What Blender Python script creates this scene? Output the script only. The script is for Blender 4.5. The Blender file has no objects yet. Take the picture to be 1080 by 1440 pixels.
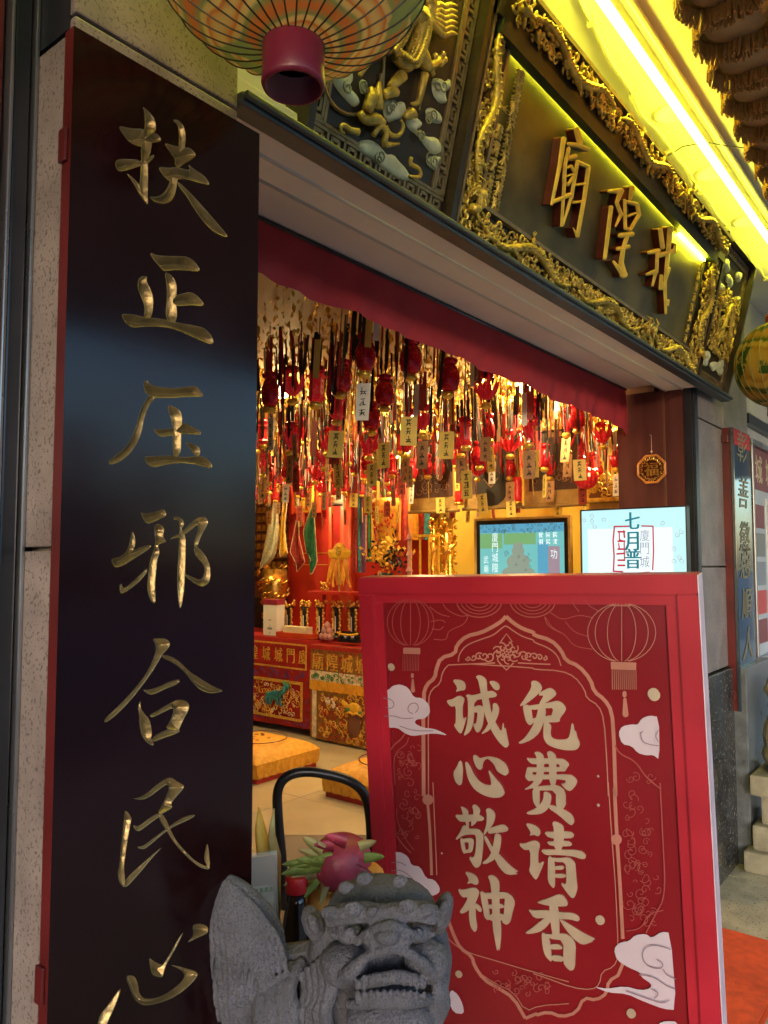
import bpy, bmesh, math, random
import numpy as np
from mathutils import Vector, Matrix, noise
R_ = math.radians
random.seed(7)
SC = bpy.context.scene
COL = SC.collection

# ------------------------------------------------------------------ camera
FPX, YAW, PIT = 1081.0, R_(38.3), R_(3.7)
CAM = np.array([0.0, -1.1, 1.5])
cd = bpy.data.cameras.new('camera'); cam = bpy.data.objects.new('camera', cd); COL.objects.link(cam)
cam.location = CAM; cam.rotation_euler = (math.pi/2+PIT, 0, YAW-math.pi/2)
cd.sensor_fit = 'HORIZONTAL'; cd.sensor_width = 36; cd.lens = 36*FPX/1080
cd.clip_start = 0.02; cd.clip_end = 400
SC.camera = cam
# ------------------------------------------------------------------ dusk sky
w = bpy.data.worlds.new('World'); SC.world = w; w.use_nodes = True
nt = w.node_tree; bg = nt.nodes['Background']
sky = nt.nodes.new('ShaderNodeTexSky'); sky.sky_type = 'NISHITA'; sky.sun_disc = False
sky.sun_elevation = R_(9.0); sky.sun_rotation = R_(-127); sky.ozone_density = 4.0; sky.air_density = 1.2; sky.dust_density = 2.0
nt.links.new(sky.outputs[0], bg.inputs[0]); bg.inputs[1].default_value = 0.15
sd = bpy.data.lights.new('dusk_sun', 'SUN'); sd.energy = 0.13; sd.angle = R_(25); sd.color = (1, .70, .82)
so = bpy.data.objects.new('dusk_sun', sd); COL.objects.link(so); so.rotation_euler = Vector((.8, .6, -.12)).to_track_quat('-Z', 'Y').to_euler()
SC.view_settings.view_transform = 'Standard'; SC.view_settings.look = 'None'
SC.view_settings.exposure = 2.45; SC.view_settings.gamma = 1.0
try:
    SC.cycles.use_denoising = True
    SC.cycles.max_bounces = 8; SC.cycles.diffuse_bounces = 4; SC.cycles.glossy_bounces = 4
    SC.cycles.sample_clamp_indirect = 4.0
except Exception: pass

# ------------------------------------------------------------------ helpers
_F = np.array([math.cos(YAW)*math.cos(PIT), math.sin(YAW)*math.cos(PIT), math.sin(PIT)])
_R = np.array([math.sin(YAW), -math.cos(YAW), 0.0]); _U = np.cross(_R, _F)
def ray(x, y): return _F*FPX + _R*(x-540) + _U*(720-y)
def P(x, y, z): return CAM + ray(x, y)*(z/FPX)            # a point at depth z along the view
def on(x, y, ax, v):                                        # the point of a sight line on an axis plane
    d = ray(x, y); return CAM + d*((v-CAM[ax])/d[ax])
def onX(x, y, v): return on(x, y, 0, v)
def onY(x, y, v): return on(x, y, 1, v)
def onZ(x, y, v): return on(x, y, 2, v)
class Plane:
    def __init__(s, p, u, v):
        s.p = np.array(p, float); s.u = np.array(u, float); s.v = np.array(v, float)
        s.n = np.cross(s.u, s.v); s.n /= np.linalg.norm(s.n)
    def at(s, x, y, h=0.0):
        d = ray(x, y); t = (np.dot(s.p + s.n*h - CAM, s.n))/np.dot(d, s.n); return CAM + d*t
    def many(s, xy, h):
        xy = np.asarray(xy, float); h = np.broadcast_to(h, (len(xy),))
        d = _F[None]*FPX + _R[None]*(xy[:, :1]-540) + _U[None]*(720-xy[:, 1:2])
        # travel to the base plane, then step along the normal: shape stays where it stands
        t = np.dot(s.p-CAM, s.n)/(d@s.n)
        return CAM + d*t[:, None] + s.n[None]*h[:, None]
    def uv(s, a, b, h=0.0): return s.p + s.u*a + s.v*b + s.n*h

def wloc(o):
    v = Vector((0, 0, 0))
    while o is not None: v = v + o.location; o = o.parent
    return v
def tag(o, label=None, cat=None, group=None, kind=None):
    if label: o['label'] = label
    if cat: o['category'] = cat
    if group: o['group'] = group
    if kind: o['kind'] = kind
    return o
def thing(name, loc, label, cat, group=None):
    o = bpy.data.objects.new(name, None); COL.objects.link(o); o.location = Vector(loc); o.empty_display_size = .05
    return tag(o, label, cat, group)
def copy_tree(o, parent=None):
    c = o.copy(); COL.objects.link(c); c.parent = parent
    for ch in list(o.children): copy_tree(ch, c)
    return c

class MB:
    def __init__(s): s.v = []; s.f = []; s.m = []
    def add(s, vs, fs, m=0):
        b = len(s.v); s.v.extend([tuple(map(float, q)) for q in vs])
        for f in fs: s.f.append(tuple(b+i for i in f)); s.m.append(m)
        return s
    def quad(s, a, b, c, d, m=0): return s.add([a, b, c, d], [(0, 1, 2, 3)], m)
    def box(s, x0, x1, y0, y1, z0, z1, m=0):
        vs = [(x, y, z) for x in (x0, x1) for y in (y0, y1) for z in (z0, z1)]
        return s.add(vs, [(0, 1, 3, 2), (4, 6, 7, 5), (0, 4, 5, 1), (2, 3, 7, 6), (0, 2, 6, 4), (1, 5, 7, 3)], m)
    def obox(s, c, ex, ey, ez, m=0):                        # oriented box: centre and three half-axis vectors
        c = np.array(c, float); vs = [c+i*np.array(ex)+j*np.array(ey)+k*np.array(ez) for i in (-1, 1) for j in (-1, 1) for k in (-1, 1)]
        return s.add(vs, [(0, 1, 3, 2), (4, 6, 7, 5), (0, 4, 5, 1), (2, 3, 7, 6), (0, 2, 6, 4), (1, 5, 7, 3)], m)
    def bbox(s, x0, x1, y0, y1, z0, z1, r=.01, m=0):        # box with chamfered edges
        bm = bmesh.new(); bmesh.ops.create_cube(bm, size=1)
        for q in bm.verts: q.co = Vector(((x0+x1)/2+q.co.x*(x1-x0), (y0+y1)/2+q.co.y*(y1-y0), (z0+z1)/2+q.co.z*(z1-z0)))
        bmesh.ops.bevel(bm, geom=bm.edges[:], offset=r, segments=2, affect='EDGES', profile=.6)
        bm.verts.index_update(); s.add([q.co for q in bm.verts], [[v.index for v in f.verts] for f in bm.faces], m); bm.free(); return s
    def tube(s, path, r, n=6, m=0, cap=True, flat=1.0):
        path = [Vector(p) for p in path]; k = len(path); rs = r if hasattr(r, '__len__') else [r]*k
        if len(rs) != k: rs = list(np.interp(np.linspace(0, 1, k), np.linspace(0, 1, len(rs)), rs))
        vs = []; nrm = None
        for i in range(k):
            t = (path[min(i+1, k-1)]-path[max(i-1, 0)])
            if t.length < 1e-9: t = Vector((0, 0, 1))
            t.normalize()
            if nrm is None:
                a = Vector((0, 0, 1)) if abs(t.z) < .9 else Vector((1, 0, 0)); nrm = (a - t*a.dot(t)).normalized()
            else:
                nrm = nrm - t*nrm.dot(t); nrm = nrm.normalized() if nrm.length > 1e-6 else t.orthogonal().normalized()
            b = t.cross(nrm)
            for j in range(n):
                an = 2*math.pi*j/n; vs.append(path[i] + (nrm*math.cos(an) + b*math.sin(an)*flat)*rs[i])
        fs = [(i*n+j, i*n+(j+1) % n, (i+1)*n+(j+1) % n, (i+1)*n+j) for i in range(k-1) for j in range(n)]
        if cap: fs += [tuple(range(n))[::-1], tuple((k-1)*n+j for j in range(n))]
        return s.add(vs, fs, m)
    def lathe(s, prof, c=(0, 0, 0), n=20, m=0, ax=None):   # prof: (radius, height) pairs round a vertical (or given) axis
        c = Vector(c); ax = Vector(ax or (0, 0, 1)).normalized(); a = ax.orthogonal().normalized(); b = ax.cross(a)
        vs = [c + ax*h + (a*math.cos(2*math.pi*j/n) + b*math.sin(2*math.pi*j/n))*r for r, h in prof for j in range(n)]
        fs = [(i*n+j, i*n+(j+1) % n, (i+1)*n+(j+1) % n, (i+1)*n+j) for i in range(len(prof)-1) for j in range(n)]
        if prof[0][0] > 1e-4: fs.append(tuple(range(n))[::-1])
        if prof[-1][0] > 1e-4: fs.append(tuple((len(prof)-1)*n+j for j in range(n)))
        return s.add(vs, fs, m)
    def ell(s, c, ex, ey, ez, n=10, k=7, m=0):              # ellipsoid with three half-axis vectors
        c = np.array(c, float); ex, ey, ez = (np.array(q, float) for q in (ex, ey, ez)); vs = [c-ez]; fs = []
        for i in range(1, k):
            t = -math.pi/2+math.pi*i/k
            for j in range(n):
                a = 2*math.pi*j/n; vs.append(c+ex*math.cos(t)*math.cos(a)+ey*math.cos(t)*math.sin(a)+ez*math.sin(t))
        vs.append(c+ez); L = len(vs)-1
        for j in range(n):
            fs.append((0, 1+(j+1) % n, 1+j)); fs.append((L, 1+(k-2)*n+j, 1+(k-2)*n+(j+1) % n))
        for i in range(k-2):
            for j in range(n): fs.append((1+i*n+j, 1+i*n+(j+1) % n, 1+(i+1)*n+(j+1) % n, 1+(i+1)*n+j))
        return s.add(vs, fs, m)
    def ball(s, c, r, n=10, k=7, m=0): return s.ell(c, (r, 0, 0), (0, r, 0), (0, 0, r), n, k, m)
    def build(s, name, mats, parent=None, smooth=False, origin=None):
        me = bpy.data.meshes.new(name)
        off = wloc(parent) if parent is not None else Vector(tuple(origin) if origin is not None else (0, 0, 0))
        me.from_pydata([(x-off.x, y-off.y, z-off.z) for x, y, z in s.v], [], s.f)
        mats = mats if isinstance(mats, (list, tuple)) else [mats]
        for q in mats: me.materials.append(q)
        if len(mats) > 1: me.polygons.foreach_set('material_index', s.m)
        if smooth: me.polygons.foreach_set('use_smooth', [True]*len(me.polygons))
        me.update()
        o = bpy.data.objects.new(name, me); COL.objects.link(o)
        if parent is not None: o.parent = parent
        else: o.location = off
        return o

# ---- brush shapes: signed distance to a union of outlines, meshed by marching triangles
def chaikin(p, a=.22):
    p = np.array(p, float); q = np.roll(p, -1, 0)
    return np.stack([p*(1-a)+q*a, p*a+q*(1-a)], 1).reshape(-1, 2)
def poly_sd(X, Y, poly):
    d = np.full(X.shape, 1e9); ins = np.zeros(X.shape, bool); n = len(poly)
    for i in range(n):
        (ax, ay), (bx, by) = poly[i], poly[(i+1) % n]; ex, ey = bx-ax, by-ay; L = ex*ex+ey*ey
        if L < 1e-12: continue
        t = np.clip(((X-ax)*ex+(Y-ay)*ey)/L, 0, 1); d = np.minimum(d, np.hypot(X-ax-t*ex, Y-ay-t*ey))
        if by != ay:
            c = ((ay > Y) != (by > Y)) & (X < (bx-ax)*(Y-ay)/(by-ay)+ax); ins ^= c
    return np.where(ins, -d, d)
def line_sd(X, Y, pts, rs):
    d = np.full(X.shape, 1e9); rs = rs if hasattr(rs, '__len__') else [rs]*len(pts)
    if len(rs) != len(pts): rs = list(np.interp(np.linspace(0, 1, len(pts)), np.linspace(0, 1, len(rs)), rs))
    for i in range(len(pts)-1):
        (ax, ay), (bx, by) = pts[i], pts[i+1]; ex, ey = bx-ax, by-ay; L = ex*ex+ey*ey+1e-12
        t = np.clip(((X-ax)*ex+(Y-ay)*ey)/L, 0, 1)
        d = np.minimum(d, np.hypot(X-ax-t*ex, Y-ay-t*ey)-(rs[i]+(rs[i+1]-rs[i])*t))
    return d
def march(S, xs, ys, outside=False):
    """triangles of the region S<0 (or S>0) on the grid; returns pts(n,2), s(n), tris"""
    if outside: S = -S
    S = np.where(np.abs(S) < 1e-6, 1e-6, S)
    ny, nx = S.shape; pts = []; sv = []; idx = {}; tris = []
    def node(i, j):
        k = (i, j)
        if k not in idx: idx[k] = len(pts); pts.append((xs[j], ys[i])); sv.append(S[i, j])
        return idx[k]
    def cut(a, b):
        k = (a, b) if a < b else (b, a)
        if k not in idx:
            sa, sb = S[a], S[b]; t = sa/(sa-sb); idx[k] = len(pts)
            pts.append((xs[a[1]]+(xs[b[1]]-xs[a[1]])*t, ys[a[0]]+(ys[b[0]]-ys[a[0]])*t)); sv.append(0.0)
        return idx[k]
    neg = S < 0
    any4 = neg[:-1, :-1] | neg[1:, :-1] | neg[:-1, 1:] | neg[1:, 1:]
    for i, j in zip(*np.nonzero(any4)):
        i = int(i); j = int(j)
        a, b, c, d = (i, j), (i, j+1), (i+1, j+1), (i+1, j)
        if neg[a] and neg[b] and neg[c] and neg[d]:
            tris.append((node(*a), node(*b), node(*c), node(*d))); continue
        for t in (((a, b, c), (a, c, d)) if (i+j) % 2 else ((a, b, d), (b, c, d))):
            ins = [q for q in t if neg[q]]
            if len(ins) == 3: tris.append(tuple(node(*q) for q in t))
            elif len(ins) == 1:
                k = t.index(ins[0]); q, r, s_ = t[k], t[(k+1) % 3], t[(k+2) % 3]
                tris.append((node(*q), cut(q, r), cut(q, s_)))
            elif len(ins) == 2:
                k = [x for x in range(3) if not neg[t[x]]][0]; q, r, s_ = t[(k+1) % 3], t[(k+2) % 3], t[k]
                tris.append((node(*q), node(*r), cut(r, s_), cut(q, s_)))
    return np.array(pts).reshape(-1, 2), np.array(sv), tris
def shape_sd(polys, X, Y, smooth=1):
    S = np.full(X.shape, 1e9)
    for p in polys:
        if isinstance(p, dict): S = np.minimum(S, line_sd(X, Y, p['l'], p['r']))
        else:
            for _ in range(smooth): p = chaikin(p)
            S = np.minimum(S, poly_sd(X, Y, p))
    return S
def bounds(polys, pad):
    pts = np.concatenate([np.array(p['l'] if isinstance(p, dict) else p, float) for p in polys])
    rr = max([0]+[max(p['r']) if hasattr(p['r'], '__len__') else p['r'] for p in polys if isinstance(p, dict)])
    return pts[:, 0].min()-pad-rr, pts[:, 0].max()+pad+rr, pts[:, 1].min()-pad-rr, pts[:, 1].max()+pad+rr
def scale_polys(polys, ox, oy, sc):
    out = []
    for p in polys:
        if isinstance(p, dict): out.append({'l': [(ox+x/sc, oy+y/sc) for x, y in p['l']], 'r': (np.array(p['r'])/sc).tolist() if hasattr(p['r'], '__len__') else p['r']/sc})
        else: out.append([(ox+x/sc, oy+y/sc) for x, y in p])
    return out
def inked(polys, plane, h, res=.8, smooth=1, dome=None, thick=0.0, mb=None, m=0, mside=None):
    """a flat (or domed) shape lying h above a plane, with optional side walls down by `thick`"""
    x0, x1, y0, y1 = bounds(polys, 2*res); xs = np.arange(x0, x1+res, res); ys = np.arange(y0, y1+res, res)
    X, Y = np.meshgrid(xs, ys); S = shape_sd(polys, X, Y, smooth)
    pts, sv, tr = march(S, xs, ys)
    mb = mb or MB()
    if len(pts) == 0: return mb
    hh = np.full(len(pts), float(h))
    if dome: hh = h + dome[0]*(1-np.exp(sv/dome[1]))
    W = plane.many(pts, hh)
    b = len(mb.v); mb.add(W, [t[::-1] for t in tr], m)
    if thick:
        cnt = {}
        for t in tr:
            for i in range(len(t)):
                e = (t[i], t[(i+1) % len(t)]); cnt[e] = cnt.get(e, 0)+1
        lo = plane.many(pts, np.full(len(pts), float(h)-thick)); b2 = len(mb.v); used = {}
        for (a, c) in list(cnt):
            if (c, a) not in cnt:
                for q in (a, c):
                    if q not in used: used[q] = len(mb.v); mb.v.append(tuple(lo[q]))
                mb.f.append((b+c, b+a, used[a], used[c])); mb.m.append(m if mside is None else mside)
    return mb

# ------------------------------------------------------------------ materials
MATS = {}
def mat(name, col, rough=.6, metal=0.0, noise_amt=0.0, noise_scale=8.0, bump=0.0, bump_scale=60.0, emit=None, strength=0.0, col2=None, spec=None, coat=0.0, trans=0.0, dots=None, alpha=1.0, sss=0.0, stretch=None):
    m = bpy.data.materials.new(name); m.use_nodes = True; t = m.node_tree; b = t.nodes['Principled BSDF']; L = t.links
    b.inputs['Base Color'].default_value = (*col, 1); b.inputs['Roughness'].default_value = rough; b.inputs['Metallic'].default_value = metal
    if spec is not None: b.inputs['Specular IOR Level'].default_value = spec
    if coat: b.inputs['Coat Weight'].default_value = coat; b.inputs['Coat Roughness'].default_value = .06
    if trans: b.inputs['Transmission Weight'].default_value = trans
    if alpha < 1: b.inputs['Alpha'].default_value = alpha
    co = None
    def coord():
        nonlocal co
        if co is None:
            co = t.nodes.new('ShaderNodeTexCoord').outputs['Object']
            if stretch:
                mp = t.nodes.new('ShaderNodeMapping'); mp.inputs['Scale'].default_value = stretch; L.new(co, mp.inputs[0]); co = mp.outputs[0]
        return co
    if noise_amt or col2:
        nz = t.nodes.new('ShaderNodeTexNoise'); nz.inputs['Scale'].default_value = noise_scale; nz.inputs['Detail'].default_value = 6; L.new(coord(), nz.inputs['Vector'])
        rp = t.nodes.new('ShaderNodeValToRGB'); rp.color_ramp.elements[0].position = .34; rp.color_ramp.elements[1].position = .68
        c2 = col2 or tuple(min(1, c*(1+noise_amt)) for c in col); c1 = col if col2 else tuple(c*(1-noise_amt) for c in col)
        rp.color_ramp.elements[0].color = (*c1, 1); rp.color_ramp.elements[1].color = (*c2, 1)
        L.new(nz.outputs['Fac'], rp.inputs[0]); out = rp.outputs[0]
        if dots:                                            # speckled stone
            n2 = t.nodes.new('ShaderNodeTexNoise'); n2.inputs['Scale'].default_value = dots[0]; n2.inputs['Detail'].default_value = 2; L.new(coord(), n2.inputs['Vector'])
            r2 = t.nodes.new('ShaderNodeValToRGB'); r2.color_ramp.elements[0].position = dots[1]; r2.color_ramp.elements[1].position = dots[1]+.08
            L.new(n2.outputs['Fac'], r2.inputs[0]); mx = t.nodes.new('ShaderNodeMix'); mx.data_type = 'RGBA'; L.new(r2.outputs[0], mx.inputs['Factor']); L.new(out, mx.inputs['A']); mx.inputs['B'].default_value = (*dots[2], 1); out = mx.outputs['Result']
        L.new(out, b.inputs['Base Color'])
        rr = t.nodes.new('ShaderNodeMapRange'); rr.inputs['To Min'].default_value = max(0, rough-.08); rr.inputs['To Max'].default_value = min(1, rough+.1); L.new(nz.outputs['Fac'], rr.inputs['Value']); L.new(rr.outputs[0], b.inputs['Roughness'])
    if bump:
        n3 = t.nodes.new('ShaderNodeTexNoise'); n3.inputs['Scale'].default_value = bump_scale; n3.inputs['Detail'].default_value = 4; L.new(coord(), n3.inputs['Vector'])
        bp = t.nodes.new('ShaderNodeBump'); bp.inputs['Strength'].default_value = bump; bp.inputs['Distance'].default_value = .01; L.new(n3.outputs['Fac'], bp.inputs['Height']); L.new(bp.outputs[0], b.inputs['Normal'])
    if emit: b.inputs['Emission Color'].default_value = (*emit, 1); b.inputs['Emission Strength'].default_value = strength
    MATS[name] = m; return m
M = MATS
mat('lacquer', (.010, .0022, .003), .13, noise_amt=.35, noise_scale=3, bump=.05, bump_scale=3.2, spec=.42)
mat('lacquer_red', (.10, .012, .012), .3, noise_amt=.3, noise_scale=5)
mat('gold_leaf', (.26, .19, .085), .34, .7, .25, 30, bump=.2, bump_scale=90)
mat('letter_gold', (.80, .58, .06), .4, .1, .2, 24)
mat('gold_carved', (.60, .44, .09), .36, .5, .35, 26, bump=.3, bump_scale=120)
mat('gold_bright', (.75, .47, .10), .28, .9, .25, 20)
mat('brass_line', (.30, .23, .12), .42, .6, .2, 40)
mat('granite_pink', (.23, .19, .18), .45, noise_amt=.25, noise_scale=9, bump=.08, bump_scale=200, dots=(190, .57, (.10, .08, .078)))
mat('granite_dark', (.028, .028, .03), .22, noise_amt=.5, noise_scale=14, dots=(60, .57, (.14, .13, .11)))
mat('granite_grey', (.10, .115, .13), .3, noise_amt=.25, noise_scale=20, dots=(200, .6, (.03, .035, .04)))
mat('metal_dark', (.05, .055, .07), .3, .7, .2, 6)
mat('steel', (.32, .33, .36), .28, .9, .12, 4)
mat('plaster', (.52, .51, .48), .75, noise_amt=.08, noise_scale=5, bump=.05, bump_scale=40)
mat('plaster_white', (.80, .76, .72), .7, noise_amt=.06, noise_scale=4, bump=.03, bump_scale=30)
mat('ceiling_paint', (.58, .58, .54), .6, noise_amt=.12, noise_scale=2.5, bump=.02, bump_scale=14)
mat('ledge_paint', (.06, .085, .10), .4, .3, .25, 10, bump=.06, bump_scale=60)
mat('wood_dark', (.030, .022, .014), .35, noise_amt=.35, noise_scale=12, bump=.08, bump_scale=70)
mat('bar_green', (.012, .022, .012), .45, noise_amt=.2)
mat('panel_bronze', (.10, .085, .03), .34, .25, .5, 7, bump=.04, bump_scale=12)
mat('letter_red', (.09, .016, .008), .3, .2, .3, 20, coat=.3)
mat('cloud_paint', (.62, .66, .44), .5, noise_amt=.2, noise_scale=25)
mat('cloud_line', (.26, .28, .15), .5, noise_amt=.2, noise_scale=25)
mat('red_paint', (.36, .014, .030), .34, noise_amt=.22, noise_scale=2.2, bump=.05, bump_scale=7)
mat('edge_sky_sheen', (.58, .46, .56), .4, noise_amt=.15, noise_scale=12)  # lilac sky reflection on the sign's side, put into the base colour
mat('poster_red', (.20, .010, .016), .24, noise_amt=.10, noise_scale=2.2, coat=.25, bump=.03, bump_scale=2.2)
mat('poster_gold', (.46, .37, .28), .45, .25, .10, 14)
mat('poster_line', (.40, .16, .12), .5, noise_amt=.12, noise_scale=10)
mat('poster_faint', (.31, .055, .05), .5, noise_amt=.12, noise_scale=10)
mat('poster_cloud', (.50, .42, .50), .5, noise_amt=.06, noise_scale=6)
mat('poster_cloud_line', (.22, .15, .20), .5)
mat('stone_lion', (.080, .080, .102), .8, noise_amt=.25, noise_scale=20, bump=.5, bump_scale=220, dots=(340, .54, (.045, .045, .052)))
mat('stone_pale', (.25, .23, .165), .85, noise_amt=.2, noise_scale=14, bump=.4, bump_scale=120)
mat('curtain', (.40, .026, .036), .75, noise_amt=.15, noise_scale=6, bump=.1, bump_scale=180)
mat('jamb_maroon', (.095, .026, .022), .38, noise_amt=.25, noise_scale=4, stretch=(6, 6, .6))
mat('tile_floor', (.48, .42, .30), .16, noise_amt=.07, noise_scale=3)
mat('walk_tile', (.36, .33, .27), .35, noise_amt=.25, noise_scale=9, dots=(80, .6, (.09, .085, .07)))
mat('grout', (.20, .18, .15), .8)
mat('mat_red', (.60, .07, .015), .9, noise_amt=.15, noise_scale=30, bump=.5, bump_scale=400)
mat('asphalt', (.045, .045, .05), .8, noise_amt=.2, noise_scale=5)
mat('wall_yellow', (.62, .42, .05), .6, noise_amt=.08, noise_scale=4)
mat('wall_red', (.42, .02, .012), .5, noise_amt=.15, noise_scale=4)
mat('tan_ceiling', (.50, .34, .18), .6, noise_amt=.1, noise_scale=6)
mat('wall_brown', (.16, .06, .03), .6, noise_amt=.2, noise_scale=5)
mat('orange_red', (.52, .055, .012), .5, noise_amt=.12, noise_scale=7)
mat('cloth_red', (.38, .012, .010), .7, noise_amt=.2, noise_scale=12, bump=.1, bump_scale=150)
mat('cloth_mustard', (.24, .10, .018), .7, noise_amt=.2, noise_scale=34, col2=(.36, .19, .035))
mat('brocade', (.62, .27, .015), .5, noise_amt=.15, noise_scale=30, col2=(.80, .40, .035), bump=.25, bump_scale=70)
mat('thread_gold', (.72, .40, .06), .45, .3, .2, 40)
mat('thread_teal', (.03, .20, .23), .5, noise_amt=.4, noise_scale=30)
mat('thread_green', (.08, .22, .07), .6, noise_amt=.4, noise_scale=30)
mat('thread_purple', (.10, .03, .14), .6, noise_amt=.3, noise_scale=30)
mat('thread_pale', (.62, .50, .34), .6, noise_amt=.3, noise_scale=30)
mat('flag_white', (.55, .55, .38), .6, noise_amt=.25, noise_scale=40)
mat('flag_green', (.02, .16, .07), .5, noise_amt=.4, noise_scale=30)
mat('flag_red', (.35, .03, .025), .5, noise_amt=.4, noise_scale=40)
mat('flag_yellow', (.70, .40, .03), .5, noise_amt=.2, noise_scale=30)
mat('white_card', (.72, .70, .64), .55, noise_amt=.04, noise_scale=10)
mat('cream', (.66, .58, .36), .55, noise_amt=.08, noise_scale=15)
mat('ink', (.02, .015, .012), .7)
mat('black_plastic', (.012, .012, .014), .32, noise_amt=.2, noise_scale=20)
mat('black_fringe', (.012, .008, .008), .45, noise_amt=.4, noise_scale=30)
mat('red_glow', (.55, .02, .02), .25, noise_amt=.25, noise_scale=25, emit=(1, .02, .03), strength=.02, trans=.0)
mat('red_foil', (.55, .015, .03), .25, .45, .3, 40)
mat('tag_yellow', (.70, .50, .10), .6, noise_amt=.12, noise_scale=20)
mat('tag_wood', (.42, .22, .09), .6, noise_amt=.2, noise_scale=20)
mat('tag_red', (.40, .05, .03), .6, noise_amt=.2, noise_scale=20)
mat('gold_net', (.85, .52, .08), .3, .6, .3, 30)
mat('brown_pic', (.075, .028, .02), .6, noise_amt=.4, noise_scale=9)
mat('pic_border', (.36, .22, .06), .6, noise_amt=.2, noise_scale=20)
mat('pic_pale', (.30, .17, .09), .7, noise_amt=.3, noise_scale=12)
mat('paper_lantern', (.50, .36, .17), .6, noise_amt=.15, noise_scale=9, trans=0)
mat('lantern_orange', (.50, .17, .06), .6, noise_amt=.2, noise_scale=14)
mat('lantern_green', (.17, .23, .12), .6, noise_amt=.3, noise_scale=14)
mat('lantern_collar', (.16, .012, .035), .3, noise_amt=.1, noise_scale=6)
mat('rib_dark', (.018, .022, .02), .5)
mat('fringe', (.55, .28, .07), .55, noise_amt=.35, noise_scale=60, stretch=(30, 30, 1.5))
mat('fringe_orange', (.55, .18, .03), .5, noise_amt=.3, noise_scale=20)
mat('pvc', (.60, .58, .40), .45)
mat('acrylic', (.85, .9, .86), .08, alpha=.14)
mat('beige_card', (.50, .33, .22), .6, noise_amt=.08, noise_scale=10)
mat('dragonfruit', (.34, .035, .07), .45, noise_amt=.3, noise_scale=18, bump=.2, bump_scale=50)
mat('leaf_green', (.24, .30, .06), .5, noise_amt=.35, noise_scale=22)
mat('leaf_pale', (.42, .40, .14), .5, noise_amt=.3, noise_scale=18, col2=(.30, .16, .07))
mat('fruit_orange', (.62, .24, .04), .5, noise_amt=.2, noise_scale=15, bump=.15, bump_scale=200)
mat('fruit_yellow', (.70, .42, .06), .5, noise_amt=.2, noise_scale=15)
mat('cap_red', (.50, .012, .02), .35)
mat('cola', (.02, .008, .006), .08, trans=.3, coat=.5)
mat('bun_pink', (.46, .22, .20), .6, noise_amt=.15, noise_scale=20)
mat('box_maroon', (.26, .02, .05), .5)
mat('led_white', (1, 1, .8), .5, emit=(1, .94, .06), strength=9)
mat('led_small', (1, 1, .8), .5, emit=(1, .93, .03), strength=22)
mat('bulb_warm', (1, .9, .7), .5, emit=(1, .72, .30), strength=9)
mat('glass_blue', (.20, .25, .30), .08, .2, coat=.5)
mat('couplet_glass', (.035, .05, .065), .07, .3, coat=1.0)
mat('notice_paper', (.42, .46, .50), .5, noise_amt=.08, noise_scale=6)
mat('notice_red', (.20, .04, .045), .5)
mat('notice_ink', (.22, .25, .29), .6)
mat('concrete_far', (.16, .16, .17), .8, noise_amt=.2, noise_scale=.5)
mat('hedge', (.03, .05, .02), .8, noise_amt=.5, noise_scale=4)
def screen_mat(name, col, s): return mat(name, tuple(c*.1 for c in col), .2, emit=col, strength=s*.20)
screen_mat('scr_white', (.80, .97, .98), 1.0); screen_mat('scr_pale', (.55, .90, .93), .95)
screen_mat('scr_teal', (.02, .22, .28), .8); screen_mat('scr_red', (.62, .05, .09), .8); screen_mat('scr_grey', (.42, .38, .50), .8)
screen_mat('scr_blue', (.12, .42, .62), .8); screen_mat('scr_cyan', (.20, .60, .60), .8); screen_mat('scr_green', (.22, .48, .20), .8); screen_mat('scr_dark', (.06, .14, .14), .6)
screen_mat('scr_skin', (.34, .42, .34), .7); screen_mat('scr_pink', (.40, .30, .36), .8)
# ================================================================== the setting
def struct(name, mb, m, smooth=False): return tag(mb.build(name, m, None, smooth), kind='structure')
S_Z = 2.345                       # underside of the lintel
C_Z = 3.10                        # covered walkway ceiling
IC_Z = 2.52                       # inside ceiling
JX = 3.70                         # right jamb
BW = 5.62                         # far inside wall (faces the street corner we look from)
struct('road', MB().quad((-120, -150, -.15), (150, -150, -.15), (150, 60, -.15), (-120, 60, -.15)), M['asphalt'])
wk = struct('walkway', MB().box(-6, 16, -4.4, .02, -.14, -.006), M['grout'])
for i in range(10):
    for j in range(5):
        x0, y0 = 2.2+i*.6, -2.4+j*.6-(.0 if j < 4 else .0)
        y1 = min(y0+.596, .015)
        if y0 < .0:
            MB().box(x0+.002, x0+.598, y0, y1, -.006, 0).build('floor_tile', M['walk_tile'], wk)
fl = struct('temple_floor', MB().box(-1.2, 6.0, .02, 6.6, -.14, -.006), M['grout'])
for i in range(8):
    for j in range(8):
        x0, y0 = -.4+i*.8, .022+j*.8
        MB().box(x0+.0015, min(x0+.7985, 5.99), y0+.0015, min(y0+.7985, 6.59), -.006, 0).build('floor_tile', M['tile_floor'], fl)
struct('walkway_ceiling', MB().box(-6, 16, -4.1, .6, C_Z, C_Z+.15), M['ceiling_paint'])
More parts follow.
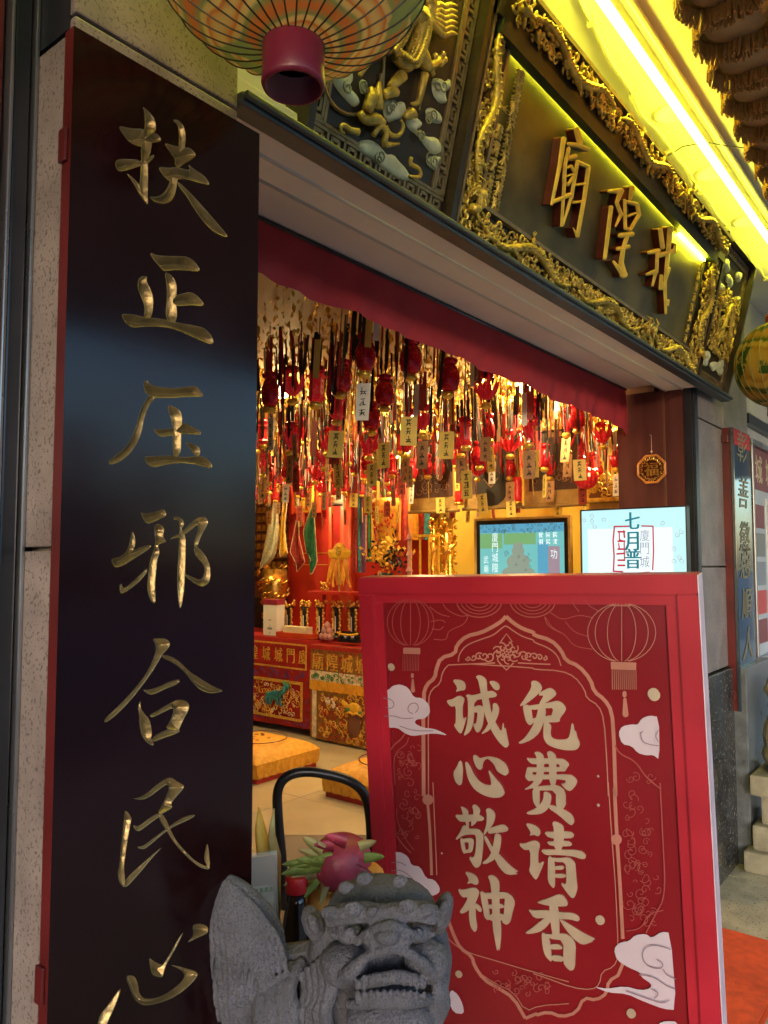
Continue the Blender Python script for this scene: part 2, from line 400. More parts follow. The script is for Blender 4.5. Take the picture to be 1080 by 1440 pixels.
# lintel over the opening: white soffit with a door-track groove and mouldings
lin = struct('lintel', MB().box(.8525, JX+.02, 0, .34, 2.386, C_Z-.002), M['plaster_white'])
MB().bbox(.862, JX, -.058, .10, 2.316, 2.3855, .006).build('soffit_panel', M['plaster_white'], lin)
MB().bbox(.862, JX, .155, .335, 2.356, 2.3855, .004).build('soffit_panel', M['plaster_white'], lin)
MB().box(.862, JX, .104, .151, 2.366, 2.3855).build('track_groove', M['metal_dark'], lin)
MB().tube([(.862, .098, 2.318), (JX, .098, 2.318)], .006, 8).build('moulding', M['plaster'], lin, True)
MB().tube([(.862, .02, 2.316), (JX, .02, 2.316)], .005, 8).build('moulding', M['plaster_white'], lin, True)
led = MB(); led.bbox(.862, 4.06, -.105, -.060, 2.300, 2.324, .005); led.bbox(.862, 4.06, -.118, -.106, 2.308, 2.320, .003)
led.build('ledge', M['ledge_paint'], lin)
# inside
struct('inner_ceiling', MB().box(-1.2, 6, .34, 6.6, IC_Z, IC_Z+.1), M['tan_ceiling'])
struct('wall_far', MB().box(BW, BW+.1, .02, 2.75, 0, IC_Z-.002), M['wall_yellow'])
struct('wall_altar', MB().box(BW, BW+.1, 2.753, 6.6, 0, IC_Z-.002), M['wall_red'])
struct('wall_rear', MB().box(-1.2, BW-.002, 6.5, 6.6, 0, IC_Z-.002), M['wall_brown'])
struct('wall_left', MB().box(-1.2, -1.1, .13, 6.498, 0, IC_Z-.002), M['wall_brown'])
struct('wall_front', MB().box(JX+.02, BW-.002, .16, .30, 0, IC_Z-.002), M['wall_brown'])
# the right jamb: maroon panel on the end of the wall, with a dark metal frame
jb = struct('jamb', MB().box(JX, JX+.018, .012, .34, 0, S_Z-.020), M['jamb_maroon'])
MB().box(JX-.004, JX+.02, .105, .115, .0, S_Z-.024).build('panel_joint', M['wall_brown'], jb)
fr = MB(); fr.box(JX-.012, JX+.05, -.022, .012, 0, S_Z-.028); fr.box(JX+.005, JX+.055, -.032, -.024, 0, S_Z-.028)
fr.build('door_frame', M['metal_dark'], jb)
# ---- right pillar: granite slabs with open joints over a dark base
rp = struct('pillar', MB().box(JX+.06, 4.72, .004, .15, 0, C_Z-.004), M['grout'])
zs = [.97, 1.475, 2.185, 2.75, C_Z-.006]
for a, b in zip(zs[:-1], zs[1:]):
    MB().bbox(JX+.058, 4.20, -.028, .003, a+.004, b-.004, .003).build('slab', M['granite_pink'], rp)
    MB().bbox(4.206, 4.72, -.028, .003, a+.004, b-.004, .003).build('slab', M['granite_pink'], rp)
MB().bbox(JX+.058, 4.18, -.05, .003, .0, .966, .004).build('plinth', M['granite_dark'], rp)
MB().bbox(4.184, 4.74, -.11, .003, .0, .966, .004).build('plinth', M['granite_grey'], rp)
# ---- wall further right with the notice case
struct('wall_right', MB().box(4.722, 9.5, .01, .15, 0, C_Z-.004), M['plaster'])
MB().box(4.76, 9.4, -.03, .008, 2.30, 2.36).build('cornice', M['metal_dark'], bpy.data.objects['wall_right'])
MB().box(4.76, 9.4, -.05, .008, .50, .56).build('sill', M['granite_grey'], bpy.data.objects['wall_right'])
struct('wall_beyond', MB().box(9.5, 9.6, -1.2, .15, 0, C_Z-.004), M['plaster'])
# ---- left pillar
lp = struct('pillar_left', MB().box(.582, .852, -.078, .336, 0, C_Z-.006), M['grout'])
PF = -.094
for a, b in ((0, .76), (.76, 1.518), (1.518, 2.29), (2.29, C_Z-.006)):
    MB().bbox(.556, .860, PF, -.0785, a+.003, b-.003, .003).build('slab', M['granite_pink'], lp)
for a, b in ((0, 1.518), (1.518, 2.27)):
    MB().bbox(.556, .5815, -.0782, .014, a+.003, b-.003, .003).build('slab', M['granite_pink'], lp)
MB().box(.556, .5815, -.0782, .014, 2.274, C_Z-.006).build('upper_cladding', M['metal_dark'], lp)
# ---- dark metal door frame left of it
df = thing('metal_door_frame', (.3, .1, 0), 'dark metal shop door with bright steel trims beside the granite pillar', 'door')
MB().box(-1.2, .5815, .034, .07, 0, C_Z-.004).build('door_panel', M['metal_dark'], df)
for x0_, x1_ in ((.549, .5555), (.512, .518)): MB().bbox(x0_, x1_, .004, .0335, 0, C_Z-.006, .002).build('trim', M['steel'], df)
MB().bbox(.522, .546, .012, .0335, 0, C_Z-.006, .003).build('stile', M['metal_dark'], df)
MB().bbox(.40, .508, .018, .0335, 0, C_Z-.006, .003).build('stile', M['lacquer_red'], df)

# ================================================================== couplet board, left
BY = -.120
bp_ = Plane((0, BY, 0), (1, 0, 0), (0, 0, 1))          # faces the street
b0, b1 = onY(104, 40, BY), onY(365, 185, BY); bx0, bx1 = b0[0], b1[0]; bz1 = (b0[2]+b1[2])/2; bz0 = .42
cb = thing('couplet_board', ((bx0+bx1)/2, BY+.02, bz0), 'black lacquered couplet board with seven carved gold characters on granite pillar', 'couplet board')
CH_L = [
 (140, 140, 5.4, [
  [(138,195),(240,220),(335,222),(340,240),(420,250),(460,280),(472,318),(400,330),(330,345),(310,362),(230,330),(175,265)],
  [(322,45),(385,100),(425,160),(432,230),(405,260),(390,400),(365,450),(370,560),(365,720),(372,808),(330,760),(300,665),(312,560),(318,450),(312,370),(335,260),(345,180),(340,90)],
  [(118,470),(150,450),(290,455),(300,470),(350,450),(420,412),(410,445),(365,490),(305,505),(180,548),(140,545),(120,510)],
  [(195,548),(250,590),(300,640),(330,720),(372,808),(320,750),(260,640)],
  [(560,150),(600,155),(640,200),(655,260),(652,340),(640,420),(600,400),(602,340),(605,250),(590,185),(560,165)],
  [(488,325),(560,350),(640,365),(690,365),(738,420),(700,455),(640,490),(600,520),(570,500),(575,450),(530,395)],
  [(437,508),(540,520),(580,510),(690,540),(670,485),(720,530),(800,580),(845,650),(780,640),(690,610),(600,600),(545,625),(490,590)],
  [(560,520),(600,520),(590,640),(575,720),(545,775),(490,795),(420,780),(370,735),(440,740),(490,710),(530,640)],
  [(590,620),(640,660),(720,740),(800,830),(880,920),(985,1045),(940,1040),(860,1000),(790,930),(720,830),(660,730),(600,660)]]),
 (140, 340, 5.4, [
  [(380,78),(440,105),(560,108),(660,110),(720,145),(765,210),(750,228),(650,215),(560,215),(490,228),(440,170),(400,125)],
  [(492,228),(530,240),(570,280),(588,340),(582,420),(585,480),(590,560),(575,615),(540,620),(510,590),(500,530),(512,430),(510,330)],
  [(575,410),(620,395),(690,380),(740,405),(795,470),(780,490),(700,480),(600,490),(560,475),(550,430)],
  [(290,290),(320,258),(365,262),(355,300),(390,360),(412,440),(400,560),(370,585),(335,580),(345,500),(320,430),(290,360)],
  [(165,545),(260,550),(330,570),(400,575),(500,590),(600,615),(720,635),(800,655),(850,710),(870,765),(845,780),(760,745),(640,690),(540,655),(420,640),(330,645),(250,655),(200,620),(175,580)]]),
 (140, 520, 5.4, [
  [(335,95),(365,75),(375,105),(440,130),(560,140),(660,130),(740,120),(790,195),(780,205),(660,205),(540,215),(430,215),(380,200),(350,170),(335,130)],
  [(375,190),(425,215),(380,260),(340,360),(320,470),(290,550),(230,640),(150,700),(80,725),(65,700),(100,665),(200,590),(260,480),(290,380),(320,280)],
  [(518,265),(570,280),(615,310),(630,370),(620,440),(622,520),(618,620),(590,665),(560,655),(555,560),(560,460),(545,380),(525,320)],
  [(402,440),(450,455),(540,445),(620,425),(640,395),(700,430),(765,465),(775,495),(700,490),(620,485),(550,500),(470,510),(430,485)],
  [(330,660),(420,655),(540,650),(640,665),(720,655),(800,660),(850,705),(860,745),(820,745),(720,715),(600,705),(500,720),(410,745),(360,715)],
  [(650,545),(700,560),(750,580),(768,620),(755,655),(730,655),(705,620),(670,580)]]),
 (140, 700, 5.4, [
  [(305,105),(350,125),(430,105),(490,80),(512,135),(470,155),(400,190),(360,198),(335,165)],
  [(420,200),(470,200),(495,240),(480,290),(500,320),(510,335),(440,355),(460,410),(440,460),(430,560),(420,680),(428,790),(410,805),(380,770),(360,690),(370,580),(380,480),(410,400),(425,330),(415,260)],
  [(248,245),(272,300),(270,370),(250,400),(330,370),(390,355),(395,375),(330,420),(260,465),(180,515),(120,532),(95,500),(88,460),(160,450),(210,400),(235,310)],
  [(360,530),(365,560),(310,630),(250,680),(190,720),(155,728),(150,660),(165,650),(180,690),(240,650),(300,590)],
  [(558,150),(590,140),(630,160),(645,200),(620,240),(655,290),(655,420),(650,560),(645,680),(628,800),(612,850),(598,790),(590,680),(590,560),(600,420),(605,280),(610,190),(590,165),(565,170)],
  [(520,330),(560,290),(610,270),(660,225),(740,150),(800,140),(830,180),(810,220),(780,270),(755,330),(745,370),(715,370),(720,320),(750,250),(745,200),(700,240),(640,285),(590,305),(550,310)],
  [(715,365),(750,375),(800,430),(835,500),(845,580),(830,650),(780,680),(720,650),(650,595),(645,575),(700,600),(760,625),(790,600),(800,530),(770,480),(720,430)]]),
 (140, 890, 5.4, [
  [(400,45),(450,40),(510,45),(540,80),(520,120),(480,160),(440,230),(390,310),(310,420),(220,530),(120,630),(45,685),(32,665),(70,620),(160,540),(260,430),(340,330),(400,220),(430,130),(420,75)],
  [(470,165),(540,175),(610,220),(690,300),(770,350),(860,405),(945,440),(900,455),(830,460),(760,430),(710,380),(650,300),(570,230),(480,190)],
  [(320,430),(370,435),(450,410),(530,370),(600,350),(612,370),(580,395),(500,425),(420,465),(380,470)],
  [(300,525),(315,520),(310,570),(345,620),(375,650),(390,700),(400,770),(390,800),(415,845),(400,860),(350,825),(315,770),(300,690),(300,610),(288,570)],
  [(380,620),(440,590),(520,540),(590,505),(650,510),(685,550),(670,600),(640,650),(610,720),(600,745),(550,740),(500,725),(530,680),(560,610),(560,565),(480,605),(410,640),(385,640)],
  [(395,800),(450,760),(520,730),(600,735),(615,748),(560,775),(480,800),(410,830)]]),
 (140, 1080, 5.4, [
  [(235,228),(290,230),(360,190),(440,120),(500,80),(545,70),(600,110),(645,130),(635,160),(580,220),(545,265),(555,300),(510,330),(470,350),(440,345),(470,290),(500,230),(530,150),(515,120),(450,165),(380,220),(320,245)],
  [(190,320),(210,330),(245,380),(235,430),(215,540),(195,680),(185,760),(195,850),(190,915),(150,870),(135,800),(150,740),(160,620),(175,480),(185,390)],
  [(190,915),(240,870),(320,780),(400,680),(485,592),(420,640),(330,720),(250,790),(195,850)],
  [(250,430),(290,445),(350,400),(430,345),(480,345),(440,380),(370,430),(300,485),(265,465)],
  [(280,600),(330,590),(400,540),(480,480),(560,420),(640,370),(725,350),(720,370),(640,410),(560,445),(480,500),(400,570),(340,618),(300,612)],
  [(445,350),(480,350),(510,400),(540,470),(580,550),(640,620),(720,700),(780,735),(820,750),(790,690),(815,560),(830,620),(840,760),(820,772),(760,755),(680,690),(600,610),(540,530),(500,460),(460,400)]]),
 (120, 1270, 4.909, [
  [(245,580),(240,620),(210,700),(170,790),(130,880),(60,905),(85,835),(100,770),(160,700),(200,640)],
  [(275,500),(340,500),(365,560),(370,620),(400,660),(480,660),(570,620),(660,550),(690,500),(660,460),(570,420),(680,445),(790,480),(740,550),(660,620),(560,675),(450,705),(390,705),(340,670),(310,600)],
  [(435,370),(470,400),(530,430),(550,405),(600,320),(650,230),(682,192),(640,280),(590,370),(555,430),(535,515),(490,508),(455,490)],
  [(735,150),(800,140),(850,165),(845,210),(770,240),(695,280),(750,220)]]),
]
front = MB(); RES = 1.0
cells = []
ylev = [None]
# the board's face: a band of carved sheet round each character, plain wood between the bands
def W2(px, py): q = bp_.at(px, py); return q[0], q[2]
prev = bz1
char_mbs = []
for ox, oy, sc, polys in CH_L:
    pp = scale_polys(polys, ox, oy, sc)
    # work in board metres so that the bands are true rectangles
    q = [[W2(x, y) for x, y in p] for p in pp]
    pts = np.concatenate([np.array(p) for p in q]); zlo, zhi = pts[:, 1].min()-.012, pts[:, 1].max()+.012
    r = .0011; nx = int(round((bx1-bx0)/r/8))*8; xs = np.linspace(bx0, bx1, nx+1); nz = int(math.ceil((zhi-zlo)/r/8))*8; zhi = zlo+nz*r; zs_ = zlo+np.arange(nz+1)*r
    X, Y = np.meshgrid(xs, zs_); S = shape_sd(q, X, Y, 2)
    pt, sv, tr = march(S, xs, zs_)
    q_ = np.clip(-sv, 0, None); dep = np.where(q_ < .0010, q_*.35, .00035+np.minimum((q_-.0010)*1.25, .0142))
    mb = MB(); mb.add(np.stack([pt[:, 0], BY+dep, pt[:, 1]], 1), tr); char_mbs.append(mb)
    # lacquer around it, in coarse blocks away from the cut
    B = 8
    for i in range(0, nz, B):
        for j in range(0, nx, B):
            s = S[i:i+B+1, j:j+B+1]
            if s.min() > 0: front.quad((xs[j], BY, zs_[i]), (xs[j+B], BY, zs_[i]), (xs[j+B], BY, zs_[i+B]), (xs[j], BY, zs_[i+B]))
            elif s.max() > 0:
                p2, _, t2 = march(s, xs[j:j+B+1], zs_[i:i+B+1], True)
                front.add(np.stack([p2[:, 0], np.full(len(p2), BY), p2[:, 1]], 1), t2)
    front.quad((bx0, BY, zhi), (bx1, BY, zhi), (bx1, BY, prev), (bx0, BY, prev)); prev = zlo
front.quad((bx0, BY, bz0), (bx1, BY, bz0), (bx1, BY, prev), (bx0, BY, prev))
front.build('board_face', M['lacquer'], cb)
sd_ = MB(); sd_.box(bx0, bx1, BY+.0165, PF-.003, bz0, bz1)
for a, b in (((bx0, bz0), (bx0, bz1)), ((bx1, bz1), (bx1, bz0)), ((bx0, bz1), (bx1, bz1)), ((bx1, bz0), (bx0, bz0))):
    sd_.quad((a[0], BY, a[1]), (b[0], BY, b[1]), (b[0], BY+.0166, b[1]), (a[0], BY+.0166, a[1]))
sd_.build('board_edge', M['lacquer_red'], cb)
for mb in char_mbs: mb.build('character', M['gold_leaf'], cb)
for z in (2.08, .95):
    MB().bbox(bx0-.006, bx0-.0005, BY+.006, PF-.002, z-.024, z+.024, .002).build('bracket', M['lacquer_red'], cb)

# ================================================================== the plaque over the door
TL = R_(13.5)
pb = onY(625, 320, -.05); pe = onY(975, 538, -.05)
PZ0 = 2.326
pl = Plane((pb[0]-.015, -.062, PZ0), (1, 0, 0), (0, -math.sin(TL), math.cos(TL)))
PW = 1.975; PH = .612
pq = thing('temple_plaque', (pb[0], -.05, PZ0), 'carved gilded plaque with three large raised gold characters over the temple doorway', 'plaque')
def uvbox(mb, u0, u1, v0, v1, h0, h1, P_=None, m=0):
    P_ = P_ or pl
    vs = [P_.uv(a, b, c) for a in (u0, u1) for b in (v0, v1) for c in (h0, h1)]
    return mb.add(vs, [(0, 1, 3, 2), (4, 6, 7, 5), (0, 4, 5, 1), (2, 3, 7, 6), (0, 2, 6, 4), (1, 5, 7, 3)], m)
uvbox(MB(), 0, PW, 0, PH, -.045, -.0).build('back_board', M['wood_dark'], pq)
FB, FT, FL, FRr = .097, .095, .098, .15
uvbox(MB(), FL, PW-FRr, FB, PH-FT, .001, .006).build('centre_panel', M['panel_bronze'], pq)
def curl(mb, P_, u, v, r, h, a0, turns, tr, sgn=1, m=0, n=11):
    pts = []
    for i in range(n):
        t = i/(n-1); a = a0+sgn*t*turns*2*math.pi; rr = r*(1-.82*t)
        pts.append(P_.uv(u+rr*math.cos(a), v+rr*math.sin(a), h+tr*.6*math.sin(t*math.pi)))
    mb.tube(pts, [tr*.7, tr, tr, tr*.8, tr*.5], 5, m)
def carving(P_, u0, u1, v0, v1, h, seed, dens=900, dragon=True, big=1.0):
    rng = random.Random(seed); mb = MB(); Lu, Lv = u1-u0, v1-v0; area = Lu*Lv
    for k in range(int(area*dens)):
        u, v = u0+rng.random()*Lu, v0+rng.random()*Lv; r = rng.uniform(.009, .024)*big
        u = min(max(u, u0+r*.7), u1-r*.7); v = min(max(v, v0+r*.7), v1-r*.7)
        curl(mb, P_, u, v, r, h+rng.uniform(0, .018), rng.random()*6.3, rng.uniform(.7, 1.4), rng.uniform(.0035, .006)*big, rng.choice((-1, 1)))
    for k in range(int(area*dens*.5)):                       # petals and flames
        u, v = u0+.01+rng.random()*(Lu-.02), v0+.01+rng.random()*(Lv-.02); a = rng.random()*6.3; l = rng.uniform(.010, .022)*big
        du = P_.u*math.cos(a)+P_.v*math.sin(a); dv = -P_.u*math.sin(a)+P_.v*math.cos(a)
        mb.ell(P_.uv(u, v, h+rng.uniform(.004, .02)), du*l, dv*l*.38, P_.n*.006, 6, 5)
    if dragon:                                               # winding scaled dragons along the strip
        lon = Lu > Lv; LL = max(Lu, Lv); WW = min(Lu, Lv); nd = max(1, int(round(LL/.62)))
        for d in range(nd):
            s0, s1 = d*LL/nd+.03, (d+1)*LL/nd-.03; n = 44; pts = []; rs = []
            sg = rng.choice((-1, 1)); sg2 = 1 if d % 2 else -1
            for i in range(n):
                t = i/(n-1); s = s0+(s1-s0)*(t if sg2 > 0 else 1-t); wv = .5*WW+sg*.30*WW*math.sin(t*math.pi*3.2+.4)
                pts.append(P_.uv(u0+s, v0+wv, h+.022) if lon else P_.uv(u0+wv, v0+s, h+.022)); rs.append((.004+.0075*math.sin(math.pi*min(1, t*1.15)))*(1+.25*(i % 2)))
            mb.tube(pts, rs, 7)
            for i in range(4, n-3, 2): mb.ell(np.array(pts[i])+P_.n*rs[i], P_.u*.0045, P_.v*.0045, P_.n*.008, 5, 4)
            hd = np.array(pts[-1]); mb.ell(hd+P_.n*.008, P_.u*.018, P_.v*.014, P_.n*.018, 8, 6)
            for q in range(5): 
                a = rng.random()*6.3; mb.tube([hd+P_.n*.012, hd+P_.u*math.cos(a)*.03+P_.v*math.sin(a)*.03+P_.n*.02, hd+P_.u*math.cos(a+.5)*.052+P_.v*math.sin(a+.5)*.045+P_.n*.012], [.006, .004, .001], 5)
            for tt in (.25, .45, .62, .8):
                b_ = np.array(pts[int(tt*n)]); a = rng.random()*6.3; e = b_+P_.u*math.cos(a)*.035+P_.v*math.sin(a)*.03; mb.tube([b_, e], [.009, .005], 5)
                for q in (-.6, 0, .6): mb.tube([e, e+(P_.u*math.cos(a+q)+P_.v*math.sin(a+q))*.018+P_.n*.004], [.004, .001], 4)
    return mb
for (u0, u1, v0, v1, sd0) in ((FL*.2, PW-.02, .012, FB-.012, 1), (.03, PW-.03, PH-FT+.012, PH-.01, 2), (.012, FL-.02, FB-.02, PH-FT+.02, 3), (PW-FRr+.012, PW-.012, FB-.02, PH-FT+.02, 4)):
    hh = .042 if sd0 == 2 else .012
    carving(pl, u0, u1, v0, v1, hh, sd0, 2700, True, .82).build('carved_border', M['gold_carved'], pq, True)
bd = MB()
uvbox(bd, 0, PW, 0, FB, .0005, .012); uvbox(bd, 0, FL, FB, PH-FT, .0006, .010); uvbox(bd, PW-FRr, PW, FB, PH-FT, .0006, .010); uvbox(bd, 0, PW, PH-FT, PH, .0005, .040)
bd.build('border_board', M['wood_dark'], pq)
for (u0, u1, v0, v1, h1) in ((FL-.004, PW-FRr+.004, FB-.006, FB+.004, .03), (0, PW, -.004, .008, .03), (FL-.008, FL+.004, FB, PH-FT, .022), (0, .008, 0, PH, .03), (0, PW, PH-.006, PH+.006, .062), (PW-.008, PW, 0, PH, .03)):
    uvbox(MB(), u0, u1, v0, v1, .0124, h1).build('gilt_fillet', M['brass_line'], pq)
uvbox(MB(), .02, PW-.10, PH-FT-.036, PH-FT-.001, .013, .044).build('light_trough', M['bar_green'], pq)
uvbox(MB(), .12, PW-.52, PH-FT-.014, PH-FT-.004, .0065, .0115).build('hidden_light_strip', M['led_small'], pq)
uvbox(MB(), PW-.515, PW-.335, PH-FT-.048, PH-FT-.040, .010, .020).build('light_strip', M['led_small'], pq)
uvbox(MB(), PW-.33, PW-.18, PH-FT-.048, PH-FT-.040, .010, .020).build('light_strip', M['led_small'], pq)
# three raised characters
LH = .034
plf = Plane(pl.uv(0, 0, LH), pl.u, pl.v)
CH_P = [
 [{'l': [(252,170),(225,350),(172,610)], 'r': [17, 14, 10]}, {'l': [(340,110),(362,195)], 'r': [20, 20]}, {'l': [(290,205),(350,212),(418,240)], 'r': [16, 18, 14]},
  {'l': [(285,235),(262,340),(255,480),(238,755)], 'r': [13, 12, 12, 9]}, {'l': [(268,305),(330,285)], 'r': [13, 15]},
  {'l': [(258,372),(302,352),(328,402),(282,480),(250,452),(258,372)], 'r': [9, 10, 10, 10, 9, 9]}, {'l': [(262,425),(310,408)], 'r': [7, 7]}, {'l': [(190,592),(290,548)], 'r': [13, 16]},
  {'l': [(345,325),(305,560),(245,755)], 'r': [13, 12, 7]}, {'l': [(345,325),(418,358)], 'r': [14, 14]}, {'l': [(418,368),(392,560),(345,825)], 'r': [15, 14, 14]},
  {'l': [(345,825),(316,770)], 'r': [12, 3]}, {'l': [(340,480),(400,470)], 'r': [9, 9]}, {'l': [(318,600),(380,590)], 'r': [9, 9]}],
 [{'l': [(572,632),(530,975)], 'r': [15, 13]}, {'l': [(560,525),(640,520),(610,600),(640,680),(602,760)], 'r': [12, 20, 13, 14, 6]},
  {'l': [(715,500),(700,575)], 'r': [18, 12]}, {'l': [(665,585),(668,775)], 'r': [11, 12]}, {'l': [(665,590),(748,612),(762,682),(702,780),(668,775)], 'r': [11, 14, 14, 12, 10]}, {'l': [(690,690),(735,672)], 'r': [9, 9]},
  {'l': [(635,822),(712,812)], 'r': [17, 18]}, {'l': [(618,912),(690,898)], 'r': [14, 15]}, {'l': [(682,822),(655,905),(640,1005),(655,1085)], 'r': [15, 14, 17, 26]}, {'l': [(590,1000),(660,1085)], 'r': [9, 24]}],
 [{'l': [(905,785),(920,900)], 'r': [16, 16]}, {'l': [(972,775),(955,960),(935,1150),(942,1345)], 'r': [19, 15, 12, 9]}, {'l': [(828,938),(890,925)], 'r': [12, 18]},
  {'l': [(905,955),(1000,925)], 'r': [16, 16]}, {'l': [(1000,925),(1008,880),(985,870)], 'r': [12, 9, 7]}, {'l': [(815,1085),(875,1065)], 'r': [10, 17]}, {'l': [(885,935),(880,1050),(852,1158)], 'r': [12, 12, 9]},
  {'l': [(912,1095),(905,1180)], 'r': [12, 12]}, {'l': [(965,1045),(920,1180)], 'r': [11, 11]}, {'l': [(958,1262),(955,1290)], 'r': [10, 8]}]]
for polys in CH_P:
    pp = scale_polys(polys, 740, 160, 4.8)
    mb = inked(pp, plf, 0, res=.7, dome=(.006, 1.2), thick=LH-.0075, mside=1)
    mb.build('character', [M['letter_gold'], M['letter_red']], pq)
# two columns of small gold inscription strokes
rng = random.Random(5); ins = MB()
def glyph(mb, P_, u, v, s, h, rng, tr=.0028, m=0):
    for k in range(rng.randint(2, 3)): 
        y = v+s*(.75-.55*k/2)-s*.38+rng.uniform(-.05, .05)*s; mb.tube([P_.uv(u-s*.42, y-s*.04, h), P_.uv(u+s*.1, y+s*.05, h+tr), P_.uv(u+s*.42, y, h)], [tr*.7, tr, tr*1.2], 4, m)
    for k in range(rng.randint(1, 3)):
        x = u+s*rng.uniform(-.3, .3); mb.tube([P_.uv(x, v+s*.45, h), P_.uv(x+rng.uniform(-.04, .04)*s, v-s*.1, h+tr), P_.uv(x+rng.uniform(-.2, .2)*s, v-s*.46, h)], [tr, tr, tr*.5], 4, m)
    mb.tube([P_.uv(u, v, h), P_.uv(u-s*.2, v-s*.3, h), P_.uv(u-s*.42, v-s*.45, h)], [tr, tr, tr*.4], 4, m); mb.tube([P_.uv(u, v, h), P_.uv(u+s*.22, v-s*.3, h), P_.uv(u+s*.45, v-s*.42, h)], [tr, tr*1.2, tr*.4], 4, m)
for k in range(9): glyph(ins, pl, FL+.075, PH-FT-.068-k*.041, .042, .014, rng, .0042)
for k in range(5): glyph(ins, pl, FL+.028, PH-FT-.225-k*.041, .038, .014, rng, .004)
ins.build('small_inscription', M['gold_carved'], pq)
ins = MB()
for k in range(9): glyph(ins, pl, PW-FRr-.05, PH-FT-.075-k*.044, .036, .014, rng)
ins.build('small_inscription', M['gold_carved'], pq)

# ---- wings with key-pattern frames, painted clouds and a gilt dragon
def meander(P_, u0, u1, v0, v1, wd, h, name_parent, mtl):
    """a key-pattern band between an outer rectangle and one wd inside"""
    mb = MB(); t = wd*.085
    def seg(a, b):
        (a0, a1), (b0_, b1_) = a, b
        uvbox(mb, min(a0, b0_)-t, max(a0, b0_)+t, min(a1, b1_)-t, max(a1, b1_)+t, h, h+.006, P_)
    def band(org, du, dv, L):
        n = max(1, int(round(L/(wd*1.25)))); s = L/n
        for k in range(n):
            def q(a, b): return (org[0]+du[0]*(k*s+a*s)+dv[0]*b*wd, org[1]+du[1]*(k*s+a*s)+dv[1]*b*wd)
            for c, d in (((0.02, .2), (.8, .2)), ((.8, .2), (.8, .58)), ((.8, .58), (.38, .58)), ((.38, .58), (.38, .42)), ((.14, .38), (.14, .8)), ((.14, .8), (1.0, .8))): seg(q(*c), q(*d))
        seg((org[0], org[1]), (org[0]+du[0]*L, org[1]+du[1]*L)); seg((org[0]+dv[0]*wd, org[1]+dv[1]*wd), (org[0]+du[0]*L+dv[0]*wd, org[1]+du[1]*L+dv[1]*wd))
    band((u0, v0), (1, 0), (0, 1), u1-u0); band((u0, v1), (1, 0), (0, -1), u1-u0)
    band((u0, v0+wd), (0, 1), (1, 0), v1-v0-2*wd); band((u1, v0+wd), (0, 1), (-1, 0), v1-v0-2*wd)
    return mb.build('key_pattern', mtl, name_parent)
def wing(name, P_, Wd, label):
    w_ = thing(name, P_.p, label, 'carved panel')
    uvbox(MB(), 0, Wd, 0, PH, -.04, 0, P_).build('panel_board', M['wood_dark'], w_)
    fm = MB(); e = .018
    for a in ((0, Wd, 0, e), (0, Wd, PH-e, PH), (0, e, e, PH-e), (Wd-e, Wd, e, PH-e)): uvbox(fm, *a, .0005, .035, P_)
    fm.build('frame', M['wood_dark'], w_)
    return w_
# left wing: runs back a little from the centre panel
a_ = R_(2); PH = .66
WL = .505
du = np.array([math.cos(a_), -math.sin(a_), 0.0])
wl_o = np.array(pl.p)-du*(WL+.012)-np.array([0, 0, 0])
dv = np.array([0, -math.sin(TL), math.cos(TL)]); dv = dv-du*np.dot(dv, du); dv /= np.linalg.norm(dv)
pw = Plane(wl_o, du, dv)
wl = wing('plaque_wing', pw, WL, 'dark carved panel of gilt dragon and pale clouds beside the paper lantern')
meander(pw, .026, WL-.026, .026, PH-.026, .042, .0006, wl, M['brass_line'])
o4, s4 = (400, 0), 4.154
def px4(l): return [(o4[0]+x/s4, o4[1]+y/s4) for x, y in l]
clouds4 = [
 [(415,850),(440,820),(500,815),(550,850),(590,905),(630,900),(660,940),(700,980),(728,1030),(715,1070),(640,1040),(560,985),(480,920),(425,890)],
 [(570,580),(610,575),(640,600),(690,590),(705,640),(700,690),(650,700),(600,720),(575,680)],
 [(700,690),(760,680),(800,720),(790,745),(760,760),(830,800),(880,800),(912,850),(905,900),(860,905),(820,860),(770,790),(715,750)],
 [(820,640),(855,625),(900,660),(916,700),(905,728),(850,715),(825,680)],
 [(855,460),(900,455),(935,480),(960,455),(965,520),(930,540),(945,605),(900,605),(860,550)],
 [(820,930),(880,905),(910,920),(890,960),(880,1005),(835,970)],
 [(255,440),(330,410),(385,405),(395,470),(370,510),(420,560),(435,610),(400,630),(350,580),(300,520)],
 [(432,480),(455,460),(480,490),(470,545),(440,550)]]
for c in clouds4:
    o = inked([px4(c)], pw, .001, res=.7, dome=(.012, 2.2)).build('painted_cloud', M['cloud_paint'], w_ if False else wl, True)
    cc = np.mean(np.array(px4(c)), 0); mb = MB(); A = pw.at(*cc)
    for q in range(2):
        off = (random.uniform(-6, 6), random.uniform(-6, 6)); ctr = pw.at(cc[0]+off[0], cc[1]+off[1], .013); uu = np.dot(ctr-pw.p, pw.u); vv = np.dot(ctr-pw.p, pw.v)
        curl(mb, pw, uu, vv, .014, .0125, random.random()*6, 1.3, .0022)
    mb.build('cloud_scroll', M['cloud_line'], o, True)
dr = MB()
def t4(l, r, h=.02, n=7, per=3):
    l = np.array(px4(l)); k = len(l); tt = np.linspace(0, k-1, (k-1)*per+1)
    # smooth path
    xs = np.interp(tt, range(k), l[:, 0]); ys = np.interp(tt, range(k), l[:, 1])
    for _ in range(2): xs[1:-1] = (xs[:-2]+2*xs[1:-1]+xs[2:])/4; ys[1:-1] = (ys[:-2]+2*ys[1:-1]+ys[2:])/4
    pts = [pw.at(x, y, h) for x, y in zip(xs, ys)]; dr.tube(pts, r, n); return pts
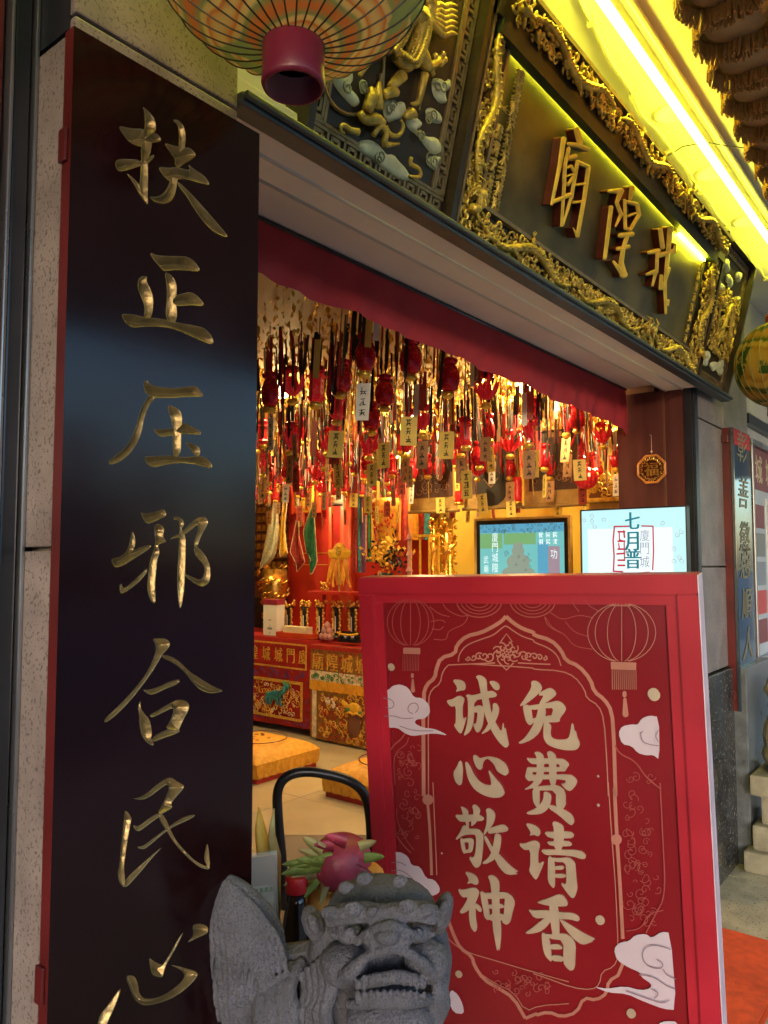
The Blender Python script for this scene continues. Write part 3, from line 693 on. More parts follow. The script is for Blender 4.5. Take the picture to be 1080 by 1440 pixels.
body = t4([(600,300),(660,200),(700,110),(750,70),(800,120),(790,210),(760,300),(720,380),(650,330)], [.010, .018, .024, .026, .026, .025, .023, .018, .012], .026, 9, 5)
for i, b_ in enumerate(body):                               # scales
    for q in range(-2, 3):
        dr.ell(np.array(b_)+pw.u*q*.0085+pw.n*(.022-abs(q)*.0045)+pw.v*.005*(q % 2), pw.u*.0050, pw.v*.0058, pw.n*.006, 6, 4)
t4([(780,300),(820,370),(850,400),(900,350)], [.022, .018, .012, .010]); t4([(850,400),(870,440)], [.010, .006])
for e in ((880,330),(925,320),(935,350),(915,370)): t4([(890,365), e], [.007, .004]); dr.ball(pw.at(*px4([e])[0], .022), .008, 7, 5)
t4([(690,440),(640,490),(610,505)], [.014, .012, .007]); t4([(820,430),(800,520),(785,610),(740,605)], [.010, .009, .007, .003]); t4([(790,560),(790,640)], [.006, .002])
for k in range(6):                                          # flames of the mane
    y = 20+k*33; t4([(850,70+k*12),(900,y),(930,y+28),(965,y+5),(1010,y+15)], [.010, .009, .008, .007, .002], .024)
t4([(850,150),(830,90),(860,30),(830,-20)], [.016, .014, .018, .02]); t4([(760,0),(740,-30),(770,-60)], [.012, .02, .02])
t4([(550,300),(480,370),(440,440)], [.010, .008, .005])
dr.build('gilt_dragon', M['gold_carved'], wl, True)
lo = MB(); dr = lo
t4([(520,790),(560,720),(600,780),(570,850),(670,840)], [.006, .008, .007, .008, .003]); t4([(440,660),(470,710),(530,690),(580,720)], [.008, .010, .014, .008])
t4([(430,770),(380,760),(340,720),(320,760),(350,780)], [.008, .006, .005, .004, .003]); t4([(480,650),(520,560),(500,510)], [.012, .016, .006]); t4([(550,640),(545,540),(555,480)], [.012, .010, .004])
t4([(590,740),(610,790),(670,800),(700,740),(680,700)], [.006, .006, .005, .005, .003]); t4([(700,690),(740,650),(770,680)], [.006, .012, .006]); t4([(580,560),(630,530),(660,545)], [.010, .013, .008])
t4([(740,920),(730,960),(790,980),(800,1040),(730,1030)], [.005, .005, .005, .005, .004]); 
lo.build('carved_beast', M['gold_carved'], wl, True)
arc = MB(); t = []
for k in range(15):
    a = math.pi*.98*k/14; t.append(pw.at(o4[0]+(395+170*math.cos(a))/s4, o4[1]+(430+240*math.sin(a))/s4, .006))
arc.tube(t, .004, 5); arc.tube([pw.at(*px4([(573,560)])[0], .006), pw.at(*px4([(590,200)])[0], .006)], .003, 5)
arc.build('raised_line', M['brass_line'], wl)
# right wing folds back
WR = .505; a_ = 0.0; PH = .66
du = np.array([math.cos(a_), math.sin(a_), 0.0]); dv = np.array([0, -math.sin(TL), math.cos(TL)]); dv = dv-du*np.dot(dv, du); dv /= np.linalg.norm(dv)
pr_ = Plane(pl.uv(PW+.012, 0, 0), du, dv)
wr = wing('plaque_wing', pr_, WR, 'dark carved panel of gilt figures and clouds above the right granite pillar')
meander(pr_, .024, WR-.024, .026, PH-.026, .034, .0006, wr, M['brass_line'])
carving(pr_, .07, WR-.07, .16, .46, .004, 31, 1900, True, .9).build('carved_figures', M['gold_carved'], wr, True)
for k, (u, v, s) in enumerate(((.13, .55, .04), (.22, .50, .045), (.34, .55, .04), (.36, .12, .055), (.15, .12, .05), (.12, .44, .03), (.40, .24, .035), (.26, .11, .04), (.40, .46, .03))):
    mb = MB()
    for q in range(4): mb.ell(pr_.uv(u+random.uniform(-.5, .5)*s, v+random.uniform(-.4, .4)*s, .006), pr_.u*s*.6, pr_.v*s*.45, pr_.n*.012, 9, 6)
    mb.build('painted_cloud', M['cloud_paint'], wr, True)
# ================================================================== lights and fittings of the walkway ceiling
LY, LZ = -.315, C_Z-.05
lt = thing('tube_light', (3.0, LY, C_Z), 'long glowing yellow tube light along the walkway ceiling above the plaque', 'light')
MB().tube([(.35, LY, LZ), (4.6, LY, LZ)], .013, 10).build('tube', M['led_white'], lt, True)
ho = MB(); ho.box(.3, 4.65, LY-.012, LY+.012, LZ+.012, C_Z); ho.tube([(.3, LY-.045, C_Z-.012), (4.65, LY-.045, C_Z-.012)], .010, 8)
ho.build('housing', M['pvc'], lt)
for i, (x, y) in enumerate(((945, 158), (1000, 243), (1050, 310))):
    c = onZ(x, y, C_Z); d = thing('downlight', c, ('recessed round ceiling downlight with grey centre above the plaque' if i == 0 else 'white round ceiling downlight cover, second along the tube light' if i == 1 else 'white round ceiling downlight cover, third along the tube light'), 'downlight', 'ceiling downlights')
    MB().lathe([(.062, 0), (.062, -.006), (.052, -.010), (.046, -.004)], c, 28).build('rim', M['plaster_white'], d, True)
    MB().lathe([(.045, -.003), (.02, -.001)], c, 24).build('lens', M['steel'] if i == 0 else M['plaster_white'], d, True)
cpts = [onZ(x, y, C_Z-.012) for x, y in ((805, -30), (838, 48), (880, 118), (905, 163), (945, 210), (985, 268), (1030, 330), (1080, 395))]
cb_ = thing('cable', cpts[3], 'pale cable clipped along the walkway ceiling beside the plaque top', 'cable')
cc = MB(); xs = [p[0] for p in cpts]
dense = [np.array([np.interp(x, xs, [p[k] for p in cpts]) for k in range(3)]) for x in np.linspace(xs[0], xs[-1], 60)]
for i, p in enumerate(dense): p[1] += .004*math.sin(i*.9)
cc.tube(dense, .006, 6); cc.build('cord', M['pvc'], cb_, True)
for i in range(4, 60, 9): MB().box(dense[i][0]-.006, dense[i][0]+.006, dense[i][1]-.012, dense[i][1]+.012, C_Z-.024, C_Z).build('clip', M['pvc'], cb_)
wr_ = [onZ(x, y, C_Z-z) for x, y, z in ((935, 222, .004), (960, 206, .02), (993, 200, .03), (1020, 205, .035), (1075, 211, .03))]
tag(MB().tube(wr_, .0022, 5).build('thin_wire', M['rib_dark'], None, True, wr_[0]), 'thin dark wire strung across the yellow lit ceiling', 'wire')

# ================================================================== paper lanterns
def lantern_mat(name, base, a, b, scale, seed):
    m = bpy.data.materials.new(name); m.use_nodes = True; t = m.node_tree; bs = t.nodes['Principled BSDF']; L = t.links
    co = t.nodes.new('ShaderNodeTexCoord'); mp = t.nodes.new('ShaderNodeMapping'); mp.inputs['Location'].default_value = (seed, seed*.7, 0); L.new(co.outputs['Object'], mp.inputs[0])
    wv = t.nodes.new('ShaderNodeTexWave'); wv.wave_type = 'RINGS'; wv.rings_direction = 'Z'; wv.inputs['Scale'].default_value = scale; wv.inputs['Distortion'].default_value = 2.5; wv.inputs['Detail'].default_value = 2; wv.inputs['Detail Scale'].default_value = 1.6; L.new(co.outputs['Object'], wv.inputs[0])
    rp = t.nodes.new('ShaderNodeValToRGB'); e = rp.color_ramp.elements; e[0].position = 0; e[0].color = (*a, 1); e[1].position = 1; e[1].color = (*base, 1)
    for p, c in ((.28, b), (.45, base), (.66, base), (.78, a)): q = e.new(p); q.color = (*c, 1)
    L.new(wv.outputs['Fac'], rp.inputs[0])
    nz = t.nodes.new('ShaderNodeTexNoise'); nz.inputs['Scale'].default_value = 11; nz.inputs['Detail'].default_value = 5; L.new(mp.outputs[0], nz.inputs[0])
    r2 = t.nodes.new('ShaderNodeValToRGB'); r2.color_ramp.elements[0].position = .56; r2.color_ramp.elements[1].position = .60; L.new(nz.outputs['Fac'], r2.inputs[0])
    mx = t.nodes.new('ShaderNodeMix'); mx.data_type = 'RGBA'; L.new(r2.outputs[0], mx.inputs['Factor']); L.new(rp.outputs[0], mx.inputs['A']); mx.inputs['B'].default_value = (*b, 1)
    L.new(mx.outputs['Result'], bs.inputs['Base Color']); bs.inputs['Roughness'].default_value = .55
    n3 = t.nodes.new('ShaderNodeTexNoise'); n3.inputs['Scale'].default_value = 60; L.new(co.outputs['Object'], n3.inputs[0]); bp = t.nodes.new('ShaderNodeBump'); bp.inputs['Strength'].default_value = .25; bp.inputs['Distance'].default_value = .01; L.new(n3.outputs['Fac'], bp.inputs['Height']); L.new(bp.outputs[0], bs.inputs['Normal'])
    tr = t.nodes.new('ShaderNodeBsdfTranslucent'); L.new(mx.outputs['Result'], tr.inputs['Color']); ms = t.nodes.new('ShaderNodeMixShader'); ms.inputs[0].default_value = .72; L.new(bs.outputs[0], ms.inputs[1]); L.new(tr.outputs[0], ms.inputs[2]); L.new(ms.outputs[0], t.nodes['Material Output'].inputs['Surface'])
    return m
def paper_lantern(c, rx, rz, mtl, label, nrib, collar_r, collar_h, ribm, top):
    c = np.array(c); d = thing('paper_lantern', c, label, 'lantern')
    prof = []; a0 = math.asin(min(.99, collar_r/rx))
    for k in range(25):
        a = -math.pi/2+a0+(math.pi-2*a0)*k/24; prof.append((rx*math.cos(a), rz*math.sin(a)))
    sh = MB(); n = nrib*4
    vs = []; 
    for r, h in prof:
        for j in range(n):
            q = 1+.012*math.cos(j/4*2*math.pi)*(r/rx); an = 2*math.pi*j/n; vs.append((c[0]+r*q*math.cos(an), c[1]+r*q*math.sin(an), c[2]+h))
    fs = [(i*n+j, i*n+(j+1) % n, (i+1)*n+(j+1) % n, (i+1)*n+j) for i in range(24) for j in range(n)]
    sh.add(vs, fs); sh.build('paper_shell', mtl, d, True)
    rb = MB()
    for j in range(nrib):
        an = 2*math.pi*j/nrib; rb_pts = [(c[0]+(r*1.013+.001)*math.cos(an), c[1]+(r*1.013+.001)*math.sin(an), c[2]+h) for r, h in prof]
        MB().tube(rb_pts, .0013, 5).build('rib', ribm, d)
    zb = c[2]+prof[0][1]
    MB().lathe([(collar_r*.86, -collar_h*.02), (collar_r*.9, -collar_h), (collar_r, -collar_h), (collar_r*1.06, -collar_h*.9), (collar_r*1.02, -collar_h*.5), (collar_r*1.04, .0), (collar_r*.9, .012)], (c[0], c[1], zb), 32).build('collar', M['lantern_collar'], d, True)
    MB().lathe([(collar_r*.85, -collar_h*.35), (.004, -collar_h*.35)], (c[0], c[1], zb), 28).build('collar_base', M['red_paint'], d, True)
    MB().lathe([(collar_r*.9, -.01), (collar_r, .0), (collar_r, .04), (collar_r*.8, .05)], (c[0], c[1], c[2]+prof[-1][1]), 24).build('cap', M['lantern_collar'], d, True)
    MB().tube([(c[0], c[1], c[2]+prof[-1][1]), (c[0], c[1], top)], .004, 6).build('hanger', M['rib_dark'], d)
    return d
lm1 = lantern_mat('lantern_paint', (.84, .70, .46), (.74, .26, .12), (.30, .44, .28), 4.2, 1.3)
lm2 = lantern_mat('lantern_paint_yellow', (.60, .40, .12), (.46, .24, .06), (.05, .11, .04), 2.2, 4.1)
LC = P(414, -68, 1.13)
paper_lantern(LC, .205, .150, lm1, 'large painted paper lantern with dark ribs and maroon collar above couplet board', 30, .044, .062, M['rib_dark'], C_Z)
LC2 = P(1097, 512, 3.7)
paper_lantern(LC2, .20, .21, lm2, 'round yellow paper lantern painted with green dragon beyond the granite pillar', 26, .06, .05, M['lantern_green'], C_Z)
# fringed drum lanterns in a row under the ceiling
A, B = onZ(1003, 42, 2.74), onZ(1098, 262, 2.74)
NL = 8
names = ['first', 'second', 'third', 'fourth', 'fifth', 'sixth', 'seventh', 'eighth']
fmp = None
for k in range(NL):
    t_ = (k-.35)/(NL-2); c = A+(B-A)*t_
    c[2] = 2.75; c[1] -= .03
    if fmp is None:
        d = thing('fringed_lantern', c, 'x', 'lantern', 'fringed lanterns under the walkway ceiling')
        r = .088
        MB().lathe([(r*.55, .30), (r*.9, .28), (r, .20), (r, .10), (r*.92, .075)], c, 24).build('drum', M['fringe_orange'], d, True)
        MB().lathe([(r*1.04, .085), (r*1.1, .075), (r*1.08, .060), (r*.8, .058)], c, 24).build('gold_rim', M['gold_carved'], d, True)
        MB().lathe([(r*.80, .062), (r*.78, .05), (.004, .05)], c, 24).build('base_disc', M['tan_ceiling'], d, True)
        rng = random.Random(3); fr = MB()
        for q in range(120):
            a = 2*math.pi*q/120; rr = r*(1.05+rng.uniform(-.03, .05)); l = .052+rng.uniform(-.004, .006); x, y = c[0]+rr*math.cos(a), c[1]+rr*math.sin(a)
            fr.tube([(x, y, c[2]+.066), (x+rng.uniform(-.003, .003), y+rng.uniform(-.003, .003), c[2]+.066-l*.6), (x+rng.uniform(-.006, .006), y+rng.uniform(-.006, .006), c[2]+.066-l)], [.0045, .0042, .003], 4)
        fr.build('fringe', M['fringe'], d)
        for q in range(6):
            a = 2*math.pi*q/6; e = MB(); x, y = c[0]+r*1.1*math.cos(a), c[1]+r*1.1*math.sin(a)
            e.ell((x, y, c[2]+.11), (.018, 0, 0), (0, .018, 0), (0, 0, .035), 7, 5); e.build('tassel_knot', M['fringe_orange'], d, True)
        MB().tube([(c[0], c[1], c[2]+.29), (c[0], c[1], C_Z)], .003, 5).build('hanger', M['rib_dark'], d)
        fmp = d
    else:
        d = copy_tree(fmp); d.location = Vector(c); d.rotation_euler.z = k*.7
    d['label'] = 'brown fringed drum lantern under walkway ceiling, %s in its row counted from the paper lantern' % names[k]

# ================================================================== red sign with poster
ST = np.array([1.85734, .47378, 1.44974]); Sr = np.array([.159888, -.986964, .018368]); Su = np.array([-.074959, .006414, .997166])
sp = Plane(ST, Sr, Su)                                     # v runs up, so the box spans v from -1.44 to 0
SN = sp.n
sg = thing('red_sign_board', ST+Sr*.5-Su*1.44, 'red framed floor sign with gold brush characters on a poster beside stone lion', 'sign')
SH = 1.435
def sbox(mb, u0, u1, v0, v1, h0, h1, m=0): return uvbox(mb, u0, u1, v0, v1, h0, h1, sp, m)
def chambox(u0, u1, v0, v1, h0, h1, r):
    bm = bmesh.new(); bmesh.ops.create_cube(bm, size=1)
    for q in bm.verts: q.co = Vector(((u0+u1)/2+q.co.x*(u1-u0), (v0+v1)/2+q.co.y*(v1-v0), (h0+h1)/2+q.co.z*(h1-h0)))
    bmesh.ops.bevel(bm, geom=bm.edges[:], offset=r, segments=2, affect='EDGES'); bm.verts.index_update()
    mb = MB(); mb.add([sp.uv(*q.co) for q in bm.verts], [[v.index for v in f.verts] for f in bm.faces]); bm.free(); return mb
E_ = .052
for a in ((0, 1, -E_, 0), (0, 1, -SH, -SH+E_)): chambox(*a, -.085, 0, .003).build('frame_rail', M['red_paint'], sg)
for a in ((0, E_, -SH+E_+.0005, -E_-.0005), (1-E_, 1, -SH+E_+.0005, -E_-.0005)): chambox(*a, -.085, 0, .003).build('frame_stile', M['red_paint'], sg)
sbox(MB(), 1.0003, 1.003, -SH+.002, -.002, -.084, -.001).build('side_edge', M['edge_sky_sheen'], sg)  # thin plate added over the red side to carry its painted sky reflection
st = MB()
for a in ((E_+.0005, 1-E_-.0005, -E_-.028, -E_-.0005), (E_+.0005, 1-E_-.0005, -SH+E_+.0005, -SH+E_+.028), (E_+.0005, E_+.028, -SH+E_+.0285, -E_-.0285), (1-E_-.028, 1-E_-.0005, -SH+E_+.0285, -E_-.0285)): sbox(st, *a, -.03, -.011)
st.build('inner_step', M['red_paint'], sg)
sbox(MB(), E_, 1-E_, -SH+E_, -E_, -.085, -.031).build('back_panel', M['red_paint'], sg)
# poster sheet, slightly buckled
PO = Plane(sp.uv(0, 0, -.017), Sr, Su)
tl, tr_, bl = PO.at(540, 836), PO.at(934, 841), PO.at(556, 1300)
pu0 = np.dot(tl-PO.p, Sr); pu1 = np.dot(tr_-PO.p, Sr); pv1 = -E_-.026; pv0 = -SH+E_+.03
pst = MB(); nu, nv = 24, 40
for i in range(nv+1):
    for j in range(nu+1):
        a, b = j/nu, i/nv; pst.v.append(tuple(PO.uv(pu0+(pu1-pu0)*a, pv0+(pv1-pv0)*b, -.0036+.0022*math.sin(a*9+b*3)*math.sin(math.pi*a)*math.sin(math.pi*b))))
for i in range(nv):
    for j in range(nu): q = i*(nu+1)+j; pst.f.append((q, q+1, q+nu+2, q+nu+1)); pst.m.append(0)
po = pst.build('poster', M['poster_red'], sg, True)
CH_S = [
 (620, 940, 9.82, [[(160,155),(260,155),(320,185),(345,240),(330,300),(270,305),(205,325),(235,265)],
  [(80,440),(150,430),(250,370),(320,405),(325,440),(300,520),(300,640),(310,700),(355,660),(340,740),(290,890),(260,895),(190,800),(190,770),(210,750),(210,510),(150,530),(105,490)],
  [(345,370),(380,355),(430,375),(560,340),(700,305),(750,330),(775,370),(750,395),(660,405),(460,440),(460,640),(445,780),(400,880),(310,940),(360,800),(380,640),(375,410)],
  [(460,525),(540,505),(600,540),(595,680),(575,800),(530,880),(490,880),(440,760),(490,770),(515,600),(460,610)],
  [(480,110),(530,90),(590,115),(635,165),(635,300),(665,440),(700,620),(750,745),(840,890),(862,720),(875,860),(890,800),(915,940),(940,1050),(915,1090),(880,1088),(800,1010),(720,890),(650,750),(600,600),(570,420),(545,290),(520,160)],
  [(720,480),(765,480),(805,540),(800,620),(755,730),(680,850),(545,920),(640,800),(700,640),(720,560)],
  [(665,175),(740,172),(800,210),(815,260),(795,300),(750,295),(710,250)]]),
 (620, 1040, 9.82, [[(260,285),(290,310),(305,400),(300,540),(285,620),(255,630),(210,590),(180,510),(180,440),(220,380)],
  [(335,310),(365,310),(410,380),(450,470),(520,570),(600,620),(700,635),(690,540),(650,400),(740,520),(830,620),(880,720),(870,770),(810,800),(700,800),(580,760),(470,690),(400,590),(360,480)],
  [(445,225),(470,208),(505,230),(540,262),(610,240),(680,232),(800,260),(890,330),(935,420),(930,470),(890,500),(800,450),(770,420),(740,340),(650,255),(600,290),(580,330),(575,400),(545,420),(500,390),(460,310)]]),
 (620, 1120, 9, [[(180,230),(260,235),(480,225),(555,275),(530,305),(460,310),(250,320),(210,280)], [(250,120),(340,165),(350,230),(355,370),(350,420),(330,400),(320,330),(285,240),(270,170)],
  [(395,110),(440,100),(500,160),(490,230),(450,330),(385,385),(390,300),(420,200)],
  [(285,355),(330,380),(350,410),(470,405),(530,470),(540,520),(530,700),(510,850),(480,895),(430,900),(350,760),(420,775),(445,680),(450,500),(420,475),(290,485),(200,550),(190,530),(240,460)],
  [(245,520),(290,540),(305,620),(315,700),(300,730),(265,670)], [(275,535),(380,520),(420,555),(405,690),(350,700),(355,640),(355,575),(280,580)], [(300,680),(400,660),(395,705),(300,715)],
  [(570,160),(610,145),(665,180),(692,235),(675,320),(640,380),(590,440),(540,500),(545,450),(580,360),(585,220)], [(600,420),(660,385),(790,350),(840,385),(855,420),(830,445),(700,460),(600,470)],
  [(690,455),(765,490),(760,600),(735,720),(680,800),(570,855),(520,840),(600,780),(650,690),(670,580)],
  [(560,490),(600,550),(650,640),(740,730),(830,830),(920,910),(985,950),(930,960),(980,980),(920,985),(880,990),(810,970),(740,890),(690,800),(610,650),(545,520)]]),
 (620, 1220, 9, [[(300,45),(400,70),(460,120),(480,185),(465,215),(420,210),(390,190),(330,205),(365,150)],
  [(220,265),(270,285),(400,250),(450,258),(490,310),(460,400),(420,490),(320,560),(270,580),(235,560),(300,470),(350,370),(280,375),(240,330)],
  [(360,470),(440,450),(440,640),(460,740),(450,800),(425,815),(380,750),(360,640)], [(440,445),(500,490),(520,545),(505,560),(470,545),(435,490)],
  [(500,290),(560,320),(590,390),(610,520),(620,600),(605,670),(555,630),(540,540),(510,390)], [(550,320),(650,315),(820,305),(900,360),(800,390),(600,395),(555,380)],
  [(820,305),(900,360),(940,440),(910,560),(880,690),(830,725),(770,680),(800,600),(810,400)], [(590,470),(760,455),(800,480),(800,510),(600,520)], [(600,590),(800,580),(800,670),(610,670)],
  [(595,105),(650,90),(710,130),(742,190),(740,320),(745,600),(765,760),(760,920),(740,1070),(728,1000),(715,1065),(690,930),(660,760),(650,500),(645,320),(625,170)]]),
 (720, 950, 9.82, [[(265,75),(330,70),(380,100),(420,165),(390,230),(300,310),(190,395),(95,430),(190,300),(275,160)], [(385,230),(520,165),(580,195),(615,250),(590,290),(480,370),(370,400),(420,310),(440,270),(370,280)],
  [(150,400),(230,405),(265,450),(280,560),(300,650),(250,690),(200,640),(170,530)], [(210,420),(340,400),(500,375),(630,345),(700,380),(748,450),(730,500),(670,580),(640,640),(580,600),(540,570),(580,445),(460,450),(270,475)],
  [(280,590),(430,570),(540,545),(660,590),(660,640),(520,645),(280,660)], [(370,400),(460,440),(470,530),(440,640),(380,790),(280,880),(140,940),(80,930),(180,860),(270,730),(330,600),(360,480)],
  [(440,640),(500,650),(545,690),(530,800),(550,860),(620,885),(760,880),(800,830),(825,650),(850,680),(860,760),(885,770),(900,850),(940,935),(920,1000),(870,1030),(750,1030),(600,1000),(490,950),(440,870),(435,760)]]),
 (720, 1045, 9.82, [[(195,200),(260,212),(680,208),(745,240),(795,295),(750,360),(735,390),(640,385),(670,300),(610,280),(300,290),(250,270)], [(205,330),(300,335),(740,330),(735,390),(260,398),(215,390)],
  [(210,340),(285,390),(285,440),(300,490),(240,530),(190,480),(185,450)], [(200,440),(340,435),(800,428),(860,465),(905,520),(880,590),(815,660),(760,650),(670,555),(740,550),(745,500),(430,495),(240,525)],
  [(305,125),(370,115),(430,160),(445,220),(440,440),(410,540),(330,610),(150,650),(260,580),(330,490),(345,400),(345,220),(335,170)], [(480,120),(540,108),(600,160),(612,220),(615,580),(520,580),(510,220)],
  [(285,620),(380,600),(385,850),(345,890),(290,800)], [(300,600),(520,580),(640,580),(740,660),(745,900),(610,900),(610,650),(380,650),(300,650)],
  [(440,665),(510,680),(548,730),(530,850),(480,930),(390,980),(240,985),(190,960),(330,900),(410,820),(440,750)], [(520,850),(610,870),(730,920),(820,980),(855,1040),(860,1090),(830,1135),(780,1110),(660,1000),(500,890)]]),
 (720, 1150, 9, [[(170,65),(260,80),(330,120),(362,175),(350,225),(320,230),(280,210),(220,225),(245,185)],
  [(95,320),(150,330),(280,280),(340,310),(355,350),(335,430),(330,590),(415,540),(370,660),(320,770),(295,780),(215,670),(235,600),(235,400),(160,405),(110,360)],
  [(510,50),(560,45),(640,90),(660,140),(650,400),(530,400),(535,150)], [(400,175),(540,175),(740,170),(790,215),(770,255),(650,260),(470,255)], [(435,300),(540,295),(710,290),(765,330),(740,360),(490,355)],
  [(360,400),(500,400),(860,405),(935,465),(930,515),(880,520),(760,480),(560,465),(420,470)], [(460,480),(510,500),(545,560),(545,800),(540,880),(515,885),(455,800),(455,640)],
  [(500,500),(600,510),(720,490),(800,570),(805,640),(820,800),(830,900),(795,1005),(760,1015),(700,950),(610,815),(690,850),(690,700),(680,560),(540,555)],
  [(540,610),(640,600),(665,630),(640,655),(540,655)], [(540,705),(660,705),(690,740),(650,760),(540,755)]]),
 (720, 1245, 8.31, [[(285,195),(420,150),(540,100),(600,115),(650,190),(650,240),(560,245),(400,230),(330,210)], [(190,275),(230,290),(440,290),(560,310),(700,318),(770,350),(795,400),(770,420),(690,395),(560,390),(380,380),(260,380)],
  [(440,210),(530,220),(545,300),(555,420),(555,600),(480,600),(455,450),(440,300)], [(430,350),(470,400),(400,490),(330,540),(210,565),(150,555),(230,500),(340,410)],
  [(550,385),(620,420),(740,500),(860,570),(980,628),(930,640),(955,650),(850,690),(800,680),(720,620),(620,500)], [(345,545),(390,560),(440,620),(460,780),(470,880),(450,885),(390,820),(360,720)],
  [(380,565),(480,570),(620,555),(700,610),(748,690),(740,840),(735,970),(690,998),(640,960),(600,900),(605,640),(440,620)], [(440,690),(540,680),(590,720),(585,745),(450,745)], [(460,810),(590,820),(610,890),(470,880)]]),
]
for ox, oy, s_, polys in CH_S:
    inked(scale_polys(polys, ox, oy, s_), PO, .0022, res=.7, thick=.0035).build('character', M['poster_gold'], po)
# printed ornament: lines given in the pixel grid of four enlarged views
VA, VB, VC, VD = (500, 800, 3.6), (750, 800, 3.6), (500, 1100, 3.6), (750, 1100, 3.2727)
def g(V, l): return [(V[0]+x/V[2], V[1]+y/V[2]) for x, y in l]
def sm(l, n=3):
    l = np.array(l, float)
    for _ in range(n):
        q = np.empty((2*len(l)-2, 2)); q[0::2] = l[:-1]*.75+l[1:]*.25; q[1::2] = l[:-1]*.25+l[1:]*.75; l = np.vstack([l[:1], q, l[-1:]])
    return l
LAYER = [0]
def line(mb, l, wpx, h, smooth=2):
    l = sm(l, smooth) if smooth else np.array(l, float)
    L_ = []; R2 = []
    for i in range(len(l)):
        t = l[min(i+1, len(l)-1)]-l[max(i-1, 0)]; t = t/(np.linalg.norm(t)+1e-9); n = np.array([-t[1], t[0]])*wpx/2; L_.append(l[i]+n); R2.append(l[i]-n)
    hh = h+LAYER[0]*.00003; LAYER[0] += 1
    A_ = PO.many(np.array(L_), hh); B_ = PO.many(np.array(R2), hh); k = len(l)
    mb.add(list(A_)+list(B_), [(i, i+1, k+i+1, k+i) for i in range(k-1)])
arch = g(VA, [(345,1150),(343,640),(360,585),(402,552),(408,510),(430,450),(505,430),(512,385),(560,340),(640,322),(700,290),(740,265)])+g(VA, [(762,240)])
archr = g(VA, [(762,240),(800,275),(850,305),(905,322)])+g(VB, [(0,335),(90,360),(140,410),(165,465),(230,490),(290,560),(308,622),(360,660),(398,720),(408,860),(412,1000),(417,1150)])
ln = MB(); line(ln, arch, 5.2, .0005, 1); line(ln, archr, 5.2, .0005, 1)
line(ln, g(VA, [(345,1150)])+g(VC, [(365,80),(380,300),(385,470)]), 3.8, .0005); line(ln, g(VB, [(417,1150)])+g(VD, [(372,0),(385,260),(398,450),(412,720)]), 5.0, .0005)
line(ln, g(VC, [(470,700),(500,780),(530,840),(590,880),(602,930),(650,1000),(720,1040),(800,1090),(860,1195)]), 4.6, .0005, 1)
line(ln, g(VC, [(860,1195),(930,1165)])+g(VD, [(0,1075),(70,1055),(130,1080),(200,1060),(232,990),(290,1003),(340,970),(345,915),(405,880),(422,730)]), 4.6, .0005, 1)
ln.build('border_print', M['poster_line'], po)
ln = MB()
line(ln, g(VA, [(520,470),(525,430),(560,385),(640,355),(700,335),(740,300),(762,285),(800,315),(850,345),(905,360)])+g(VB, [(0,370),(80,400),(125,440),(140,490)]), 1.6, .0005)
line(ln, g(VA, [(370,1150),(368,660),(385,610),(430,580),(440,520),(480,475),(900,500)])+g(VB, [(0,508),(140,515),(210,545),(260,610),(270,655),(330,690),(358,760),(372,960),(380,1150)]), 1.6, .0005, 1)
line(ln, g(VC, [(392,0),(405,300),(412,470)]), 1.4, .0005); line(ln, g(VD, [(345,0),(362,260),(380,500),(392,800),(370,850),(315,870),(305,930),(270,955),(180,945),(60,900),(0,880)]), 1.4, .0005, 1)
line(ln, g(VC, [(440,720),(470,800),(560,860),(700,900),(900,960),(1080,1010)]), 1.3, .0005); line(ln, g(VC, [(590,900),(620,960),(700,1015),(800,1060),(862,1160),(930,1130),(1080,1120)]), 1.2, .0005, 1)
ln.build('fine_line_print', M['poster_line'], po)
for x, y in (g(VC, [(367,88)])[0], g(VD, [(383,263)])[0]): inked([{'l': [(x, y), (x+.1, y)], 'r': 7.5}], PO, .0012).build('border_knob_print', M['poster_line'], po)
# rosette and side flowers as scroll lines
def spiral(mb, cx, cy, r, a0, turns, wpx, h=.0005, n=16, sg=1):
    line(mb, [(cx+r*(1-.85*k/n)*math.cos(a0+sg*turns*6.283*k/n), cy+r*(1-.85*k/n)*math.sin(a0+sg*turns*6.283*k/n)) for k in range(n+1)], wpx, h, 0)
rng = random.Random(11)
ro = MB(); cx, cy = g(VA, [(765,425)])[0]
for k in range(9): a = k*6.283/9; spiral(ro, cx+13*math.cos(a), cy+9*math.sin(a), 7, a, 1.1, 1.7)
for k in range(6): a = k*6.283/6; spiral(ro, cx+5*math.cos(a), cy+4*math.sin(a), 4, a, 1, 1.4)
for s in (-1, 1):
    for k in range(5): spiral(ro, cx+s*(24+k*7.5), cy+4+abs(k-1)*1.2, 8-k*1.1, rng.random()*6, 1.1, 1.9, sg=s)
    line(ro, [(cx+s*16, cy+14), (cx+s*35, cy+15), (cx+s*62, cy+16)], 1.8, .0005)
line(ro, [(cx-8, cy-16), (cx, cy-27), (cx+8, cy-16), (cx, cy-10), (cx-8, cy-16)], 1.5, .0005, 0); line(ro, [(cx-10, cy+14), (cx, cy+24), (cx+10, cy+14)], 2, .0005, 0)
ro.build('flower_print', M['poster_line'], po)
sf = MB()
for k in range(60):
    x = rng.uniform(876, 918); y = rng.uniform(1085, 1300); 
    spiral(sf, x+(y-1085)*.05, y, rng.uniform(4, 10), rng.random()*6, rng.uniform(.6, 1.3), .9, sg=rng.choice((-1, 1)))
for k in range(40):
    x = rng.uniform(562, 590); y = rng.uniform(1050, 1180); spiral(sf, x, y, rng.uniform(3, 8), rng.random()*6, rng.uniform(.6, 1.2), .8, sg=rng.choice((-1, 1)))
cx2, cy2 = g(VC, [(850,1010)])[0]
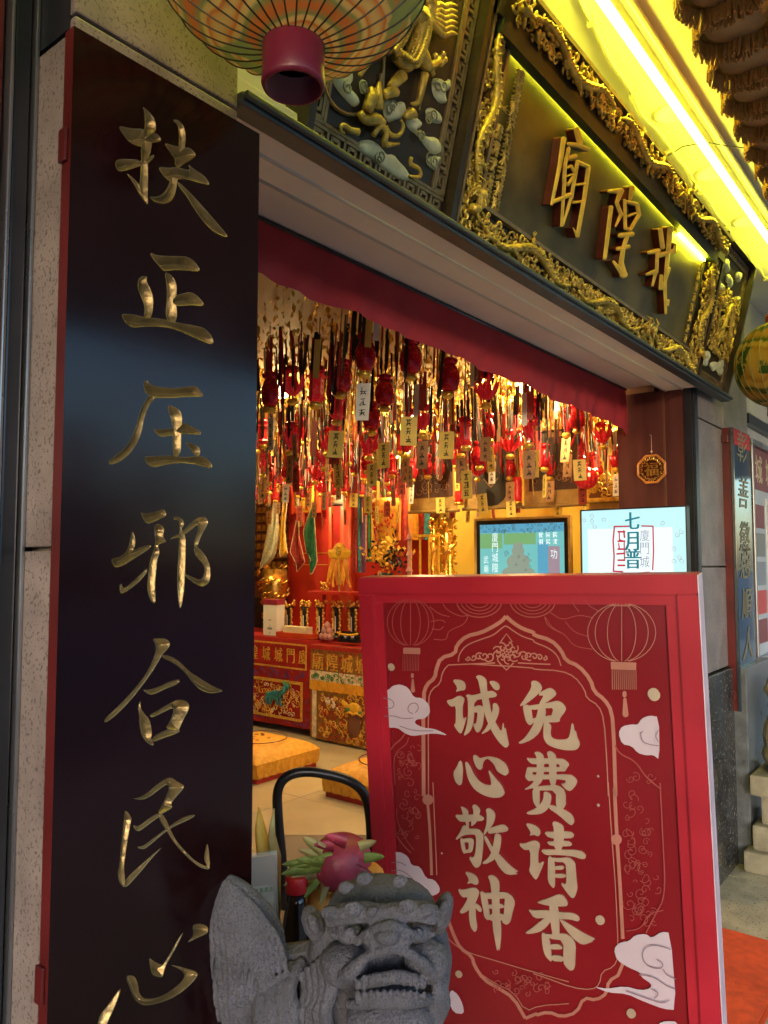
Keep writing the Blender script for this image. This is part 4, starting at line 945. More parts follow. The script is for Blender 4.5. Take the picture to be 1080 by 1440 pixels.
for k in range(26): spiral(sf, cx2+rng.gauss(0, 22), cy2+rng.gauss(0, 8)+4, rng.uniform(3, 8), rng.random()*6, 1, 1.2, sg=rng.choice((-1, 1)))
for k in range(7):
    for q in range(4):
        bx_, by_ = ((600+k*0, 840) if k == 0 else (0, 0)); 
sf.build('flower_print', M['poster_faint'], po)
pn = MB()
line(pn, g(VB, [(415,890),(440,935),(520,970),(570,1050),(645,1110)]), 1.8, .0005); line(pn, g(VD, [(585,0),(600,300),(610,520),(560,610),(520,690)]), 1.8, .0005); line(pn, g(VD, [(430,680),(500,670),(530,600),(600,585)]), 1.4, .0005)
line(pn, g(VA, [(170,1150),(165,960),(185,900),(235,860),(255,830)]), 2.0, .0005); line(pn, g(VA, [(205,1090),(195,980),(210,920),(265,885),(272,850)]), 1.2, .0005)
line(pn, g(VC, [(185,0),(195,60),(183,180),(200,250),(240,310),(285,355)]), 1.8, .0005); line(pn, g(VC, [(212,130),(215,200),(260,290),(300,340)]), 1.0, .0005)
for cx3, cy3 in (g(VA, [(630,130)])[0], g(VA, [(900,130)])[0]):
    for q in range(4): line(pn, [(cx3+(14+q*6)*math.cos(a), cy3+8+(10+q*4.5)*math.sin(a)) for a in np.linspace(.1, 3.04, 14)], 1.1 if q < 3 else 1.6, .0005, 0)
for l in ([(440,150),(455,200),(530,240),(570,235)], [(575,235),(555,280),(500,300),(470,320),(465,360),(400,355)], [(960,240),(975,290),(1060,330)], [(380,190),(430,230),(480,240)], [(385,265),(440,255),(460,270)], [(390,300),(430,310),(450,290)]): line(pn, g(VA, l), 1.1, .0005)
for l in ([(65,245),(100,300),(165,330),(205,390),(300,405)], [(90,220),(150,260),(230,230),(300,245)], [(165,265),(210,320),(280,340)], [(200,150),(205,180),(235,215)], [(260,155),(290,190),(330,210)]): line(pn, g(VB, l), 1.0, .0005)
pn.build('pattern_print', M['poster_faint'], po)
def lantern_print(V, cx, cy, rx, ry, capw, nm):
    o = MB()
    for k in (-1, -.78, -.42, 0, .42, .78, 1):
        line(o, g(V, [(cx+rx*k*math.cos(a), cy+ry*math.sin(a)) for a in np.linspace(-math.pi/2+.22, math.pi/2-.22, 15)]), 1.0, .0005, 0)
    return o
o = lantern_print(VA, 283, 270, 118, 118, 0, 0)
for k in range(11): line(o, g(VA, [(245+k*8, 432), (244+k*8, 515)]), .8, .0005, 0)
o.build('lantern_print', M['poster_faint'], po)
inked([g(VA, [(242,145),(315,143),(316,165),(240,166)])], PO, .0009, smooth=0).build('lantern_cap_print', M['poster_line'], po); inked([g(VA, [(242,398),(328,400),(328,432),(242,430)])], PO, .0009, smooth=0).build('lantern_cap_print', M['poster_line'], po)
inked([{'l': g(VA, [(288,535),(288,545)]), 'r': 2}, {'l': g(VA, [(290,560),(291,615)]), 'r': [1.2, 3]}], PO, .0009).build('tassel_print', M['poster_line'], po)
o = lantern_print(VB, 450, 320, 172, 148, 0, 0)
for k in range(13): line(o, g(VB, [(402+k*10, 508), (403+k*10, 608)]), .9, .0005, 0)
o.build('lantern_print', M['poster_line'], po)
inked([g(VB, [(388,162),(495,164),(494,190),(386,188)])], PO, .0009, smooth=0).build('lantern_cap_print', M['poster_line'], po); inked([g(VB, [(392,470),(522,474),(520,512),(394,508)])], PO, .0009, smooth=0).build('lantern_cap_print', M['poster_line'], po)
inked([{'l': g(VB, [(462,628),(462,640)]), 'r': 2.8}, {'l': g(VB, [(464,660),(467,735)]), 'r': [2.2, 4.2]}], PO, .0009).build('tassel_print', M['poster_line'], po)
# clouds
CL = [(VA, [(147,615),(170,612),(190,590),(230,583),(270,600),(298,650),(340,652),(375,685),(380,730),(350,758),(310,760),(300,780),(345,803),(400,808),(440,825),(470,842),(400,830),(340,838),(290,845),(250,830),(215,802),(152,803)],
        [[(150,650),(190,655),(208,685),(185,705),(160,695)], [(300,730),(270,715),(280,680),(315,672),(330,700),(310,725)], [(152,742),(200,738),(250,755),(300,750)], [(230,790),(300,815),(400,815)]]),
      (VB, [(432,830),(450,795),(500,785),(530,788),(550,755),(590,740),(637,748),(640,965),(610,940),(570,942),(530,930),(500,895),(450,885)], [[(545,820),(555,870),(600,885),(638,890)], [(560,815),(545,830)], [(637,810),(620,840),(637,870)]]),
      (VC, [(187,352),(230,350),(270,375),(285,418),(330,425),(360,485),(400,490),(430,530),(425,560),(370,580),(300,540),(240,490),(190,490)], [[(190,440),(240,435),(300,480),(312,520)], [(190,400),(230,395),(265,415)]]),
      (VD, [(372,765),(395,735),(440,730),(470,700),(520,695),(545,715),(590,685),(632,690),(660,1045),(600,1040),(520,1010),(430,970),(345,965),(275,935),(340,948),(420,935),(500,955),(540,945),(545,925),(500,895),(490,870),(440,850),(385,815)],
        [[(635,760),(580,740),(520,745),(500,790),(530,840),(590,850),(605,825),(570,805)], [(600,850),(620,880),(658,895)], [(490,875),(560,885),(620,930),(655,940)], [(545,940),(585,960),(560,985)], [(430,950),(500,975),(600,1010),(630,990)]]),
      (VD, [(575,1108),(610,1095),(665,1098),(668,1160),(575,1160)], []),
      (VC, [(485,1045),(520,1070),(545,1120),(552,1170),(500,1165),(470,1100)], [])]
for V, o_, lines_ in CL:
    q = inked([g(V, o_)], PO, .0035, res=.7).build('cloud_print', M['poster_cloud'], po)
    mb = MB()
    for l in lines_: line(mb, g(V, l), 1.3, .0042)
    if mb.v: mb.build('cloud_line_print', M['poster_cloud_line'], q)
for V, x, y, r in ((VA, 184, 496, 4.6), (VB, 612, 634, 8), (VB, 330, 1047, 1.6), (VD, 309, 631, 6), (VD, 452, 1060, 6), (VC, 526, 968, 4.5), (VC, 440, 357, 1.2), (VD, 301, 103, 2)):
    x, y = g(V, [(x, y)])[0]; inked([{'l': [(x-r*.1, y-r*.15), (x+r*.1, y+r*.15)], 'r': r}], PO, .0045, res=.6).build('gold_dot_print', M['poster_gold'], po)
for x, y, r in ((542.5, 836.5, 1.7), (925, 844, 4.5)):
    q = PO.at(x, y, .002); MB().lathe([(r*.0021, 0), (r*.0020, .002), (r*.001, .0035), (.0002, .004)], q, 14, ax=tuple(SN)).build('pin', M['steel'], sg, True)
# ================================================================== text set in the built-in fallback face
_txt = {}
def glyph_mesh(ch):
    """outline of one written character, normalised to a unit box, as (verts, faces)"""
    if ch in _txt: return _txt[ch]
    cu = bpy.data.curves.new('t', 'FONT'); cu.body = ch; cu.resolution_u = 2
    o = bpy.data.objects.new('t', cu); COL.objects.link(o); bpy.context.view_layer.update()
    me = bpy.data.meshes.new_from_object(o.evaluated_get(bpy.context.evaluated_depsgraph_get()))
    v = np.array([q.co[:2] for q in me.vertices]) if len(me.vertices) else np.zeros((0, 2)); f = [tuple(p.vertices) for p in me.polygons]
    bpy.data.objects.remove(o); bpy.data.curves.remove(cu); bpy.data.meshes.remove(me)
    if len(v): lo, hi = v.min(0), v.max(0); v = (v-(lo+hi)/2)/max((hi-lo).max(), 1e-6)
    _txt[ch] = (v, f); return _txt[ch]
def write(mb, ch, P_, u, v, w_, h_, lift, m=0, slant=0.0, thick=0.0, bold=0.0):
    gv, gf = glyph_mesh(ch)
    for du_ in ([0] if not bold else [-bold, bold]):
        mb.add([P_.uv(u+du_+(x+slant*y)*w_, v+y*h_, lift+(.0002 if du_ > 0 else 0)) for x, y in gv], gf, m)
def planeX(X): return Plane((X, 0, 0), (0, -1, 0), (0, 0, 1))      # faces -X: u = -Y, v = Z
def uvX(px, py, X): q = onX(px, py, X); return -q[1], q[2]

# ================================================================== curtain strip inside the lintel
cu_ = thing('valance_curtain', (2.4, .29, S_Z-.03), 'plain maroon cloth valance hung across the top of the doorway', 'curtain')
mb = MB(); nx, nz = 130, 10; x0, x1 = .96, JX-.006; rng = random.Random(2)
for i in range(nz+1):
    for j in range(nx+1):
        t, s = j/nx, i/nz; x = x0+(x1-x0)*t; zb = 2.215-.062*t+.002*math.sin(t*23)+.0015*math.sin(t*61)
        if t > .93: zb -= .03*(t-.93)/.07
        z = 2.357+(zb-2.357)*s
        y = .292+s*(.010*math.sin(x*13+s*2)+.006*math.sin(x*31+1+s*4)+.004*math.sin(x*57+s*7))+.004*noise.noise((x*9, z*9, 0))*s*2
        mb.v.append((x, y, z))
for i in range(nz):
    for j in range(nx): q = i*(nx+1)+j; mb.f.append((q, q+nx+1, q+nx+2, q+1)); mb.m.append(0)
mb.build('cloth', M['curtain'], cu_, True)
MB().tube([(x0, .290, 2.350), (x1, .290, 2.350)], .006, 6).build('rod', M['metal_dark'], cu_)

# ================================================================== gold netting under the inside ceiling and warm bulbs
rng = random.Random(21); net = MB()
for k in range(34000):
    az = R_(rng.uniform(20, 52)); dist = 2.6+4.6*math.sqrt(rng.random()); x, y = dist*math.cos(az), dist*math.sin(az)-1.1
    if x > 5.56 or y < .42 or y > 6.3: continue
    z = IC_Z-.012-.17*rng.random()**1.3; a = rng.random()*6.3; s = rng.uniform(.008, .020)
    e1 = np.array([math.cos(a)*.35, math.sin(a)*.35, rng.uniform(.5, 1.2)])*s; e2 = np.array([-math.sin(a), math.cos(a), rng.uniform(-.5, .5)])*s*.5; c = np.array([x, y, z])
    net.add([c-e1, c-e2, c+e1, c+e2], [(0, 1, 2, 3)])
tag(net.build('gold_tinsel', M['gold_net']), 'dense gold tinsel netting covering the inside ceiling above the lanterns', 'tinsel', None, 'stuff')
for i, (x, y, e) in enumerate(((2.9, 1.9, 3), (3.2, 3.3, 4), (3.6, .8, 9), (4.0, 1.8, 9), (4.2, 3.1, 8), (4.4, 4.4, 9), (4.8, .7, 12), (5.1, 1.6, 12), (5.1, 2.7, 11), (5.2, 3.9, 11))):
    d = thing('ceiling_bulb', (x, y, IC_Z), 'warm glowing ceiling bulb hidden among the gold tinsel above the lanterns', 'light', 'warm bulbs inside')
    MB().lathe([(.02, 0), (.03, -.03), (.02, -.05)], (x, y, IC_Z), 12).build('socket', M['plaster_white'], d, True)
    MB().ball((x, y, IC_Z-.09), .045, 12, 8).build('bulb', M['bulb_warm'], d, True)
    L_ = bpy.data.lights.new('bulb_light', 'POINT'); L_.energy = e*.8; L_.color = (1, .76, .34); L_.shadow_soft_size = .05
    lo_ = bpy.data.objects.new('bulb_light', L_); COL.objects.link(lo_); lo_.parent = d; lo_.location = (0, 0, -.155)

# ================================================================== blessing lanterns: red body, dark ribbons, paper slips, name tag
TAGM = ['tag_yellow', 'tag_wood', 'tag_red', 'white_card', 'tag_wood', 'tag_yellow']
def tag_marks(P_, u, v, w_, h_, rng, n=3):
    mb = MB(); s = min(w_*.62, h_/(n+.6))
    def st(x0, y0, x1, y1, w2, z):
        L_ = math.hypot(x1-x0, y1-y0)+1e-9; nx, ny = -(y1-y0)/L_*w2, (x1-x0)/L_*w2
        mb.add([P_.uv(x0-nx, y0-ny, z), P_.uv(x1-nx, y1-ny, z), P_.uv(x1+nx, y1+ny, z), P_.uv(x0+nx, y0+ny, z)], [(0, 1, 2, 3)])
    zz = .0012
    for k in range(n):
        y = v+h_*.5-(k+.75)*h_/(n+.5)
        for q in range(rng.randint(1, 3)): yy = y+s*rng.uniform(-.4, .42); x = rng.uniform(.22, .42)*s; st(u-x, yy-s*.03, u+x, yy+s*.04, s*.045, zz); zz += .00003
        for q in range(rng.randint(1, 2)): x = u+rng.uniform(-.28, .28)*s; st(x, y+s*rng.uniform(.2, .45), x+rng.uniform(-.06, .06)*s, y-s*rng.uniform(.2, .48), s*.05, zz); zz += .00003
        st(u-.05*s, y, u-rng.uniform(.2, .4)*s, y-s*.42, s*.045, zz); zz += .00003; st(u+.05*s, y, u+rng.uniform(.2, .4)*s, y-s*.40, s*.055, zz); zz += .00003
    return mb
protos = []
def make_lantern(variant):
    rng = random.Random(100+variant)
    kind_ = {'tag_yellow': 'yellow', 'tag_wood': 'brown', 'tag_red': 'red', 'white_card': 'white'}[TAGM[variant % len(TAGM)]]
    d = thing('blessing_lantern', (0, 0, 0), 'small red lantern with dark ribbons and a hanging %s name tag under gold tinsel ceiling' % kind_, 'lantern', 'blessing lanterns under the inside ceiling')
    r = .058; zt = -.06                                     # origin at the ceiling
    bodym = M['red_glow'] if variant % 3 else M['red_foil']; k_ = (.55, .72, .45, .62, .40, .58, .74, .5, .6)[variant]; r *= k_
    if variant % 3 == 0:                                    # round lantern
        MB().lathe([(.02, zt-.155), (r*.7, zt-.162), (r, zt-.19), (r*1.03, zt-.22), (r*.85, zt-.25), (.02, zt-.262)], (0, 0, 0), 12).build('body', bodym, d, True)
    elif variant % 3 == 1:                                  # lotus lamp with open petals
        mb = MB(); mb.lathe([(.012, zt-.25), (r*.55, zt-.24), (r*.5, zt-.19), (.012, zt-.17)], (0, 0, 0), 8)
        for q in range(9):
            a = 6.283*q/9; c_, s_ = math.cos(a), math.sin(a); w2 = r*.42
            mb.add([(r*.4*c_, r*.4*s_, zt-.25), (r*1.1*c_-w2*s_, r*1.1*s_+w2*c_, zt-.215), (r*1.5*c_, r*1.5*s_, zt-.16+.02*(q % 2)), (r*1.1*c_+w2*s_, r*1.1*s_-w2*c_, zt-.215)], [(0, 1, 2, 3)])
        mb.build('body', bodym, d)
    else:                                                   # six sided palace lantern
        mb = MB(); mb.lathe([(r*.5, zt-.15), (r*1.25, zt-.165), (r*.8, zt-.175), (r*.8, zt-.235), (r*1.0, zt-.245), (r*.4, zt-.27)], (0, 0, 0), 6); mb.build('body', bodym, d)
    r = .058
    MB().lathe([(.018, zt-.125), (.034, zt-.135), (.030, zt-.15), (.018, zt-.156)], (0, 0, 0), 10).build('top_cap', M['red_foil'], d, True)
    MB().lathe([(.018, zt-.262), (.026, zt-.275), (.016, zt-.288)], (0, 0, 0), 10).build('bottom_cap', M['gold_net'], d, True)
    MB().tube([(0, 0, 0), (0, 0, zt-.1)], .002, 4).build('cord', M['rib_dark'], d)
    tps = [MB(), MB(), MB()]; nrb = 15+variant % 3
    for k in range(nrb):
        a = 6.283*k/nrb+rng.uniform(-.2, .2); rr = r*rng.uniform(.9, 2.0); x, y = rr*math.cos(a), rr*math.sin(a); l = rng.uniform(.10, .24); wd = rng.uniform(.003, .0075); tx, ty = -math.sin(a)*wd, math.cos(a)*wd
        z0 = zt+rng.uniform(-.06, .03); sx = rng.uniform(-.012, .012)
        tps[rng.choice((0, 0, 0, 0, 0, 0, 2, 2))].add([(x-tx, y-ty, z0), (x+tx, y+ty, z0), (x+tx*1.1+sx, y+ty*1.1, z0-l), (x+sx, y, z0-l-.018), (x-tx*1.1+sx, y-ty*1.1, z0-l)], [(0, 1, 2, 3, 4)])
    for tp, m_ in zip(tps, ('black_fringe', 'gold_net', 'cloth_red')):
        if tp.v: tp.build('ribbons', M[m_], d)
    for k in range(2):                                      # paper slips
        a = math.pi+rng.uniform(-1.1, 1.1)+k*.35; rr = r*2.0; x, y = rr*math.cos(a), rr*math.sin(a); wd = .011; tx, ty = -math.sin(a)*wd, math.cos(a)*wd; l = rng.uniform(.10, .15)
        MB().add([(x-tx, y-ty, zt-.06), (x+tx, y+ty, zt-.06), (x+tx, y+ty, zt-.06-l), (x-tx, y-ty, zt-.06-l)], [(0, 1, 2, 3)]).build('paper_slip', M[('tag_yellow', 'white_card', 'tag_red')[(variant+k) % 3]], d)
    tz = zt-.33-rng.uniform(0, .15); tw, th = rng.uniform(.024, .032), rng.uniform(.052, .068); a = math.pi+rng.uniform(-.7, .5)
    e = Plane((0, 0, 0), (-math.sin(a), math.cos(a), 0), (0, 0, 1))
    if e.n[0] > 0: e = Plane((0, 0, 0), (math.sin(a), -math.cos(a), 0), (0, 0, 1))
    MB().tube([(0, 0, zt-.29), (0, 0, tz+th)], .0015, 4).build('tag_cord', M['rib_dark'], d)
    tmb = uvbox(MB(), -tw, tw, tz-th, tz+th, -.002, 0, e); tg = tmb.build('name_tag', M[TAGM[variant % len(TAGM)]], d)
    tag_marks(e, 0, tz, tw*2, th*2, rng, 3).build('tag_writing', M['ink'], tg)
    return d
for v in range(9): protos.append(make_lantern(v))
used = set(); rng = random.Random(77); cnt = 0
for i in range(13):
    for j in range(18):
        x = 2.0+i*.275+rng.uniform(-.07, .07); y = .60+j*.275+rng.uniform(-.07, .07)
        # keep those in view of the doorway
        dx, dy = x, y+1.1; az = math.degrees(math.atan2(dy, dx))
        if az > 53 or az < 19: continue
        v = rng.randrange(9)
        if v not in used: d = protos[v]; used.add(v)
        else: d = copy_tree(protos[v])
        d.location = (x, y, IC_Z-rng.uniform(0.0, .17)); d.rotation_euler = (rng.uniform(-.07, .07), rng.uniform(-.07, .07), rng.uniform(-.6, .6)); cnt += 1
for v in range(9):
    if v not in used:
        for o in [protos[v]]+list(protos[v].children_recursive): bpy.data.objects.remove(o)
print('lanterns', cnt)

# ================================================================== altar tables
def spray(mb, P_, u0, u1, v0, v1, n, h, rng, r=(.01, .03), tr=.003, mm=(0,)):
    for k in range(n): curl(mb, P_, rng.uniform(u0, u1), rng.uniform(v0, v1), rng.uniform(*r), h, rng.random()*6.3, rng.uniform(.5, 1.3), tr, rng.choice((-1, 1)), rng.choice(mm), 8)
def cloth_table(name, X, Y0, Y1, ztop, zbot, mtl, label, fold):
    d = thing(name, (X+.3, (Y0+Y1)/2, 0), label, 'table')
    MB().bbox(X+.004, X+.62, Y0, Y1, ztop-.03, ztop-.002, .004).build('tabletop', M['cloth_red'], d)
    for a in (X+.06, X+.56):
        for b in (Y0+.05, Y1-.05): MB().box(a-.025, a+.025, b-.025, b+.025, 0, ztop-.03).build('leg', M['wood_dark'], d)
    mb = MB(); n = 60; k = 12
    for i in range(k+1):
        for j in range(n+1):
            t, s = j/n, i/k; y = Y1+(Y0-Y1)*t; z = ztop+(zbot-ztop)*s-(.03*math.sin(math.pi*t) if fold else 0)*s*.4
            mb.v.append((X+fold*s*(.008*math.sin(t*26)+.006*math.sin(t*57+1)), y, z))
    for i in range(k):
        for j in range(n): q = i*(n+1)+j; mb.f.append((q, q+n+1, q+n+2, q+1)); mb.m.append(0)
    c = mb.build('altar_cloth', mtl, d, True); return d, c
AX = 4.86
t1, c1 = cloth_table('altar_table', AX, 3.50, 5.55, .822, .065, M['cloth_red'], 'altar table under red embroidered cloth with a teal beast and gold lettering', .7)
PX1 = planeX(AX-.014)
rng = random.Random(9)
def band(parent, mtl, X, l, r, t, b, name='gold_band'):
    (u0, v1), (u1, v0) = uvX(l, t, X), uvX(r, b, X); P_ = planeX(X); uvbox(MB(), u0, u1, v0, v1, 0, .006, P_).build(name, mtl, parent)
# lettering band: frame and characters 廈 門 城 城 隍, right to left
u_r = -3.60; 
zc = .675
for (a, b, c, e) in ((-5.5, -3.575, .768, .782), (-5.5, -3.575, .562, .576), (-3.589, -3.575, .5765, .7675)): uvbox(MB(), a, b, c, e, 0, .006, PX1).build('gold_band', M['thread_gold'], c1)
for k, ch in enumerate('廈門城城隍廟'):
    u, _ = uvX(426.5-k*17.2, 920, AX-.014); w_ = MB(); write(w_, ch, PX1, u, zc, .10, .125, .0045, bold=.003); w_.build('character', M['thread_gold'], c1)
for (a, b, c, e) in ((-5.5, -3.62, .432, .458), (-3.645, -3.62, .125, .4315), (-5.5, -3.646, .118, .140)): uvbox(MB(), a, b, c, e, 0, .006, PX1).build('gold_band', M['thread_gold'], c1)
mb = MB(); spray(mb, PX1, -5.4, -3.60, .475, .545, 120, .003, rng, (.012, .022), .0035); mb.build('embroidery', M['thread_purple'], c1)
mb = MB(); spray(mb, PX1, -3.60, -3.53, .10, .46, 14, .003, rng, (.012, .022), .0035); spray(mb, PX1, -5.4, -3.55, .085, .11, 40, .003, rng, (.01, .016), .003); mb.build('embroidery', M['thread_purple'], c1)
mb = MB(); spray(mb, PX1, -4.75, -3.68,   .16, .42, 110, .003, rng, (.02, .045), .0035); spray(mb, PX1, -4.4, -3.9, .14, .22, 24, .003, rng, (.02, .04), .004); mb.build('embroidery', M['thread_gold'], c1)
mb = MB(); spray(mb, PX1, -4.6, -3.7, .15, .40, 60, .004, rng, (.015, .03), .003); mb.build('embroidery', M['thread_pale'], c1)
# the teal beast: shaped body, neck, head, legs and tail flames in low relief
ub, vb = uvX(389, 977, AX); bs = MB()
bs.ell(PX1.uv(ub, vb, .006), PX1.u*.095+PX1.v*.015, PX1.v*.045, PX1.n*.016, 12, 8); bs.ell(PX1.uv(ub-.075, vb-.02, .006), PX1.u*.05, PX1.v*.045, PX1.n*.015, 10, 7)
bs.tube([PX1.uv(ub+.07, vb+.02, .01), PX1.uv(ub+.12, vb+.05, .012), PX1.uv(ub+.13, vb+.085, .01)], [.03, .024, .022], 8); bs.ell(PX1.uv(ub+.15, vb+.09, .012), PX1.u*.035, PX1.v*.022, PX1.n*.015, 9, 6)
for a, b in ((-.10, -.09), (-.06, -.085), (.03, -.08), (.075, -.085)): bs.tube([PX1.uv(ub+a, vb-.02, .008), PX1.uv(ub+a-.008, vb-.055, .01), PX1.uv(ub+a+.012, vb+b, .008)], [.016, .012, .010], 6)
bs.build('embroidered_beast', M['thread_teal'], c1, True)
fl_ = MB()
for k in range(6): a = .4+k*.28; fl_.tube([PX1.uv(ub+.13, vb+.06, .008), PX1.uv(ub+.13+.05*math.cos(a), vb+.06+.05*math.sin(a), .012), PX1.uv(ub+.13+.10*math.cos(a+.4), vb+.06+.09*math.sin(a+.4), .006)], [.008, .008, .002], 5)
fl_.build('embroidered_flames', M['thread_green'], c1)
# second table
AX2 = 4.80
t2, c2 = cloth_table('altar_table', AX2, 1.55, 3.485, .80, .02, M['cloth_mustard'], 'altar table under mustard brocade cloth with a fringe and gold lettering', .35)
PX2 = planeX(AX2-.010)
for k, ch in enumerate('廟隍城城'):
    u, v = uvX(448.5+k*20.5, 924+k*2.0, AX2); w_ = MB(); write(w_, ch, PX2, u, .668, .125, .145, .006, bold=.004); w_.build('character', M['thread_gold'], c2)
uvbox(MB(), -3.48, -1.56, .765, .797, 0, .006, PX2).build('red_hem', M['cloth_red'], c2)
mb = MB(); spray(mb, PX2, -3.46, -2.7, .58, .76, 60, .003, rng, (.012, .03), .003); mb.build('embroidery', M['cloth_red'], c2)
uvbox(MB(), -3.48, -1.56, .505, .585, 0, .005, PX2).build('sea_band', M['thread_pale'], c2)
mb = MB(); spray(mb, PX2, -3.46, -2.7, .515, .575, 44, .006, rng, (.012, .026), .004); mb.build('embroidery', M['thread_green'], c2)
fg = MB()
for k in range(150): u = -3.48+k*.0128; uvbox(fg, u, u+.0108, .425+rng.uniform(-.004, .004), .5045, 0, .006+rng.uniform(0, .003), PX2)
fg.build('fringe', M['brocade'], c2)
mb = MB(); spray(mb, PX2, -3.36, -2.7, .04, .41, 170, .003, rng, (.014, .04), .0045); mb.build('embroidery', M['thread_gold'], c2)
mb = MB(); spray(mb, PX2, -3.36, -2.7, .03, .40, 120, .003, rng, (.014, .03), .004); mb.build('embroidery', M['cloth_red'], c2)
mb = MB()
for k in range(16): a = rng.uniform(0, 6.3); mb.ball(PX2.uv(-3.26+.045*math.cos(a*3)+k*.004, .37-.05*rng.random()*1.6, .006), .013, 7, 5)
mb.build('embroidered_pearls', M['thread_pale'], c2, True)
uvbox(MB(), -3.45, -3.405, .03, .42, 0, .006, PX2).build('side_trim', M['thread_pale'], c2)
# masked face in the brocade: dark beard, gold brow, green crown flap
uf, vf = uvX(500, 1005, AX2); mk = MB()
mk.ell(PX2.uv(uf, vf-.085, .004), PX2.u*.075, PX2.v*.105, PX2.n*.02, 12, 8); mk.build('dark_beard', M['wall_brown'], c2, True)
mk = MB(); mk.ell(PX2.uv(uf, vf+.05, .006), PX2.u*.07, PX2.v*.05, PX2.n*.02, 10, 7)
mk.tube([PX2.uv(uf-.085, vf+.0, .016), PX2.uv(uf-.04, vf+.02, .022), PX2.uv(uf, vf+.005, .024), PX2.uv(uf+.04, vf+.02, .022), PX2.uv(uf+.085, vf, .016)], .010, 6); mk.ell(PX2.uv(uf-.09, vf+.07, .006), PX2.u*.05-PX2.v*.03, PX2.v*.02+PX2.u*.012, PX2.n*.014, 8, 6); mk.build('gold_brow', M['flag_yellow'], c2, True)
mk = MB(); mk.ell(PX2.uv(uf-.06, vf+.035, .012), PX2.u*.035, PX2.v*.022, PX2.n*.016, 8, 6); mk.ell(PX2.uv(uf+.06, vf+.02, .012), PX2.u*.02, PX2.v*.02, PX2.n*.014, 8, 6); mk.build('green_flap', M['thread_green'], c2, True)

# ================================================================== things on the altar
def put(px, py, X): q = onX(px, py, X); return q[1], q[2]
TZ = .824
def rectX(px0, px1, py0, X): a = onX(px0, py0, X); b = onX(px1, py0, X); return b[1], a[1]     # y range, low first
y0, y1 = rectX(370, 389, 880, 4.93); d = thing('gift_box', (4.95, (y0+y1)/2, TZ), 'tall white gift box with maroon lid standing on the red altar cloth', 'box')
hgt = put(380, 850, 4.93)[1]
MB().bbox(4.93, 5.03, y0, y1, TZ, hgt-.003, .003).build('carton', M['white_card'], d); MB().bbox(4.926, 5.034, y0-.004, y1+.004, hgt-.002, hgt+.045, .003).build('lid', M['box_maroon'], d)
P_ = planeX(4.93); pm = MB(); uc = -(y0+y1)/2
for k in range(3): uvbox(pm, uc-.018+k*.013, uc-.009+k*.013, TZ+.135, TZ+.147, .0005, .0012, P_)
uvbox(pm, uc-.03, uc+.03, TZ+.055, TZ+.075, .0005, .0012, P_); uvbox(pm, uc-.015, uc+.015, TZ+.02, TZ+.026, .0005, .0012, P_); uvbox(pm, uc-.003, uc+.003, TZ+.076, TZ+.10, .0005, .0012, P_); pm.build('print', M['notice_ink'], d)
y0, y1 = rectX(389, 443, 885, 4.91); d = thing('offering_tray', (5.0, (y0+y1)/2, TZ), 'shallow red tray on the red altar cloth holding a cream block', 'tray')
mb = MB(); mb.bbox(4.90, 5.12, y0, y1, TZ, TZ+.012, .003); mb.build('tray_base', M['orange_red'], d)
for a in ((4.90, 4.91, y0, y1), (5.11, 5.12, y0, y1)): MB().bbox(*a, TZ+.0125, TZ+.045, .002).build('rim', M['orange_red'], d)
for a in ((4.9105, 5.1095, y0, y0+.01), (4.9105, 5.1095, y1-.01, y1)): MB().bbox(*a, TZ+.0125, TZ+.045, .002).build('rim', M['orange_red'], d)
y0, y1 = rectX(398, 431, 875, 4.95); bk = MB().bbox(4.95, 5.03, y0, y1, TZ+.013, TZ+.095, .006).build('cream_block', M['cream'], None, False, (4.99, (y0+y1)/2, TZ+.013)); tag(bk, 'cream coloured paper block lying in the red tray on the altar', 'block')
yb = onX(458, 880, 4.93)[1]
for k, (a, b, c) in enumerate(((-.05, 0, 0), (0, .0, 0), (.05, .01, 0), (-.025, .02, .05), (.03, .02, .048), (.0, .05, .0), (.0, .02, .095))):
    c_ = np.array([4.93+b, yb+a, TZ+.03+c]); mb = MB()
    mb.lathe([(.006, -.03), (.024, -.022), (.032, 0), (.026, .018), (.012, .03), (.002, .038)], c_, 12); o = mb.build('peach_bun', M['bun_pink'], None, True, c_-np.array([0, 0, .03])); tag(o, 'pink peach shaped bun in a heap on the altar beside the red tray', 'bun', 'heap of peach buns')
# row of black and gilt incense holders
for k in range(5):
    px = 407+k*22.5; y, z1 = put(px, 846, 5.12); d = thing('incense_holder', (5.12, y, TZ), 'black and gilt incense holder, %s from the gift box in the altar row' % ['first', 'second', 'third', 'fourth', 'fifth'][k], 'incense holder', 'incense holders on the altar')
    H = z1-TZ
    mb = MB(); mb.lathe([(.035, 0), (.04, .01), (.026, .03), (.026, H*.72), (.04, H*.8), (.05, H*.86)], (5.12, y, TZ), 12); mb.build('stem', M['black_plastic'], d)
    mb = MB(); cr = random.Random(k); 
    for q in range(22): a = cr.random()*6.3; mb.ball((5.12+.045*math.cos(a), y+.05*math.sin(a), TZ+H*.86+cr.random()*H*.16), .014, 6, 4)
    mb.build('gilt_top', M['gold_bright'], d, True)
    mb = MB()
    for s in (-1, 1):
        for q in range(9): mb.ell((5.12-.012, y+s*(.036+.006*(q % 2)), TZ+.03+q*H*.085), (.014, 0, 0), (0, .014, 0), (0, 0, .018), 6, 5)
    mb.build('gilt_dragon', M['gold_bright'], d, True)
    uvbox(MB(), -y-.006, -y+.006, TZ+.05, TZ+H*.6, .0265, .029, planeX(5.12)).build('label_strip', M['white_card'], d)
